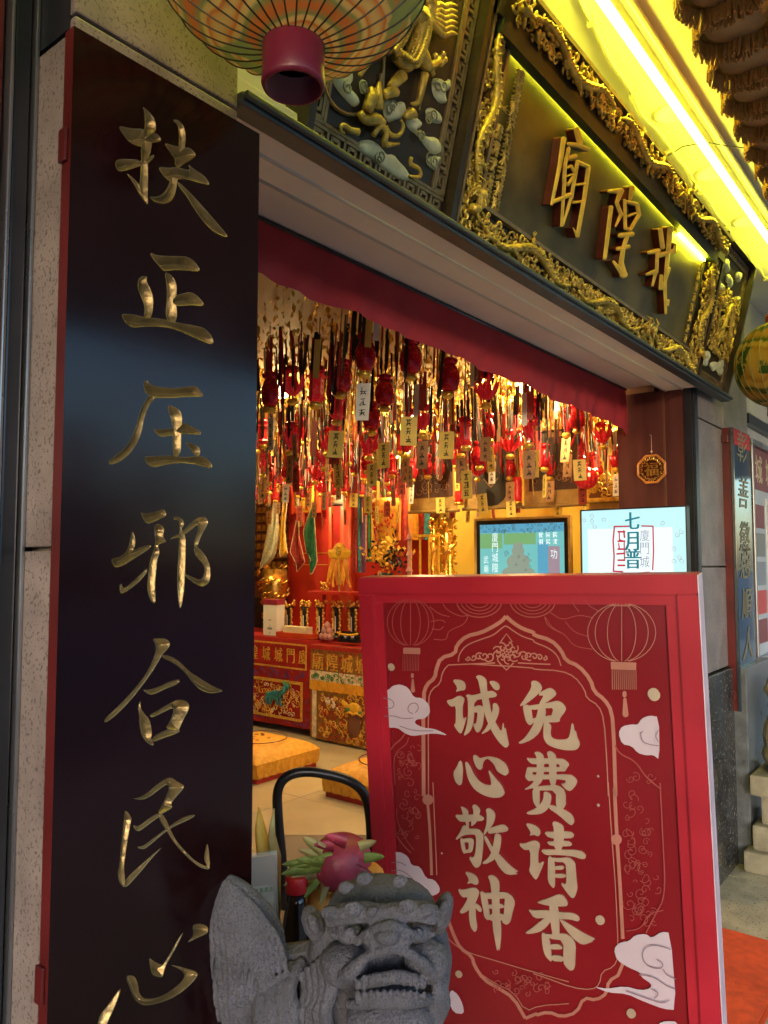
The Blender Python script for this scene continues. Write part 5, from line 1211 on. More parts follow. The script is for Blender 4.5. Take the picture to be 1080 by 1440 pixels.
# yellow ribbon dish and small cups right of the buns
y, z = put(490, 880, 4.92); d = thing('cup_stand', (4.95, y, TZ), 'small dark stand of cups with a yellow ribbon on the altar', 'stand')
MB().bbox(4.90, 5.0, y-.10, y+.10, TZ, TZ+.03, .004).build('base', M['black_plastic'], d)
for q in range(5): MB().lathe([(.012, 0), (.018, .012), (.02, .03), (.017, .03)], (4.93, y-.08+q*.04, TZ+.0305), 10).build('cup', M['white_card'] if q % 2 else M['black_plastic'], d, True)
MB().tube([(4.90, y-.12, TZ+.08), (4.89, y-.05, TZ+.066), (4.89, y+.05, TZ+.068), (4.90, y+.11, TZ+.08)], .009, 6).build('ribbon', M['flag_yellow'], d, True)
MB().box(4.945, 4.955, y-.1, y+.1, TZ+.0305, TZ+.09).build('back_rail', M['wood_dark'], d)
# gilt censer with lion feet
y, z = put(386, 822, 5.25); d = thing('gilt_censer', (5.25, y, TZ), 'gilded incense burner with crowded dragon relief on the altar below the flags', 'censer')
H = put(386, 800, 5.25)[1]-TZ
MB().lathe([(.05, 0), (.07, .02), (.05, .06), (.10, H*.45), (.13, H*.75), (.115, H), (.10, H-.02)], (5.25, y, TZ), 20).build('bowl', M['gold_bright'], d, True)
cr = random.Random(8); mb = MB()
for q in range(70): a = cr.random()*6.3; zz = cr.uniform(.05, H+.02); rr = .07+.07*min(1, zz/H*1.2); mb.tube([(5.25+rr*math.cos(a), y+rr*math.sin(a), TZ+zz), (5.25+(rr+.03)*math.cos(a+.2), y+(rr+.03)*math.sin(a+.2), TZ+zz+.03), (5.25+(rr+.01)*math.cos(a+.45), y+(rr+.01)*math.sin(a+.45), TZ+zz+.05)], [.012, .010, .004], 5)
mb.build('dragon_relief', M['gold_bright'], d, True)
# triangular embroidered flags hanging in front of the red wall
def flag(px, l, X, mtl, label, pole):
    pts = [onX(x, y, X) for x, y in l]; c = np.mean(pts, 0); d = thing('temple_flag', pts[0], label, 'flag', 'embroidered flags above the altar')
    n = len(pts); mb = MB(); rows = 14
    left = [p for p in l[:n//2+1]]; 
    L_ = np.array(l, float); top = L_[0]; bot = L_[n//2]
    la = L_[:n//2+1]; ra = np.vstack([L_[:1], L_[n//2:][::-1]])
    grid = []
    for i in range(rows+1):
        t = i/rows
        def along(a):
            s = np.concatenate([[0], np.cumsum(np.linalg.norm(np.diff(a, axis=0), axis=1))]); s /= s[-1]; return np.array([np.interp(t, s, a[:, 0]), np.interp(t, s, a[:, 1])])
        A_, B_ = along(la), along(ra)
        for j in range(7):
            q = A_+(B_-A_)*j/6; w3 = onX(q[0], q[1], X+.022*math.sin(j*1.9+i*.25)); mb.v.append(tuple(w3))
    for i in range(rows):
        for j in range(6): k = i*7+j; mb.f.append((k, k+7, k+8, k+1)); mb.m.append(0)
    f = mb.build('cloth', mtl, d, True); e = MB(); e.tube([mb.v[i*7] for i in range(rows+1)], .006, 5); e.tube([mb.v[i*7+6] for i in range(rows+1)], .006, 5); e.build('piping', M['thread_pale'], f)
    MB().tube([pts[0]+np.array([.02, 0, .25]), onX(pole[0], pole[1], X+.03)], .007, 6).build('pole', M['wood_dark'], d)
OX, OY, OS = 360, 690, 6.857
def gz(l): return [(OX+x/OS, OY+y/OS) for x, y in l]
flag(0, gz([(175,70),(160,200),(110,400),(60,650),(40,750),(90,720),(180,640),(215,480),(210,220)]), 5.15, M['flag_white'], 'pale embroidered flag above the altar, next to gold lamp niches', gz([(190,640)])[0])
flag(0, gz([(295,45),(265,100),(235,350),(225,580),(240,640),(310,620),(290,540),(275,350),(298,120)]), 5.18, M['flag_yellow'], 'yellow embroidered flag above the altar between the pale and red flags', gz([(255,650)])[0])
flag(0, gz([(400,240),(365,420),(330,590),(390,700),(395,780),(470,690),(440,560),(415,450),(410,330)]), 5.14, M['flag_red'], 'red embroidered flag above the altar between the yellow and green flags', gz([(420,640)])[0])
flag(0, gz([(555,110),(500,260),(455,400),(480,560),(530,680),(525,830),(560,760),(590,700),(570,400)]), 5.12, M['flag_green'], 'dark green embroidered flag with gold edge above the altar', gz([(565,680)])[0])
# gold lamp niches on the wall at the left
y0, y1 = rectX(340, 406, 745, BW-.07); d = thing('lamp_niche_wall', (BW-.03, (y0+y1)/2, TZ), 'wall of small gold lamp niches in rows beside the hanging flags', 'lamp wall')
z0, z1 = put(380, 800, BW-.07)[1], put(380, 700, BW-.07)[1]
MB().box(BW-.06, BW-.003, y0, y1, z0-.3, z1+.35).build('back_board', M['wall_brown'], d)
MB().box(BW-.061, BW-.004, y0, y1, TZ-.82, z0-.302).build('base_board', M['wood_dark'], d)
ny, nz_ = 9, 12; one = None
for i in range(nz_):
    zz = z0-.05+(z1-z0+.3)*i/(nz_-1)
    MB().box(BW-.10, BW-.0605, y0, y1, zz-.028, zz-.018).build('shelf', M['gold_bright'], d)
    for j in range(ny):
        yy = y0+(y1-y0)*(j+.5)/ny
        if one is None:
            mb = MB(); mb.bbox(BW-.09, BW-.0605, yy-.02, yy+.02, zz-.0175, zz+.03, .006); one = mb.build('niche', M['gold_bright'], d); ref = (yy, zz)
        else:
            o = one.copy(); COL.objects.link(o); o.location = (0, yy-ref[0], zz-ref[1])
# red shrine back with orange columns and a gold lettered panel
y0, y1 = rectX(404, 482, 760, BW-.12); d = thing('red_shrine_screen', (BW-.06, (y0+y1)/2, 0), 'tall red shrine screen with rounded panel behind the altar flags', 'screen')
MB().box(BW-.10, BW-.002, y0, y1, 0, IC_Z-.1).build('screen_panel', M['cloth_red'], d)
a, b = rectX(410, 462, 760, BW-.14); zt = put(430, 725, BW-.12)[1]
mb = MB(); pts = [(BW-.13, a, TZ-.1), (BW-.13, b, TZ-.1), (BW-.13, b, zt-.12)]+[(BW-.13, (a+b)/2+(b-a)/2*math.cos(t), zt-.12+.12*math.sin(t)) for t in np.linspace(.2, 2.94, 9)]+[(BW-.13, a, zt-.12)]
mb.add(pts+[(BW-.1005, p[1], p[2]) for p in pts], [tuple(range(len(pts)))]+[(i, (i+1) % len(pts), len(pts)+(i+1) % len(pts), len(pts)+i) for i in range(len(pts))]); mb.build('arched_panel', M['wall_red'], d)
for zz in (put(430, 794, BW-.13)[1], put(430, 778, BW-.13)[1]): MB().box(BW-.134, BW-.1305, a+.02, b-.02, zz-.004, zz+.004).build('gold_line', M['thread_gold'], d)
a, b = rectX(411, 452, 705, BW-.2); z0, z1 = put(430, 722, BW-.2)[1], put(430, 664, BW-.2)[1]; d = thing('lettered_panel', (BW-.2, (a+b)/2, z0), 'orange panel with gold lettering strip hanging above the green flag', 'panel')
MB().bbox(BW-.21, BW-.19, a, b, z0, z1, .004).build('board', M['orange_red'], d); m_ = (a+b)/2
MB().box(BW-.216, BW-.2105, m_-.11, m_+.08, z0+.01, z1-.01).build('gold_strip', M['flag_yellow'], d)
P_ = planeX(BW-.2165); mb = MB(); cr = random.Random(4)
for q in range(7): glyph(mb, P_, -m_+.015, z0+.045+q*.043, .038, .002, cr, .004)
mb.build('lettering', M['cloth_red'], d)
MB().tube([(BW-.2, m_, z1), (BW-.2, m_, IC_Z)], .004, 5).build('hanger', M['rib_dark'], d)
for k, (px0, px1, X, mt, lb) in enumerate(((480.5, 496, BW-.3, 'orange_red', 'thick orange red column beside the gilt fan ornament'), (463, 468, BW-.22, 'orange_red', 'thin orange red pole between shrine screen and thick column'))):
    a, b = rectX(px0, px1, 740, X); d = thing('column', (X, (a+b)/2, 0), lb, 'column')
    MB().lathe([((b-a)/2, 0), ((b-a)/2, IC_Z)], (X, (a+b)/2, 0), 20).build('shaft', M[mt], d, True); MB().lathe([((b-a)/2+.02, 0), ((b-a)/2+.025, .06), ((b-a)/2+.002, .09)], (X, (a+b)/2, 0), 20).build('foot', M['gold_carved'], d, True)
# gilt fan ornament with orange ribbons on a red shelf
XF = 5.0; y, z = put(477, 785, XF); d = thing('fan_ornament', (XF, y, put(477, 832, XF)[1]), 'gilded scalloped ornament with long orange ribbons standing on red shelf', 'ornament')
P_ = planeX(XF); FP = gz([(800,497),(840,520),(870,570),(912,570),(908,620),(880,655),(830,665),(800,660),(760,668),(715,650),(695,620),(692,570),(735,570),(765,520)])
inked([FP], P_, .0, res=.4, dome=(.012, 3), thick=.012).build('scalloped_head', M['flag_yellow'], d, True)
mb = MB(); uu, vv = uvX(477, 775, XF); 
for k in range(8): curl(mb, P_, uu+.022*math.cos(k*.785), vv+.022*math.sin(k*.785), .02, .014, k*.785, 1, .004)
mb.build('relief', M['gold_carved'], d, True)
for k in range(9):
    x0_ = 700+k*25; u0, v0 = uvX(*gz([(730+k*17, 655)])[0], XF); u1, v1 = uvX(*gz([(685+k*28, 930-20*(k % 2))])[0], XF); mb = MB()
    for i in range(9):
        t = i/8; w2 = .016*(.5+math.sin(math.pi*min(1, t*1.1))*.7); u = u0+(u1-u0)*t+.008*math.sin(t*5+k); v = v0+(v1-v0)*t
        mb.v += [tuple(P_.uv(u-w2, v, -.004+.012*math.sin(k*2+t*4))), tuple(P_.uv(u+w2, v, -.002-.01*math.sin(k+t*5)))]
    for i in range(8): mb.f.append((2*i, 2*i+1, 2*i+3, 2*i+2)); mb.m.append(0)
    mb.build('ribbon', M[('brocade', 'fruit_orange')[k % 2]], d, True)
zs_ = put(477, 832, XF)[1]; MB().tube([(XF, y, zs_), (XF, y, put(477, 785, XF)[1])], .008, 6).build('stem', M['gold_carved'], d)
a, b = rectX(440, 500, 834, XF); sh_ = thing('red_shelf', (XF+.05, (a+b)/2, TZ), 'small red shelf table standing on the altar under the gilt ornament', 'shelf')
MB().bbox(XF-.07, XF+.16, a, b, zs_-.025, zs_-.001, .004).build('top', M['wall_red'], sh_)
for q in (a+.03, b-.03): MB().box(XF+.10, XF+.13, q-.012, q+.012, TZ, zs_-.025).build('leg', M['wall_red'], sh_)
y_, _ = put(455, 825, XF-.02); mb = MB(); cr = random.Random(12)
for q in range(30): a_2 = cr.random()*6.3; mb.ball((XF-.01+cr.uniform(-.03, .03), y_+.05*math.cos(a_2)*cr.random(), zs_+.012+cr.random()*.06), .014, 6, 4)
o = mb.build('gilt_ornament', M['gold_bright'], None, True, (XF, y_, zs_)); tag(o, 'small heaped gilt ornament on the red shelf beside the ribbons', 'ornament')
# white lamp hung before the column
q = onX(474.5, 702, 4.9); d = thing('hanging_oil_lamp', q, 'small white glass lamp hanging before the orange column', 'lamp')
MB().lathe([(.012, -.05), (.045, -.045), (.05, -.02), (.03, .005), (.042, .03), (.036, .03)], q, 16).build('glass', M['white_card'], d, True); MB().lathe([(.04, -.058), (.05, -.052), (.046, -.046)], q, 14).build('base', M['black_plastic'], d, True)
MB().tube([q+np.array([0, 0, .03]), np.array([q[0], q[1], IC_Z])], .003, 5).build('cord', M['rib_dark'], d)
# coloured hangings, big vase and dark bouquet
XV = 5.1
def strips(name, px0, px1, py0, py1, X, cols, label, rngs):
    a, b = rectX(px0, px1, 720, X); z0, z1 = put(px0, py1, X)[1], put(px0, py0, X)[1]; d = thing(name, (X, (a+b)/2, z0), label, 'hanging'); n = len(cols)
    for k, c in enumerate(cols):
        ya, yb_ = b+(a-b)*k/n, b+(a-b)*(k+1)/n; mb = MB(); s = 12
        for i in range(s+1):
            t = i/s
            for j in range(5): q = j/4; mb.v.append((X+.012*math.sin(q*6.28+k)+.006*math.sin(t*5+k), ya+(yb_-ya)*q, z1+(z0-z1)*t))
        for i in range(s):
            for j in range(4): e = i*5+j; mb.f.append((e, e+1, e+6, e+5)); mb.m.append(0)
        mb.build('silk_strip', M[c], d, True)
    MB().tube([(X, a, z1), (X, b, z1)], .008, 6).build('rod', M['gold_carved'], d)
strips('silk_hanging', 497, 513, 600, 805, 5.3, ['flag_red', 'thread_teal', 'thread_purple'], 'dark multicoloured silk hanging beside the orange column', rng)
strips('silk_hanging', 511, 532, 640, 790, 5.35, ['thread_pale', 'flag_green', 'thread_gold', 'flag_red'], 'pale and green patterned silk hanging behind the big vase', rng)
strips('silk_hanging', 556, 606, 640, 760, 5.4, ['fruit_orange', 'flag_red', 'fruit_orange', 'brocade', 'flag_red', 'thread_teal'], 'orange and red striped silk hanging behind the glass case', rng)
y, zb_ = put(543, 762, XV); zt_ = put(543, 701, XV)[1]; d = thing('painted_vase', (XV, y, zb_-.16), 'large gold vase painted with red figures holding green stalks', 'vase'); H = zt_-zb_
MB().lathe([(.05, -.16), (.07, -.1), (.06, 0), (.085, H*.25), (.115, H*.7), (.12, H*.9), (.105, H), (.095, H), (.10, H*.85)], (XV, y, zb_), 24).build('body', M['thread_gold'], d, True)
mb = MB(); cr = random.Random(6)
for q in range(40):
    a = math.pi+cr.uniform(-1.3, 1.3); t = cr.uniform(.15, .92); rr = .075+.045*min(1, t*1.3)+.004; mb.ell((XV+rr*math.cos(a), y+rr*math.sin(a), zb_+H*t), (.006, 0, 0), (0, .012, 0), (0, 0, .016), 6, 5)
mb.build('painted_figures', M['orange_red'], d, True)
for q in range(9):
    a = cr.random()*6.3; e = MB(); h = cr.uniform(.10, .24); e.tube([(XV, y, zb_+H*.8), (XV+.03*math.cos(a), y+.05*math.sin(a), zb_+H+h*.4), (XV+.05*math.cos(a), y+.14*math.sin(a), zb_+H+h)], [.008, .007, .003], 5); e.build('stalk', M['flag_green'] if q % 3 else M['leaf_pale'], d)
XB = 4.98; y, z = put(543, 778, XB); d = thing('dark_bouquet', (XB, y, TZ), 'dense bouquet of black and gold artificial flowers in front of the vase', 'bouquet')
MB().lathe([(.04, 0), (.05, .02), (.03, .06), (.06, put(543, 805, XB)[1]-TZ)], (XB, y, TZ), 16).build('pot', M['black_plastic'], d, True)
lf, gd = MB(), MB()
for q in range(240):
    a, b = cr.gauss(0, .085), cr.gauss(0, .085); c = np.array([XB+cr.uniform(-.07, .07), y+a, z+b*.9]); th_ = cr.random()*6.3; e1 = np.array([cr.uniform(-.5, .5), math.cos(th_), math.sin(th_)])*.026; e2 = np.array([cr.uniform(-.6, .6), -math.sin(th_), math.cos(th_)])*.012
    (gd if (cr.random() < .42) else lf).add([c-e1, c-e2, c+e1, c+e2], [(0, 1, 2, 3)])
for q in range(16): gd.ball((XB-.06, y+cr.gauss(0, .05), z+cr.gauss(0, .06)), .018, 7, 5)
lf.build('dark_leaves', M['black_fringe'], d); gd.build('gold_flowers', M['flag_yellow'], d, True)
# glass case lamp, gilt dragon columns, figurine
XG = 5.0; a, b = rectX(576, 604, 780, XG); z0, z1 = TZ, put(590, 752, XG)[1]; d = thing('glass_case', (XG, (a+b)/2, TZ), 'gold framed glass case with a shining figure inside on the altar', 'glass case')
for yy in (a, b-.014):
    for xx in (XG, XG+.13): MB().box(xx, xx+.014, yy, yy+.014, z0, z1).build('post', M['flag_yellow'], d)
for zz in (z0, z1-.015): MB().box(XG-.002, XG+.147, a-.002, b+.002, zz, zz+.017).build('frame', M['flag_yellow'], d)
MB().lathe([(.035, .02), (.03, .06), (.02, .1), (.035, .2), (.025, .32), (.018, .36), (.022, .4), (.004, .43)], (XG+.07, (a+b)/2, z0), 14).build('figure', M['steel'], d, True)
a, b = rectX(572, 579, 790, XG-.1); 
pg = thing('red_pagoda', (XG-.1, (a+b)/2, TZ), 'slim pinkish pagoda tower beside the glass case on the altar', 'pagoda'); z1 = put(575, 752, XG-.1)[1]
prof = []
for q in range(7): zz = (z1-TZ)*q/7; rr = .035-.002*q; prof += [(rr*.6, zz), (rr*.6, zz+(z1-TZ)/7*.7), (rr*1.15, zz+(z1-TZ)/7*.72), (rr*.55, zz+(z1-TZ)/7)]
prof.append((.002, z1-TZ+.05)); MB().lathe(prof, (XG-.1, (a+b)/2, TZ), 8).build('tiers', M['bun_pink'], pg)
for k, (p0, p1, pt, lb) in enumerate(((605, 617, 722, 'slim gilded dragon column beside the glass case'), (622, 640, 722, 'thick gilded dragon column beside the yellow wall'))):
    X = 5.25; a, b = rectX(p0, p1, 760, X); zt_ = put(p0, pt, X)[1]; yc = (a+b)/2; r = (b-a)/2; d = thing('gilt_column', (X, yc, TZ-.02), lb, 'column', 'gilded dragon columns')
    MB().lathe([(r*.7, 0), (r*.62, .03), (r*.6, zt_-TZ)], (X, yc, TZ-.02), 14).build('shaft', M['gold_bright'], d, True)
    MB().lathe([(r*.9, 0), (r*.95, .06), (r*.6, .08)], (X, yc, zt_-.04), 14).build('capital', M['wall_brown'], d, True)
    mb = MB(); pts = []
    for q in range(60): t = q/59; aa = t*6.283*3.5; pts.append((X+r*.8*math.cos(aa), yc+r*.8*math.sin(aa), TZ+.02+(zt_-TZ-.06)*t))
    mb.tube(pts, [r*.3*(1+.2*(i % 2)) for i in range(60)], 6)
    for q in range(80): aa = cr.random()*6.3; zz = TZ+cr.random()*(zt_-TZ-.05); mb.ball((X+r*.95*math.cos(aa), yc+r*.95*math.sin(aa), zz), cr.uniform(.008, .018), 6, 4)
    mb.build('coiled_dragon', M['gold_bright'], d, True)
# low sideboard behind so that altar pieces right of the tables stand on something
sb = thing('long_sideboard', (5.3, 2.3, 0), 'long dark sideboard against the yellow wall behind the altar tables', 'sideboard')
MB().bbox(5.17, BW-.005, .5, 3.45, TZ-.06, TZ-.022, .004).build('top', M['wood_dark'], sb); MB().box(5.22, BW-.008, .55, 3.4, 0, TZ-.06).build('carcass', M['wall_brown'], sb)
t3 = thing('figure_stand', (5.0, 2.2, 0), 'narrow dark table standing below the bronze framed screen', 'table')
MB().bbox(4.82+.62, 5.165, 1.2, 1.5, TZ-.06, TZ-.03, .003).build('top', M['wood_dark'], t3) if False else MB().bbox(4.80, 5.10, .9, 1.53, TZ-.05, TZ-.022, .003).build('top', M['wood_dark'], t3)
for xx in (4.83, 5.06):
    for yy in (.94, 1.49): MB().box(xx, xx+.025, yy, yy+.025, 0, TZ-.05).build('leg', M['wood_dark'], t3)
X = 5.3; y, z = put(656, 792, X); d = thing('seated_figurine', (X, y, TZ-.022), 'small seated robed figurine beside the framed screen', 'figurine')
MB().lathe([(.10, 0), (.11, .03), (.085, .12), (.05, .2), (.055, .24), (.03, .28), (.045, .32), (.04, .37), (.015, .40), (.002, .41)], (X, y, TZ-.022), 16).build('robed_body', M['thread_pale'], d, True)
mb = MB(); mb.tube([(X-.05, y+.06, TZ+.2), (X-.1, y+.02, TZ+.13), (X-.1, y-.05, TZ+.12)], [.03, .022, .014], 7); mb.tube([(X-.05, y-.06, TZ+.2), (X-.09, y-.05, TZ+.15), (X-.1, y, TZ+.13)], [.03, .022, .014], 7); mb.build('sleeves', M['wall_brown'], d, True)
X = 5.3; y, z = put(642, 795, X); d = thing('gilt_figurine', (X, y, TZ-.022), 'little gilded figure standing between column and robed figurine', 'figurine')
MB().lathe([(.06, 0), (.07, .05), (.05, .16), (.055, .24), (.03, .28), (.04, .32), (.03, .37), (.002, .40)], (X, y, TZ-.022), 14).build('body', M['gold_bright'], d, True); mb = MB()
for q in range(20): aa = cr.random()*6.3; mb.ball((X+.06*math.cos(aa), y+.075*math.sin(aa), TZ+cr.uniform(.02, .3)), .016, 6, 4)
mb.build('drapery', M['gold_carved'], d, True)

# ================================================================== framed pictures hanging before the wall
PXX = 4.55
for k, (p0, p1, pt, pb_, lb) in enumerate(((577, 643, 610, 719, 'hanging brown portrait scroll beside the gilded columns'), (653, 731, 612, 714, 'hanging portrait scroll of a dark robed figure, middle one of three'), (737, 820, 606, 711, 'hanging brown portrait scroll nearest the maroon doorway jamb'))):
    a, b = rectX(p0, p1, 690, PXX); z0, z1 = put((p0+p1)/2, pb_, PXX)[1], put((p0+p1)/2, pt, PXX)[1]; d = thing('portrait_scroll', (PXX, (a+b)/2, z0), lb, 'picture', 'portrait scrolls')
    MB().box(PXX, PXX+.006, a, b, z0, z1).build('mount', M['pic_border'], d); w_ = b-a
    MB().box(PXX-.003, PXX-.0005, a+w_*.09, b-w_*.09, z0+.10, z1-.04).build('picture', M['brown_pic'], d)
    MB().tube([(PXX, a-.015, z0), (PXX, b+.015, z0)], .013, 8).build('roller', M['pic_border'], d, True); MB().tube([(PXX, a-.01, z1), (PXX, b+.01, z1)], .008, 8).build('top_rod', M['wood_dark'], d, True)
    P_ = planeX(PXX-.0035); uc = -(a+b)/2; mb = MB(); hh = z1-z0
    if k == 1:
        mb.ell(P_.uv(uc, z0+.13, 0), P_.u*w_*.30, P_.v*.12, P_.n*.002, 16, 8); mb.build('robe', M['ink'], d); mb = MB(); mb.ell(P_.uv(uc, z0+.29, 0), P_.u*w_*.10, P_.v*.07, P_.n*.003, 14, 8); mb.tube([P_.uv(uc-w_*.13, z0+.2, .002), P_.uv(uc, z0+.14, .002), P_.uv(uc+w_*.13, z0+.2, .002)], .006, 6); mb.build('face_and_collar', M['pic_pale'], d)
    else:
        for q in range(24): curl(mb, P_, uc+cr.uniform(-.3, .3)*w_, z0+cr.uniform(.14, .3), cr.uniform(.015, .04), .001, cr.random()*6, 1, .0025)
        mb.build('painted_robe', M['pic_pale'], d)
    for q in (a+w_*.25, b-w_*.25): MB().tube([(PXX, q, z1), (PXX, q, IC_Z)], .002, 4).build('cord', M['rib_dark'], d)
for k, (px, py) in enumerate(((646, 690), (727, 688))):
    q = onX(px, py, PXX-.05); d = thing('red_lamp', q, 'glowing red cylinder lamp between two portrait scrolls', 'lamp', 'red cylinder lamps')
    MB().lathe([(.03, -.08), (.032, -.05), (.032, .05), (.03, .08)], q, 14).build('shade', M['red_glow'], d, True); MB().lathe([(.034, -.10), (.036, -.085), (.03, -.08)], q, 12).build('cap', M['gold_bright'], d, True); MB().tube([q+np.array([0, 0, .08]), np.array([q[0], q[1], IC_Z])], .003, 5).build('cord', M['rib_dark'], d)
q = onX(824, 672, 4.4); d = thing('red_ball_lantern', q, 'small red ribbed ball lantern beside the maroon doorway jamb', 'lantern')
mb = MB(); n = 32; vs = []
for i in range(9):
    t = -1.35+2.7*i/8
    for j in range(n): r = .068*math.cos(t)*(1+.05*math.cos(j*math.pi)); vs.append((q[0]+r*math.cos(6.283*j/n), q[1]+r*math.sin(6.283*j/n), q[2]+.07*math.sin(t)))
mb.add(vs, [(i*n+j, i*n+(j+1) % n, (i+1)*n+(j+1) % n, (i+1)*n+j) for i in range(8) for j in range(n)]); mb.build('ribbed_shell', M['red_glow'], d); MB().tube([q+np.array([0, 0, .065]), np.array([q[0], q[1], IC_Z])], .003, 5).build('cord', M['rib_dark'], d)
# carved gilt bracket cabinet by the jamb
X = 4.7; a, b = rectX(828, 880, 690, X); z0 = put(850, 700, X)[1]; z1 = put(850, 620, X)[1]; d = thing('carved_cabinet', (X+.2, (a+b)/2, 0), 'tall cabinet with carved gilt cornice beside the maroon doorway jamb', 'cabinet')
a = max(a, .32)
MB().bbox(X, X+.4, a, b, 0, z0-.03, .004).build('carcass', M['pic_border'], d); MB().bbox(X-.03, X+.42, a, b+.03, z0-.029, z0+.0, .006).build('cornice', M['gold_carved'], d)
mb = MB(); P_ = planeX(X-.02); spray(mb, P_, -b, -a, z0+.01, z0+.13, 60, .005, cr, (.012, .03), .005); mb.build('crest_carving', M['gold_carved'], d, True)
MB().box(X+.0, X+.1, a, b, z0+.0005, z0+.12).build('crest_board', M['wall_brown'], d)
uvbox(MB(), -b+.03, -a-.03, .9, z0-.07, .0005, .004, planeX(X)).build('door_panel', M['wall_brown'], d)

# ================================================================== two screens
def monitor(name, X, p0, p1, pt, hgt, label, framem, fw):
    a = onX(p0, pt, X); b = onX(p1, pt, X); y0, y1 = b[1], a[1]; z1 = (a[2]+b[2])/2; z0 = z1-hgt
    d = thing(name, (X, (y0+y1)/2, z0), label, 'screen')
    for q in ((y0, y1, z1-fw, z1), (y0, y1, z0, z0+fw), (y0, y0+fw, z0+fw+.0003, z1-fw-.0003), (y1-fw, y1, z0+fw+.0003, z1-fw-.0003)): MB().bbox(X-.006, X+.035, *q, .002).build('bezel', framem, d)
    MB().box(X+.002, X+.034, y0+fw, y1-fw, z0+fw, z1-fw).build('case', M['black_plastic'], d)
    return d, planeX(X+.0018), -y1+fw, -y0-fw, z0+fw, z1-fw
XT = 4.88
a = onX(668, 733, XT); b = onX(800, 728, XT)
d, P_, u0, u1, v0, v1 = monitor('framed_screen', XT, 667, 802, 727, .47, 'bronze framed screen showing a seated temple statue and vertical lettering', M['pic_border'], .018)
MB().tube([(XT+.02, .0-(u0+u1)/2, v0-.018), (XT+.02, -(u0+u1)/2, TZ-.021)], .03, 8).build('pedestal', M['black_plastic'], d)
blk = MB(); f2 = .03; uvbox(blk, u0, u1, v0, v1, .0005, .0012, P_); blk.build('black_border', M['black_plastic'], d)
u0 += f2; u1 -= f2; v0 += f2*.6; v1 -= f2; Wd, Ht = u1-u0, v1-v0
def pane(u_a, u_b, v_a, v_b, m_, lift, nm): return uvbox(MB(), u0+Wd*u_a, u0+Wd*u_b, v0+Ht*v_a, v0+Ht*v_b, lift, lift+.0006, P_).build(nm, M[m_], d)
pane(0, 1, 0, 1, 'scr_cyan', .0013, 'picture'); pane(0, 1, .84, 1, 'scr_blue', .002, 'picture_canopy'); pane(0, .28, .55, .83, 'scr_green', .002, 'picture_curtain'); pane(.30, .68, .62, .83, 'scr_green', .002, 'picture_curtain'); pane(.70, .82, 0, .66, 'scr_blue', .002, 'picture_doorway'); pane(.82, .95, .0, .58, 'scr_pink', .0027, 'picture_board')
mb = MB(); cr = random.Random(3)
for q in range(70): curl(mb, P_, u0+Wd*cr.random(), v0+Ht*cr.uniform(.84, .99), cr.uniform(.006, .014), .003, cr.random()*6, 1, .0014)
mb.build('picture_ornament', M['scr_dark'], d)
inked([[tuple(x) for x in [(742,808),(745,780),(757,768),(760,752),(770,747),(782,754),(784,770),(796,782),(800,812)]]], Plane(P_.uv(0, 0, .0032), P_.u, P_.v), 0, res=.5).build('picture_statue', M['scr_skin'], d) if False else None
st_ = MB(); uc = u0+Wd*.47
for e in ((0, .10, .20, .14), (0, .30, .14, .16), (0, .50, .075, .11), (0, .60, .06, .06)): st_.ell(P_.uv(uc+e[0], v0+Ht*e[1], .0033), P_.u*Wd*e[2], P_.v*Ht*e[3], P_.n*.0012, 14, 6)
st_.build('picture_statue', M['scr_skin'], d)
so_ = MB()
for q in range(14): curl(so_, P_, uc+Wd*cr.uniform(-.16, .16), v0+Ht*cr.uniform(.02, .55), .012, .0048, cr.random()*6, 1.1, .0013)
so_.build('picture_outline', M['scr_dark'], d)
w_ = MB()
for k, ch in enumerate('廈門城隍'): write(w_, ch, P_, u0+Wd*.19, v0+Ht*(.76-k*.19), .050, .066, .0036)
for k, ch in enumerate('武廟'): write(w_, ch, P_, u0+Wd*.075, v0+Ht*(.34-k*.17), .040, .055, .0036)
for k, ch in enumerate('功'): write(w_, ch, P_, u0+Wd*.885, v0+Ht*.44, .05, .065, .0042)
w_.build('lettering', M['scr_white'], d); w_ = MB()
for k in range(3): glyph(w_, P_, u0+Wd*(.74+.08*k), v0+Ht*.78, .04, .0036, cr, .0016); glyph(w_, P_, u0+Wd*(.74+.08*k), v0+Ht*.66, .04, .0036, cr, .0016)
w_.build('lettering', M['scr_white'], d)
# second screen
XS = 3.22
d, P_, u0, u1, v0, v1 = monitor('white_screen', XS, 816, 966, 714, .30, 'bright white screen with a red seal and teal characters before the jamb', M['black_plastic'], .006)
MB().lathe([(.09, 0), (.09, .015), (.02, .02), (.018, v0-.004)], (XS+.04, -(u0+u1)/2, 0), 20).build('floor_stand', M['black_plastic'], d, True)
Wd, Ht = u1-u0, v1-v0
pane(0, 1, 0, 1, 'scr_pale', .0005, 'picture'); pane(.06, .88, 0, .72, 'scr_white', .0012, 'picture_centre')
def ps(px, py): return uvX(px, py, XS)
PS2 = Plane(P_.uv(0, 0, .0022), P_.u, P_.v)
OX6, OY6, S6 = 840, 520, 4.5
def g6(l): return [(OX6+x/S6, OY6+y/S6) for x, y in l]
seal = [{'l': g6([(108,992),(200,990)]), 'r': 1.1}, {'l': g6([(282,988),(352,990),(356,1150),(350,1265)]), 'r': 1.0}, {'l': g6([(108,992),(100,1080),(106,1180),(102,1275),(160,1278)]), 'r': 1.1}, {'l': g6([(255,1285),(330,1280)]), 'r': .7}]
for yy in (1025, 1085, 1135, 1205, 1238): seal.append({'l': g6([(132,yy),(172,yy)]), 'r': 1.3})
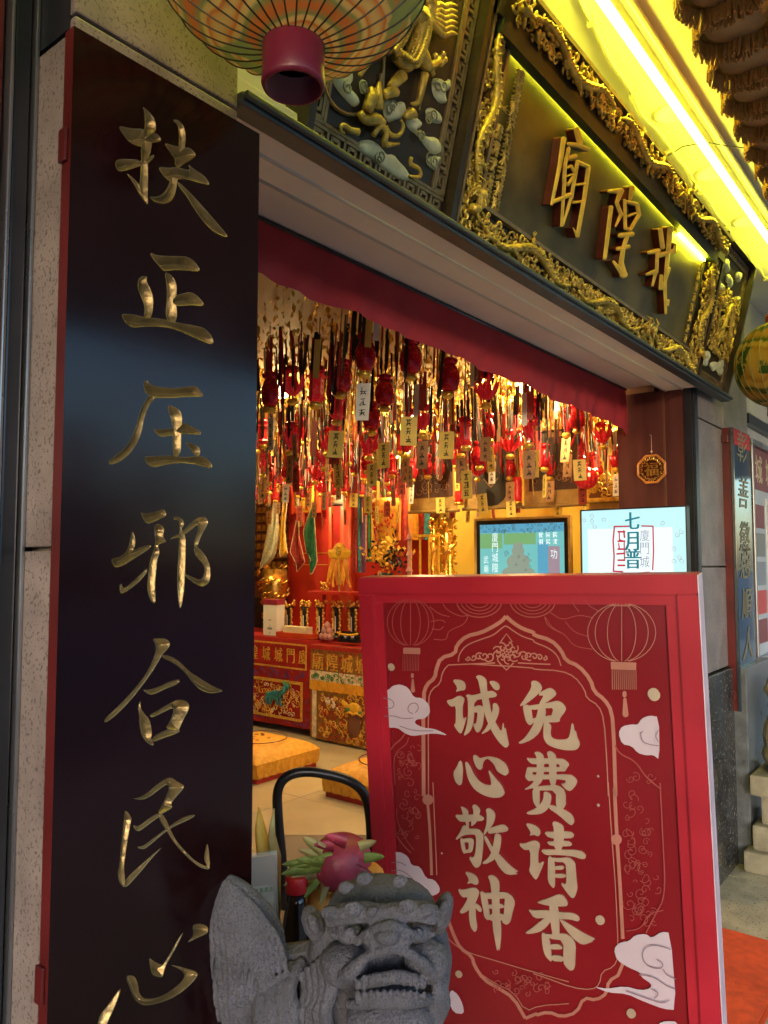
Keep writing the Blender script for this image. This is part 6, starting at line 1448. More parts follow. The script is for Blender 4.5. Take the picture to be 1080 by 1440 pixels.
seal += [{'l': g6([(138,1025),(140,1075),(170,1085)]), 'r': .9}, {'l': g6([(168,1020),(172,1060)]), 'r': 1.2}, {'l': g6([(135,1100),(140,1135)]), 'r': .9}, {'l': g6([(125,1165),(172,1162)]), 'r': 1.3}, {'l': g6([(170,1095),(172,1200)]), 'r': .9}]
inked(seal, PS2, 0, res=.4).build('red_seal', M['scr_red'], d)
w_ = MB()
for ch, (x, y), s in (('七', (222, 955), .075), ('月', (218, 1085), .080), ('普', (225, 1195), .085)):
    u, v = ps(*g6([(x, y)])[0]); write(w_, ch, P_, u, v, s*.80, s, .003, bold=.0022)
u, v = ps(*g6([(222, 1300)])[0]); w_.build('lettering', M['scr_teal'], d); w_ = MB()
for ch, (x, y) in (('廈', (300, 1048)), ('門', (300, 1130)), ('城', (300, 1215))): u, v = ps(*g6([(x, y)])[0]); write(w_, ch, P_, u, v, .040, .048, .003)
w_.build('lettering', M['scr_grey'], d); w_ = MB(); cr = random.Random(17)
for q in range(12):
    px, py = cr.choice([(cr.uniform(822, 850), cr.uniform(722, 745)), (cr.uniform(930, 958), cr.uniform(720, 740)), (cr.uniform(945, 960), cr.uniform(745, 800))]); u, v = ps(px, py); curl(w_, P_, u, v, .012, .0015, cr.random()*6, 1.2, .0011)
w_.build('cloud_outline', M['scr_grey'], d)
# ================================================================== stone lion
def lion():
    Z0 = 1.19; s = Z0/FPX
    R3, U3, F3 = np.array(_R), np.array([0, 0, 1.0]), np.array([math.cos(YAW), math.sin(YAW), 0])
    base = P(470, 1500, Z0); base[2] = .46
    d = thing('stone_lion', base, 'grey granite guardian lion with brush tail before the couplet board', 'statue')
    src = MB()
    def e(px, py, z, rx, ry, rz, tilt=0.0, n=20, k=14):
        a = R3*math.cos(tilt)+U3*math.sin(tilt); b = -R3*math.sin(tilt)+U3*math.cos(tilt)
        src.ell(P(px, py, z), a*rx*s, F3*rz*s, b*ry*s, n, k)
    def tb(l, r, n=8):
        pts = [P(x, y, z) for x, y, z in l]; 
        # smooth the path
        q = [np.array(p) for p in pts]
        for _ in range(2):
            o = [q[0]]
            for i in range(len(q)-1): o += [q[i]*.75+q[i+1]*.25, q[i]*.25+q[i+1]*.75]
            q = o+[q[-1]]
        rr = (np.array(r) if hasattr(r, '__len__') else np.array([r]*2))*s
        src.tube(q, list(np.interp(np.linspace(0, 1, len(q)), np.linspace(0, 1, len(rr)), rr)), n)
    # skull, brow, muzzle, jaw
    e(535, 1335, 1.250, 86, 88, 62); e(538, 1280, 1.235, 80, 48, 56); e(468, 1345, 1.235, 36, 60, 40); e(606, 1350, 1.235, 30, 64, 40)
    tb([(462, 1291, 1.165), (500, 1281, 1.148), (540, 1287, 1.144), (575, 1279, 1.148), (612, 1287, 1.168)], [12, 15, 13, 15, 12])      # brow
    for x in (490, 586):
        e(x, 1311, 1.164, 19, 13, 19); tb([(x-26, 1312, 1.160), (x, 1327, 1.152), (x+26, 1312, 1.160)], [3, 4, 3]); e(x+2, 1311, 1.147, 7, 6, 6)
        for q in range(4): tb([(x-30+q*3, 1300-q*4, 1.158), (x-8+q*6, 1292-q*5, 1.143), (x+26-q*2, 1297-q*4, 1.152)], [3, 4, 3], 6)
    e(545, 1314, 1.158, 34, 15, 28); tb([(500, 1326, 1.146), (520, 1310, 1.132), (545, 1300, 1.120), (568, 1306, 1.130), (592, 1320, 1.146)], [5, 7, 8, 7, 5])   # nose ridge
    e(524, 1320, 1.132, 14, 9, 14); e(567, 1320, 1.132, 14, 9, 14); e(545, 1316, 1.120, 17, 11, 14)
    e(484, 1356, 1.175, 34, 28, 32); e(600, 1350, 1.175, 32, 28, 32)                                                             # cheeks
    tb([(476, 1378, 1.155), (494, 1366, 1.132), (518, 1342, 1.120), (548, 1333, 1.116), (578, 1340, 1.120), (600, 1360, 1.138), (612, 1374, 1.160)], [11, 11, 7, 6, 7, 10, 11])  # upper lip arch
    tb([(490, 1412, 1.150), (515, 1411, 1.130), (550, 1410, 1.124), (585, 1410, 1.134), (608, 1404, 1.160)], [7, 8, 8, 8, 7])       # lower lip
    e(550, 1430, 1.165, 62, 30, 40); e(550, 1385, 1.185, 48, 20, 20)
    for k in range(11):
        x = 503+k*9.3; y = 1387-9*math.sin((k+.5)/11*math.pi); z = 1.134-.010*math.sin((k+.5)/11*math.pi); h = 11 if k in (1, 9) else 7
        e(x, y-1, z, 4.6, h, 5, n=8, k=6); e(x, 1400-2*math.sin((k+.5)/11*math.pi), z+.002, 4.0, 7, 5, n=8, k=6)
    tb([(500, 1384, 1.139), (530, 1371, 1.128), (570, 1369, 1.128), (600, 1378, 1.141)], [4, 5, 5, 4])
    tb([(505, 1390, 1.150), (530, 1378, 1.140), (570, 1376, 1.140), (598, 1386, 1.150)], [6, 7, 7, 6])
    # ears, curls, side locks, beard
    e(440, 1298, 1.215, 15, 26, 16, .35); e(441, 1300, 1.195, 8, 16, 8, .35); e(622, 1284, 1.215, 14, 32, 16, -.3); e(621, 1286, 1.195, 8, 20, 8, -.3)
    for x, y, z, r in ((463, 1281, 1.155, 9), (497, 1276, 1.140, 10), (572, 1272, 1.140, 10), (598, 1277, 1.150, 9), (512, 1234, 1.175, 9), (562, 1238, 1.172, 8), (486, 1246, 1.19, 8), (523, 1279, 1.138, 5)):
        c = P(x, y, z); pts = [c+(R3*math.cos(a)+U3*math.sin(a)*.7)*r*1.25*s*(1-.75*a/12)-F3*(.006+.003*a/6) for a in np.linspace(0, 12, 26)]; src.tube(pts, [2.9*s]*26, 6); e(x, y, z+.006, r*1.1, r*.9, 6, n=10, k=8)
    for k in range(5): tb([(606+k*4, 1352+k*6, 1.18), (618+k*2, 1392+k*8, 1.165), (606-k*2, 1432+k*6, 1.16), (612-k*3, 1480, 1.17)], [8, 9, 8, 4])
    for k in range(5): tb([(458-k*7, 1340+k*6, 1.185+.006*k), (470-k*9, 1390+k*5, 1.170+.006*k), (454-k*12, 1425+k*4, 1.163+.008*k), (474-k*9, 1480, 1.17)], [9, 11, 10, 6])
    for k in range(4): tb([(520+k*20, 1440, 1.15), (528+k*16, 1475, 1.15), (520+k*18, 1520, 1.17)], [11, 11, 5])
    for k in range(4): tb([(425-k*14, 1352+k*4, 1.225), (404-k*14, 1385+k*6, 1.188), (418-k*17, 1440, 1.178), (400-k*13, 1500, 1.18)], [8, 10, 10, 6])
    # neck, trunk, haunch, legs
    e(470, 1430, 1.25, 70, 90, 62); e(395, 1440, 1.27, 90, 82, 60); e(335, 1450, 1.25, 52, 62, 52); e(480, 1540, 1.24, 110, 120, 66); e(350, 1540, 1.26, 75, 110, 55)
    tb([(330, 1372, 1.235), (380, 1352, 1.25), (440, 1346, 1.25)], [20, 22, 24])
    for x in (455, 560): tb([(x, 1500, 1.18), (x+4, 1600, 1.15), (x+4, 1690, 1.15), (x+6, 1722, 1.12)], [36, 30, 28, 34])
    tb([(340, 1560, 1.2), (300, 1640, 1.19), (330, 1710, 1.17)], [58, 48, 34]); e(440, 1690, 1.27, 150, 50, 70)
    # brush tail with strands
    n = 60; rings = [(346, 1420, 50, .8), (347, 1385, 58, .8), (348, 1345, 57, .75), (348, 1310, 52, .7), (342, 1280, 43, .66), (334, 1258, 33, .62), (323, 1240, 21, .6), (313, 1228, 9, .6), (309, 1224, 2, .6)]
    tt = np.linspace(0, len(rings)-1, 60); rg = np.array(rings); vs = []
    for t in tt:
        cx, cy, r, fz = [np.interp(t, range(len(rings)), rg[:, q]) for q in range(4)]; c = P(cx, cy, 1.235)
        for j in range(n*2):
            a = math.pi*j/n; sc_ = 1+.030*math.sin(a*23+t*.35)+.022*math.sin(a*37+t*.5); vs.append(c+(R3*math.cos(a)+F3*math.sin(a)*fz)*r*s*sc_)
    m = n*2; src.add(vs, [(i*m+j, i*m+(j+1) % m, (i+1)*m+(j+1) % m, (i+1)*m+j) for i in range(59) for j in range(m)]+[tuple(range(m))[::-1], tuple(59*m+j for j in range(m))])
    for k in range(14):
        x = 297+k*8.0; tb([(x+4*math.sin(k), 1412, 1.206-.014*math.sin((k+.5)/14*3.14)), (x+2, 1340, 1.196-.018*math.sin((k+.5)/14*3.14)), (330+(x-345)*.72, 1285, 1.205-.012*math.sin((k+.5)/14*3.14)), (314+(x-345)*.12, 1238, 1.225)], [.8, 3.8, 3.4, 1.8], 6)
    o = src.build('lion_body', M['stone_lion'], d, True)
    rm = o.modifiers.new('r', 'REMESH'); rm.mode = 'VOXEL'; rm.voxel_size = .0020; rm.use_smooth_shade = True
    smo = o.modifiers.new('s', 'SMOOTH'); smo.factor = .3; smo.iterations = 1
    me = bpy.data.meshes.new_from_object(o.evaluated_get(bpy.context.evaluated_depsgraph_get())); o.modifiers.clear(); old = o.data; o.data = me; bpy.data.meshes.remove(old)
    # chisel marks
    co = np.empty(len(me.vertices)*3); me.vertices.foreach_get('co', co); co = co.reshape(-1, 3); nr = np.empty(len(me.vertices)*3); me.vertices.foreach_get('normal', nr); nr = nr.reshape(-1, 3)
    dsp = np.array([noise.noise((c[0]*45, c[1]*45, c[2]*45))*.0016+noise.noise((c[0]*130, c[1]*130, c[2]*130))*.0010 for c in co])
    co += nr*dsp[:, None]; me.vertices.foreach_set('co', co.ravel()); me.polygons.foreach_set('use_smooth', [True]*len(me.polygons)); me.update()
    zb = float(co[:, 2].min())+base[2]
    pd = thing('stone_pedestal', (base[0], base[1], 0), 'square grey stone pedestal under the brush tailed guardian lion', 'pedestal')
    c = P(450, 1500, 1.22); ex, ey = R3*.22, F3*.095
    for (a, b, k) in ((0, .08, 1.06), (.081, zb-.07, .94), (zb-.069, zb+.006, 1.04)):
        MB().obox((c[0], c[1], (a+b)/2), ex*k, ey*k, np.array([0, 0, (b-a)/2])).build('plinth_block', M['stone_lion'], pd)
    return d
lion()

# ================================================================== fruit stand inside the doorway
FT_ = P(470, 1335, 1.72); FZ = FT_[2]
d = thing('side_table', (FT_[0], FT_[1], 0), 'small dark side table with fruit behind the stone lion', 'table')
tc = P(455, 1335, 1.78); R3 = np.array(_R); F3 = np.array([math.cos(YAW), math.sin(YAW), 0])
MB().obox((tc[0], tc[1], FZ-.012), R3*.17, F3*.13, np.array([0, 0, .012])).build('top', M['black_plastic'], d)
for a in (-.15, .15):
    for b in (-.11, .11): q = tc+R3*a+F3*b; MB().obox((q[0], q[1], (FZ-.024)/2), R3*.012, F3*.012, np.array([0, 0, (FZ-.024)/2])).build('leg', M['black_plastic'], d)
FZ += .0005
def fruit(name, px, py, z, label, cat, group=None):
    c = P(px, py, z); return c, thing(name, (c[0], c[1], c[2]), label, cat, group)
UP = np.array([0, 0, 1.0])
c, d = fruit('dragon_fruit', 478, 1212, 1.70, 'ripe magenta dragon fruit with curling green scales on top of the fruit pile', 'fruit')
r = 41*1.70/FPX
ax = R3*.95+UP*.25; ax /= np.linalg.norm(ax); bx_ = np.cross(F3, ax)
mb = MB(); mb.ell(c, ax*r*1.12, F3*r*.95, bx_*r*.95, 20, 14); mb.build('flesh', M['dragonfruit'], d, True)
rng = random.Random(4)
def scale_leaf(base, dirv, nrm, L_, Wd, curlv, m_, par, nm='scale'):
    dirv = dirv/np.linalg.norm(dirv); side = np.cross(dirv, nrm); side /= np.linalg.norm(side); mb = MB(); n = 8
    for i in range(n+1):
        t = i/n; p = base+dirv*L_*t+nrm*curlv*L_*t*t; w2 = Wd*(1-t)**.7*(.75+.5*t)
        mb.v += [tuple(p-side*w2+nrm*w2*.45), tuple(p+nrm*.001), tuple(p+side*w2+nrm*w2*.45), tuple(p-nrm*.0015)]
    for i in range(n):
        for j in range(4): a = i*4+j; b = i*4+(j+1) % 4; mb.f.append((a, b, b+4, a+4)); mb.m.append(0)
    mb.build(nm, m_, par, True)
for (px, py, qx, qy, L_, w_, mt) in ((455, 1195, 432, 1178, .055, .018, 'leaf_pale'), (450, 1215, 410, 1222, .085, .020, 'leaf_green'), (455, 1212, 420, 1205, .06, .016, 'leaf_green'), (462, 1228, 452, 1262, .065, .016, 'leaf_pale'), (480, 1232, 458, 1228, .05, .016, 'leaf_pale'),
   (505, 1190, 520, 1184, .04, .015, 'leaf_pale'), (512, 1205, 530, 1203, .045, .016, 'leaf_green'), (498, 1222, 512, 1225, .045, .018, 'dragonfruit'), (470, 1188, 452, 1186, .045, .016, 'dragonfruit'), (488, 1183, 470, 1176, .05, .02, 'dragonfruit'), (445, 1228, 415, 1232, .06, .014, 'leaf_pale'), (468, 1205, 440, 1208, .05, .018, 'leaf_green'), (440, 1222, 402, 1240, .07, .014, 'leaf_pale'), (436, 1212, 400, 1212, .06, .015, 'leaf_green'), (446, 1236, 425, 1262, .05, .013, 'leaf_green'), (452, 1205, 418, 1190, .055, .013, 'leaf_pale'), (495, 1240, 470, 1262, .05, .02, 'dragonfruit'), (485, 1245, 460, 1275, .05, .015, 'leaf_pale')):
    b_ = P(px, py, 1.655); q_ = P(qx, qy, 1.66); scale_leaf(b_, q_-b_, -F3, L_, w_, .25, M[mt], d)
for k, (px, py, r_, mt, nm, lb) in enumerate(((448, 1268, 17, 'fruit_orange', 'orange', 'orange fruit under the dragon fruit, beside the red bottle cap'), (520, 1235, 22, 'fruit_orange', 'orange', 'orange red fruit behind the lion head curls'), (438, 1252, 13, 'fruit_yellow', 'mango', 'small yellow fruit between bottle cap and dragon fruit'), (478, 1272, 24, 'fruit_orange', 'orange', 'orange fruit at the bottom of the pile behind the lion'), (460, 1255, 15, 'fruit_yellow', 'mango', 'yellow fruit in the middle of the pile, touching the dragon fruit'), (500, 1248, 22, 'dragonfruit', 'dragon_fruit', 'second smaller magenta dragon fruit tucked behind the lion head'), (428, 1282, 18, 'fruit_orange', 'orange', 'orange fruit low beside the dark bottle'))):
    c, d = fruit(nm, px, py, 1.68+.01*k, lb, 'fruit'); mb = MB(); rr = r_*1.69/FPX; mb.lathe([(.002, -rr*.96), (rr*.5, -rr*.86), (rr*.87, -rr*.5), (rr, 0), (rr*.87, rr*.5), (rr*.5, rr*.85), (rr*.12, rr*.93), (.001, rr*.88)], c, 18); mb.build('skin', M[mt], d, True); MB().tube([c+UP*rr*.88, c+UP*(rr*.88+.006)], .003, 5).build('stem', M['leaf_green'], d)
bk = P(480, 1300, 1.72); d = thing('fruit_dish', (bk[0], bk[1], FZ), 'dark dish holding the fruit pile behind the stone lion', 'dish'); MB().lathe([(.05, 0), (.055, .004), (.11, .03), (.118, .034), (.10, .026), (.004, .012)], (bk[0], bk[1], FZ), 24).build('bowl', M['black_plastic'], d, True)
# cola bottle
c = P(417, 1243, 1.66); d = thing('cola_bottle', (c[0], c[1], FZ), 'dark soft drink bottle with red cap beside the fruit pile', 'bottle'); rc = 16*1.66/FPX
MB().lathe([(rc*.95, -.016), (rc, -.014), (rc, .014), (rc*.92, .018)], c, 24).build('cap', M['cap_red'], d, True)
MB().lathe([(rc*1.2, FZ-c[2]), (rc*1.3, FZ-c[2]+.01), (rc*1.3, -.11), (rc*1.05, -.06), (rc*.85, -.04), (rc*.85, -.016)], c, 24).build('glass', M['cola'], d, True)
# acrylic card holder with printed sheet
d = thing('card_holder', P(372, 1330, 1.62), 'clear acrylic stand with a beige printed card beside the couplet board', 'card holder')
cpl = Plane(P(345, 1330, 1.64), (R3*.93+F3*.36), UP*.985-F3*.17)
cpl.u /= np.linalg.norm(cpl.u); cpl.n = np.cross(cpl.u, cpl.v); cpl.n /= np.linalg.norm(cpl.n)
tr_q = cpl.at(398, 1192); bl_q = cpl.at(345, 1340); Uw = np.dot(tr_q-cpl.p, cpl.u); Vh = np.dot(tr_q-cpl.p, cpl.v)
uvbox(MB(), -.02, Uw-.004, -.16, Vh-.008, -.0014, -.0004, cpl).build('card', M['beige_card'], d)
uvbox(MB(), -.025, Uw, -.165, Vh, .0004, .0028, cpl).build('acrylic_front', M['acrylic'], d); uvbox(MB(), -.025, Uw, -.165, Vh, -.0048, -.0022, cpl).build('acrylic_back', M['acrylic'], d)
a_ = cpl.at(362, 1245); ua, va = np.dot(a_-cpl.p, cpl.u), np.dot(a_-cpl.p, cpl.v); b_ = cpl.at(389, 1262); ub_, vb_ = np.dot(b_-cpl.p, cpl.u), np.dot(b_-cpl.p, cpl.v)
uvbox(MB(), ua-.01, ub_, vb_-.02, va, -.0003, .0001, cpl).build('printed_square', M['thread_pale'], d)
mb = MB(); mid = (ua+ub_)/2
for k in range(4): uvbox(mb, ua+.002+k*(ub_-ua)/4, ua+.009+k*(ub_-ua)/4, va-.016, va-.006, .00012, .0003, cpl)
mb.build('print', M['leaf_green'], d)
MB().obox(cpl.uv(Uw/2, -.165, .0)+np.array([0, 0, -.004]), cpl.u*Uw*.55, F3*.04, UP*.003).build('foot', M['acrylic'], d)
# two dried husk tips behind the holder
for k, (l, w_, lb) in enumerate((([(372, 1200), (366, 1165), (364, 1135)], .022, 'yellow brown husk tip poking up behind the acrylic card, broader one'), ([(388, 1205), (382, 1175), (385, 1137)], .016, 'dark green edged husk tip poking up behind the acrylic card, narrower one'))):
    d = thing('corn_husk', P(*l[0], 1.72), lb, 'husk', 'husk tips behind the card holder'); pts = [P(x, y, 1.72) for x, y in l]; base_ = pts[0]-np.array([0, 0, pts[0][2]-FZ])
    MB().tube([base_, pts[0], pts[1], pts[2]], [w_*.9, w_, w_*.7, .002], 9, 0, True, .45).build('husk', M['fruit_yellow'] if k == 0 else M['leaf_pale'], d, True)
    scale_leaf(base_+(pts[0]-base_)*.5, pts[1]-base_, -F3, .10, w_*.9, .12, M['leaf_pale'] if k == 0 else M['leaf_green'], d, 'leaf')
# ================================================================== black hoop-back chair
d = thing('black_chair', P(455, 1260, 2.55)*np.array([1, 1, 0]), 'black chair with open hoop back standing inside behind the fruit', 'chair')
pts = [(402, 1290, 2.55), (397, 1215, 2.55), (391, 1150, 2.55), (389, 1112, 2.55), (400, 1092, 2.55), (425, 1084, 2.56), (460, 1088, 2.57), (495, 1098, 2.58), (514, 1116, 2.59), (521, 1150, 2.60), (523, 1215, 2.60), (524, 1290, 2.60)]
q = [np.array(P(*p)) for p in pts]
for _ in range(2):
    o_ = [q[0]]
    for i in range(len(q)-1): o_ += [q[i]*.75+q[i+1]*.25, q[i]*.25+q[i+1]*.75]
    q = o_+[q[-1]]
MB().tube(q, .0165, 10, 0, True, 1.0).build('hoop_back', M['black_plastic'], d, True)
sc_ = P(462, 1290, 2.72); zs = .44
st_ = MB(); st_.obox((sc_[0], sc_[1], zs), R3*.20, F3*.20, UP*.02); st_.build('seat', M['black_plastic'], d)
for a in (-.17, .17):
    for b in (-.17, .17): p_ = np.array([sc_[0], sc_[1], zs])+R3*a+F3*b; MB().tube([p_, np.array([p_[0]+R3[0]*a*.15, p_[1]+R3[1]*a*.15, 0])], .011, 8).build('leg', M['black_plastic'], d, True)
# ================================================================== kneeling cushions
def cushion(corner_px, label, du_, dv_, W_, D_, H_):
    c = onZ(*corner_px, 0) if len(corner_px) == 2 else np.array(corner_px, float); d = thing('kneeling_cushion', c, label, 'cushion', 'kneeling cushions')
    du_ = np.array(du_); dv_ = np.array(dv_); mb = MB(); n = 26
    for i in range(n+1):
        for j in range(n+1):
            a, b = i/n, j/n; ed = min(a, 1-a, b, 1-b); z = H_*(.62+.38*(1-math.exp(-ed*10)))+.014*math.sin(math.pi*a)*math.sin(math.pi*b); mb.v.append(tuple(c+du_*W_*a+dv_*D_*b+UP*z))
    for i in range(n):
        for j in range(n): q_ = i*(n+1)+j; mb.f.append((q_, q_+n+1, q_+n+2, q_+1)); mb.m.append(0)
    mb.build('top', M['brocade'], d, True)
    sk = MB(); per = []; m_ = 46
    for s_, (o_, e_) in enumerate(((c, du_*W_), (c+du_*W_, dv_*D_), (c+du_*W_+dv_*D_, -du_*W_), (c+dv_*D_, -dv_*D_))):
        nn = np.cross(e_, UP); nn = nn/np.linalg.norm(nn)
        for k in range(m_): t = k/m_; per.append((o_+e_*t, nn*(.010*abs((t*9) % 1-.5)*2)))
    L_ = len(per)
    for p_, o_ in per: sk.v += [tuple(p_+UP*H_*.63), tuple(p_+o_*.5+UP*H_*.38), tuple(p_+o_*1.6+UP*.035)]
    for k in range(L_): a, b = 3*k, 3*((k+1) % L_); sk.f += [(a, b, b+1, a+1), (a+1, b+1, b+2, a+2)]; sk.m += [0, 0]
    sk.build('pleated_skirt', M['brocade'], d)
    MB().obox(c+du_*W_*.5+dv_*D_*.5+UP*.018, du_*W_*.47, dv_*D_*.47, UP*.018).build('wooden_base', M['wall_red'], d)
    em = MB(); ctr = c+du_*W_*.5+dv_*D_*.5+UP*(H_+.013); ring = [ctr+du_*W_*.33*math.cos(t)+dv_*D_*.33*math.sin(t) for t in np.linspace(0, 6.283, 40)]; em.tube(ring, .0035, 5)
    pl_ = Plane(ctr, du_, dv_); cr = random.Random(3)
    for k in range(14): curl(em, pl_, cr.uniform(-.25, .25)*W_*.6, cr.uniform(-.25, .25)*D_*.5, .018, .001, cr.random()*6, 1, .003)
    em.build('embroidery', M['letter_red'], d)
    return d
cushion((450, 1078), 'yellow brocade kneeling cushion with round emblem nearest the red altar cloth', (-1, 0, 0), (0, 1, 0), .62, .66, .21)
c2_ = onZ(452, 1120, 0)
cushion((c2_[0]+.62, c2_[1]-.66, 0), 'yellow brocade kneeling cushion partly hidden behind the red sign board', (-1, 0, 0), (0, 1, 0), .62, .66, .21)

# ================================================================== octagonal charm on the jamb
c = onX(917, 660, JX-.006); d = thing('octagon_charm', c, 'gold octagonal wooden charm with a carved blessing character on maroon jamb', 'charm')
Pq = Plane((JX-.004, c[1], c[2]), (0, -1, 0), (0, 0, 1)); r = .072
def ngon(r, n, h0, h1, P_, a0=math.pi/8):
    mb = MB(); vs = [P_.uv(r*math.cos(a0+6.283*k/n), r*math.sin(a0+6.283*k/n), h) for h in (h0, h1) for k in range(n)]
    mb.add(vs, [tuple(range(n, 2*n)), tuple(range(n))[::-1]]+[(k, (k+1) % n, n+(k+1) % n, n+k) for k in range(n)]); return mb
ngon(r, 8, 0, .010, Pq).build('board', M['letter_red'], d)
rim = MB(); pts = [Pq.uv(r*.97*math.cos(math.pi/8+.7854*k), r*.97*math.sin(math.pi/8+.7854*k), .010) for k in range(9)]
for a, b in zip(pts[:-1], pts[1:]): rim.tube([a, b], .006, 6)
rim.build('rim', M['fruit_orange'], d)
mb = MB(); write(mb, '福', Pq, 0, 0, .066, .066, .0125, bold=.0025); mb.build('character', M['gold_bright'], d)
mb = MB()
for k in range(16): a = k*.3927; curl(mb, Pq, .052*math.cos(a), .052*math.sin(a), .011, .011, a, 1, .0026)
mb.build('relief', M['gold_bright'], d)
top = Pq.uv(0, r+.004, .004); MB().tube([top, top+UP*.09], .0012, 5).build('string', M['thread_pale'], d); MB().ball(top+UP*.01, .005, 6, 5).build('knot', M['thread_pale'], d)
MB().lathe([(.004, 0), (.004, .012)], (JX-.010, top[1], top[2]+.088), 8, ax=(-1, 0, 0)).build('nail', M['steel'], d)

# ================================================================== couplet board on the right pillar
CY = -.085; a = onY(1031, 600, CY); b = onY(1054, 618, CY); x0, x1 = a[0], b[0]; z1 = a[2]; z0 = onY(1045, 1000, CY)[2]
d = thing('glossy_couplet_board', ((x0+x1)/2, CY, z0), 'mirror glossy dark couplet board with seven carved characters on right pillar', 'couplet board')
MB().bbox(x0, x1, CY, CY+.018, z0, z1, .003).build('board_face', M['couplet_glass'], d); MB().box(x0-.001, x1-.002, CY+.0185, -.029, z0+.002, z1-.002).build('board_edge', M['lacquer_red'], d)
MB().box(x0+.002, x1-.002, CY-.0015, CY-.0003, z1-.09, z1-.005).build('red_cloth', M['curtain'], d)
Pc = Plane((0, CY, 0), (1, 0, 0), (0, 0, 1))
for k, ch in enumerate('彰善懲惡順人意'):
    y = (627, 690, 752, 790, 848, 905, 962)[k]; q_ = onY(1043, y+2, CY); mb = MB(); write(mb, ch, Pc, (x0+x1)/2, q_[2], .20, .165, .002, slant=.18, bold=.004); mb.build('character', M['brass_line'], d)
for z in (z1-.06, z0+.08): MB().bbox(x0-.016, x0-.002, CY+.024, -.030, z-.02, z+.02, .003).build('bracket', M['lacquer_red'], d)
# ================================================================== notice case on the wall beyond
nx0, nx1 = 4.80, 7.4; d = thing('notice_case', ((nx0+nx1)/2, 0, .75), 'wall mounted notice case with red heading, photographs and printed columns', 'notice board')
MB().box(nx0, nx1, -.012, .009, .95, 2.18).build('back_panel', M['notice_paper'], d)
MB().box(nx0, nx1, -.015, -.0122, 1.93, 2.178).build('heading_band', M['notice_red'], d)
Pn = Plane((0, -.0155, 0), (1, 0, 0), (0, 0, 1)); mb = MB()
for k, ch in enumerate('城城隍廟'): write(mb, ch, Pn, nx0+.22+k*.26, 2.055, .17, .17, .001, bold=.003)
mb.build('heading_text', M['thread_pale'], d)
for k in range(5): MB().box(nx0+.05, nx0+.33, -.015, -.0122, 1.70-k*.17, 1.84-k*.17).build('photograph', M[('notice_red', 'granite_grey', 'notice_ink', 'cap_red', 'notice_red')[k]], d)
mb = MB()
for k in range(30): uvbox(mb, nx0+.42, nx0+.42+random.uniform(.7, 1.0), 1.84-k*.028, 1.853-k*.028, .0032, .0036, Pn)
MB().box(nx0+.38, nx0+1.5, -.0151, -.0123, .99, 1.89).build('printed_sheet', M['white_card'], d)
mb.build('print_lines', M['notice_ink'], d)
MB().box(nx0+1.6, nx1-.1, -.0151, -.0123, 1.0, 1.88).build('printed_sheet', M['white_card'], d)
for q_ in ((nx0-.03, nx1+.03, 2.182, 2.215), (nx0-.03, nx1+.03, .915, .948), (nx0-.03, nx0-.002, .949, 2.181), (nx1+.002, nx1+.03, .949, 2.181)): MB().bbox(q_[0], q_[1], -.04, .009, q_[2], q_[3], .004).build('frame', M['steel'], d)
# ================================================================== pale lion and pedestal at the right edge, door mat, bushy pot
c = onZ(1085, 1262, 0); c = np.array([c[0]+.43, c[1]-.03, 0]); pd = thing('pale_pedestal', c, 'pale yellowish stone pedestal under the second guardian lion', 'pedestal')
for (a, b, k) in ((0, .10, .20), (.1005, .22, .165), (.2205, .36, .13), (.3605, .46, .17)): MB().bbox(c[0]-k, c[0]+k, c[1]-k, c[1]+k, a, b, .012).build('plinth_block', M['stone_pale'], pd)
d = thing('pale_lion', (c[0], c[1], .46), 'pale yellowish stone lion on pedestal beyond the granite pillar', 'statue')
mb = MB(); b0_ = np.array([c[0], c[1], .46])
for (x, y, z, rx, ry, rz) in ((0, .0, .17, .13, .14, .17), (.02, 0, .08, .17, .15, .09), (-.05, -.02, .37, .125, .12, .125), (-.12, -.02, .34, .07, .08, .06), (-.03, -.12, .43, .03, .03, .05), (-.03, .08, .43, .03, .03, .05), (-.08, -.07, .06, .05, .045, .1), (-.08, .06, .06, .05, .045, .1), (.1, .0, .32, .07, .06, .16), (.11, 0, .46, .04, .04, .09)): mb.ell(b0_+[x, y, z], (rx, 0, 0), (0, ry, 0), (0, 0, rz), 14, 10)
cr = random.Random(5)
for k in range(70): a = cr.random()*6.283; t = cr.uniform(-.6, 1.3); q_ = b0_+[-.03+.125*math.cos(a)*math.cos(t), -.02+.125*math.sin(a)*math.cos(t), .37+.125*math.sin(t)]; mb.ball(q_, cr.uniform(.02, .032), 7, 5)
o = mb.build('lion_body', M['stone_pale'], d, True); rm = o.modifiers.new('r', 'REMESH'); rm.mode = 'VOXEL'; rm.voxel_size = .009; rm.use_smooth_shade = True
me = bpy.data.meshes.new_from_object(o.evaluated_get(bpy.context.evaluated_depsgraph_get())); o.modifiers.clear(); o.data = me
a, b, e = onZ(1018, 1308, .006), onZ(1095, 1338, .006), onZ(1090, 1405, .006)
md = thing('red_door_mat', (a+e)/2*np.array([1, 1, 0]), 'bright orange red floor mat lying on walkway tiles beside the sign', 'mat')
x_hi = onZ(1020, 1308, 0)[0]; y_lo = onZ(1075, 1428, 0)[1]
MB().bbox(1.2, x_hi, y_lo, .30 if False else -.02, .0, .008, .003).build('pile', M['mat_red'], md)
MB().box(1.2, x_hi-.001, y_lo-.012, y_lo-.0005, .0, .0085).build('border', M['orange_red'], md)

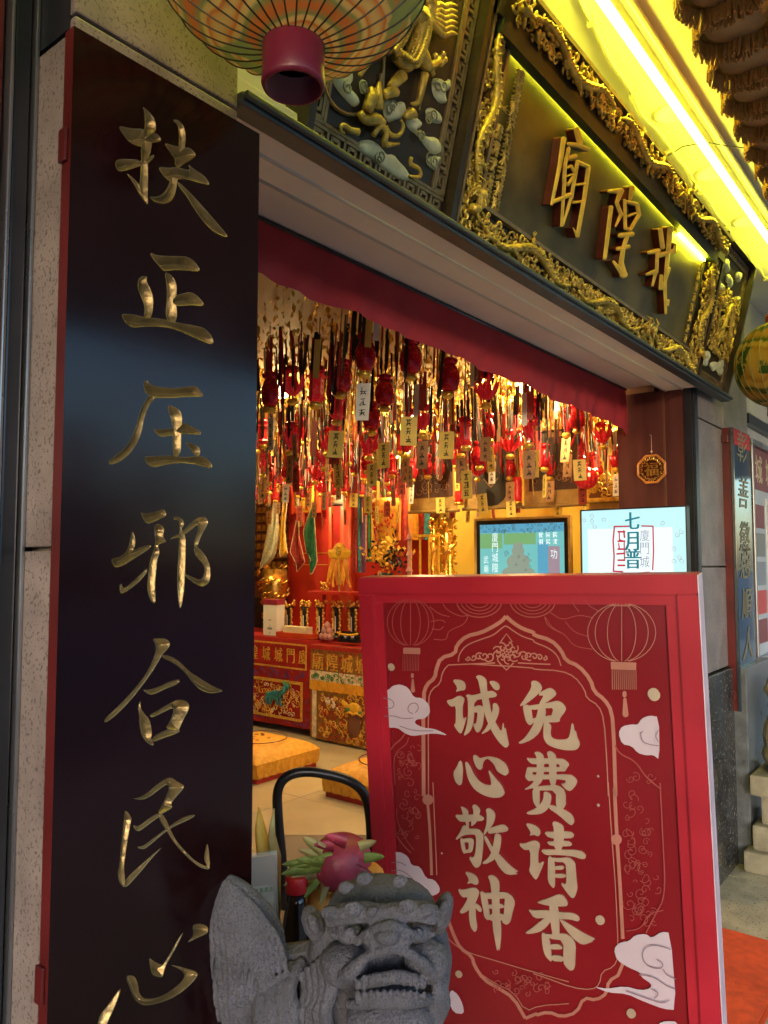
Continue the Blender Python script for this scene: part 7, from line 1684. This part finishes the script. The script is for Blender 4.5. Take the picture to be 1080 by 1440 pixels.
# ================================================================== across the street (seen in the lacquer only)
ob = thing('far_building', (10, -44, -.15), 'long dark building across the street reflected in the lacquer board', 'building')
MB().box(-60, 29.5, -52, -44, -.15, 5.4).build('wall', M['concrete_far'], ob)
MB().box(-61, 30, -53, -43.5, 5.401, 5.8).build('roof', M['concrete_far'], ob)
ob = thing('far_tower', (36, -60, -.15), 'narrow dark tower block beyond the street reflected in the lacquer board', 'building')
MB().box(33.4, 37, -66, -60, -.15, 13).build('wall', M['concrete_far'], ob); MB().box(33.2, 37.2, -66.2, -59.8, 13.001, 13.4).build('roof', M['concrete_far'], ob)
tag(MB().box(-60, 130, -40, -38.5, -.15, 1.5).build('street_hedge', M['hedge'], None, False, (30, -39, -.15)), 'long dark clipped hedge along the far side of the street', 'hedge')
for k, x in enumerate((17.5, 23.0)):
    d = thing('street_tree', (x, -24, -.15), 'slim street tree with dark crown %s' % ('opposite the temple doorway' if k == 0 else 'farther along the opposite kerb'), 'tree')
    MB().tube([(x, -24, -.15), (x+.1, -24, 2.2), (x-.1, -24.1, 4.2)], [.16, .12, .06], 8).build('trunk', M['wood_dark'], d, True)
    mb = MB(); cr = random.Random(k)
    for q in range(700):
        c_ = np.array([x+cr.gauss(0, .8), -24+cr.gauss(0, .8), 4.0+cr.gauss(0, .8)]); e1 = np.array([cr.uniform(-1, 1), cr.uniform(-1, 1), cr.uniform(-1, 1)])*.16; e2 = np.array([cr.uniform(-1, 1), cr.uniform(-1, 1), cr.uniform(-1, 1)])*.10; mb.add([c_-e1, c_-e2, c_+e1, c_+e2], [(0, 1, 2, 3)])
    mb.build('crown', M['hedge'], d)

# joined decoration too fine to pick apart
for o in bpy.data.objects:
    if o.type == 'MESH' and o.parent is not None and o.name.split('.')[0] in ('embroidery', 'flower_print', 'pattern_print', 'fine_line_print', 'fringe', 'tag_writing', 'ribbons', 'relief', 'dragon_relief', 'painted_robe', 'crest_carving', 'carved_border', 'carved_figures', 'gilt_top', 'gilt_dragon', 'painted_figures', 'dark_leaves', 'gold_flowers', 'coiled_dragon', 'picture_ornament', 'picture_outline', 'small_inscription', 'print_lines', 'print', 'lettering', 'cloud_outline', 'drapery', 'embroidered_pearls', 'embroidered_flames', 'key_pattern', 'cloud_line_print', 'carved_beast', 'raised_line', 'lantern_print', 'heading_text', 'red_seal', 'border_print', 'cloud_scroll'): o['kind'] = 'stuff'
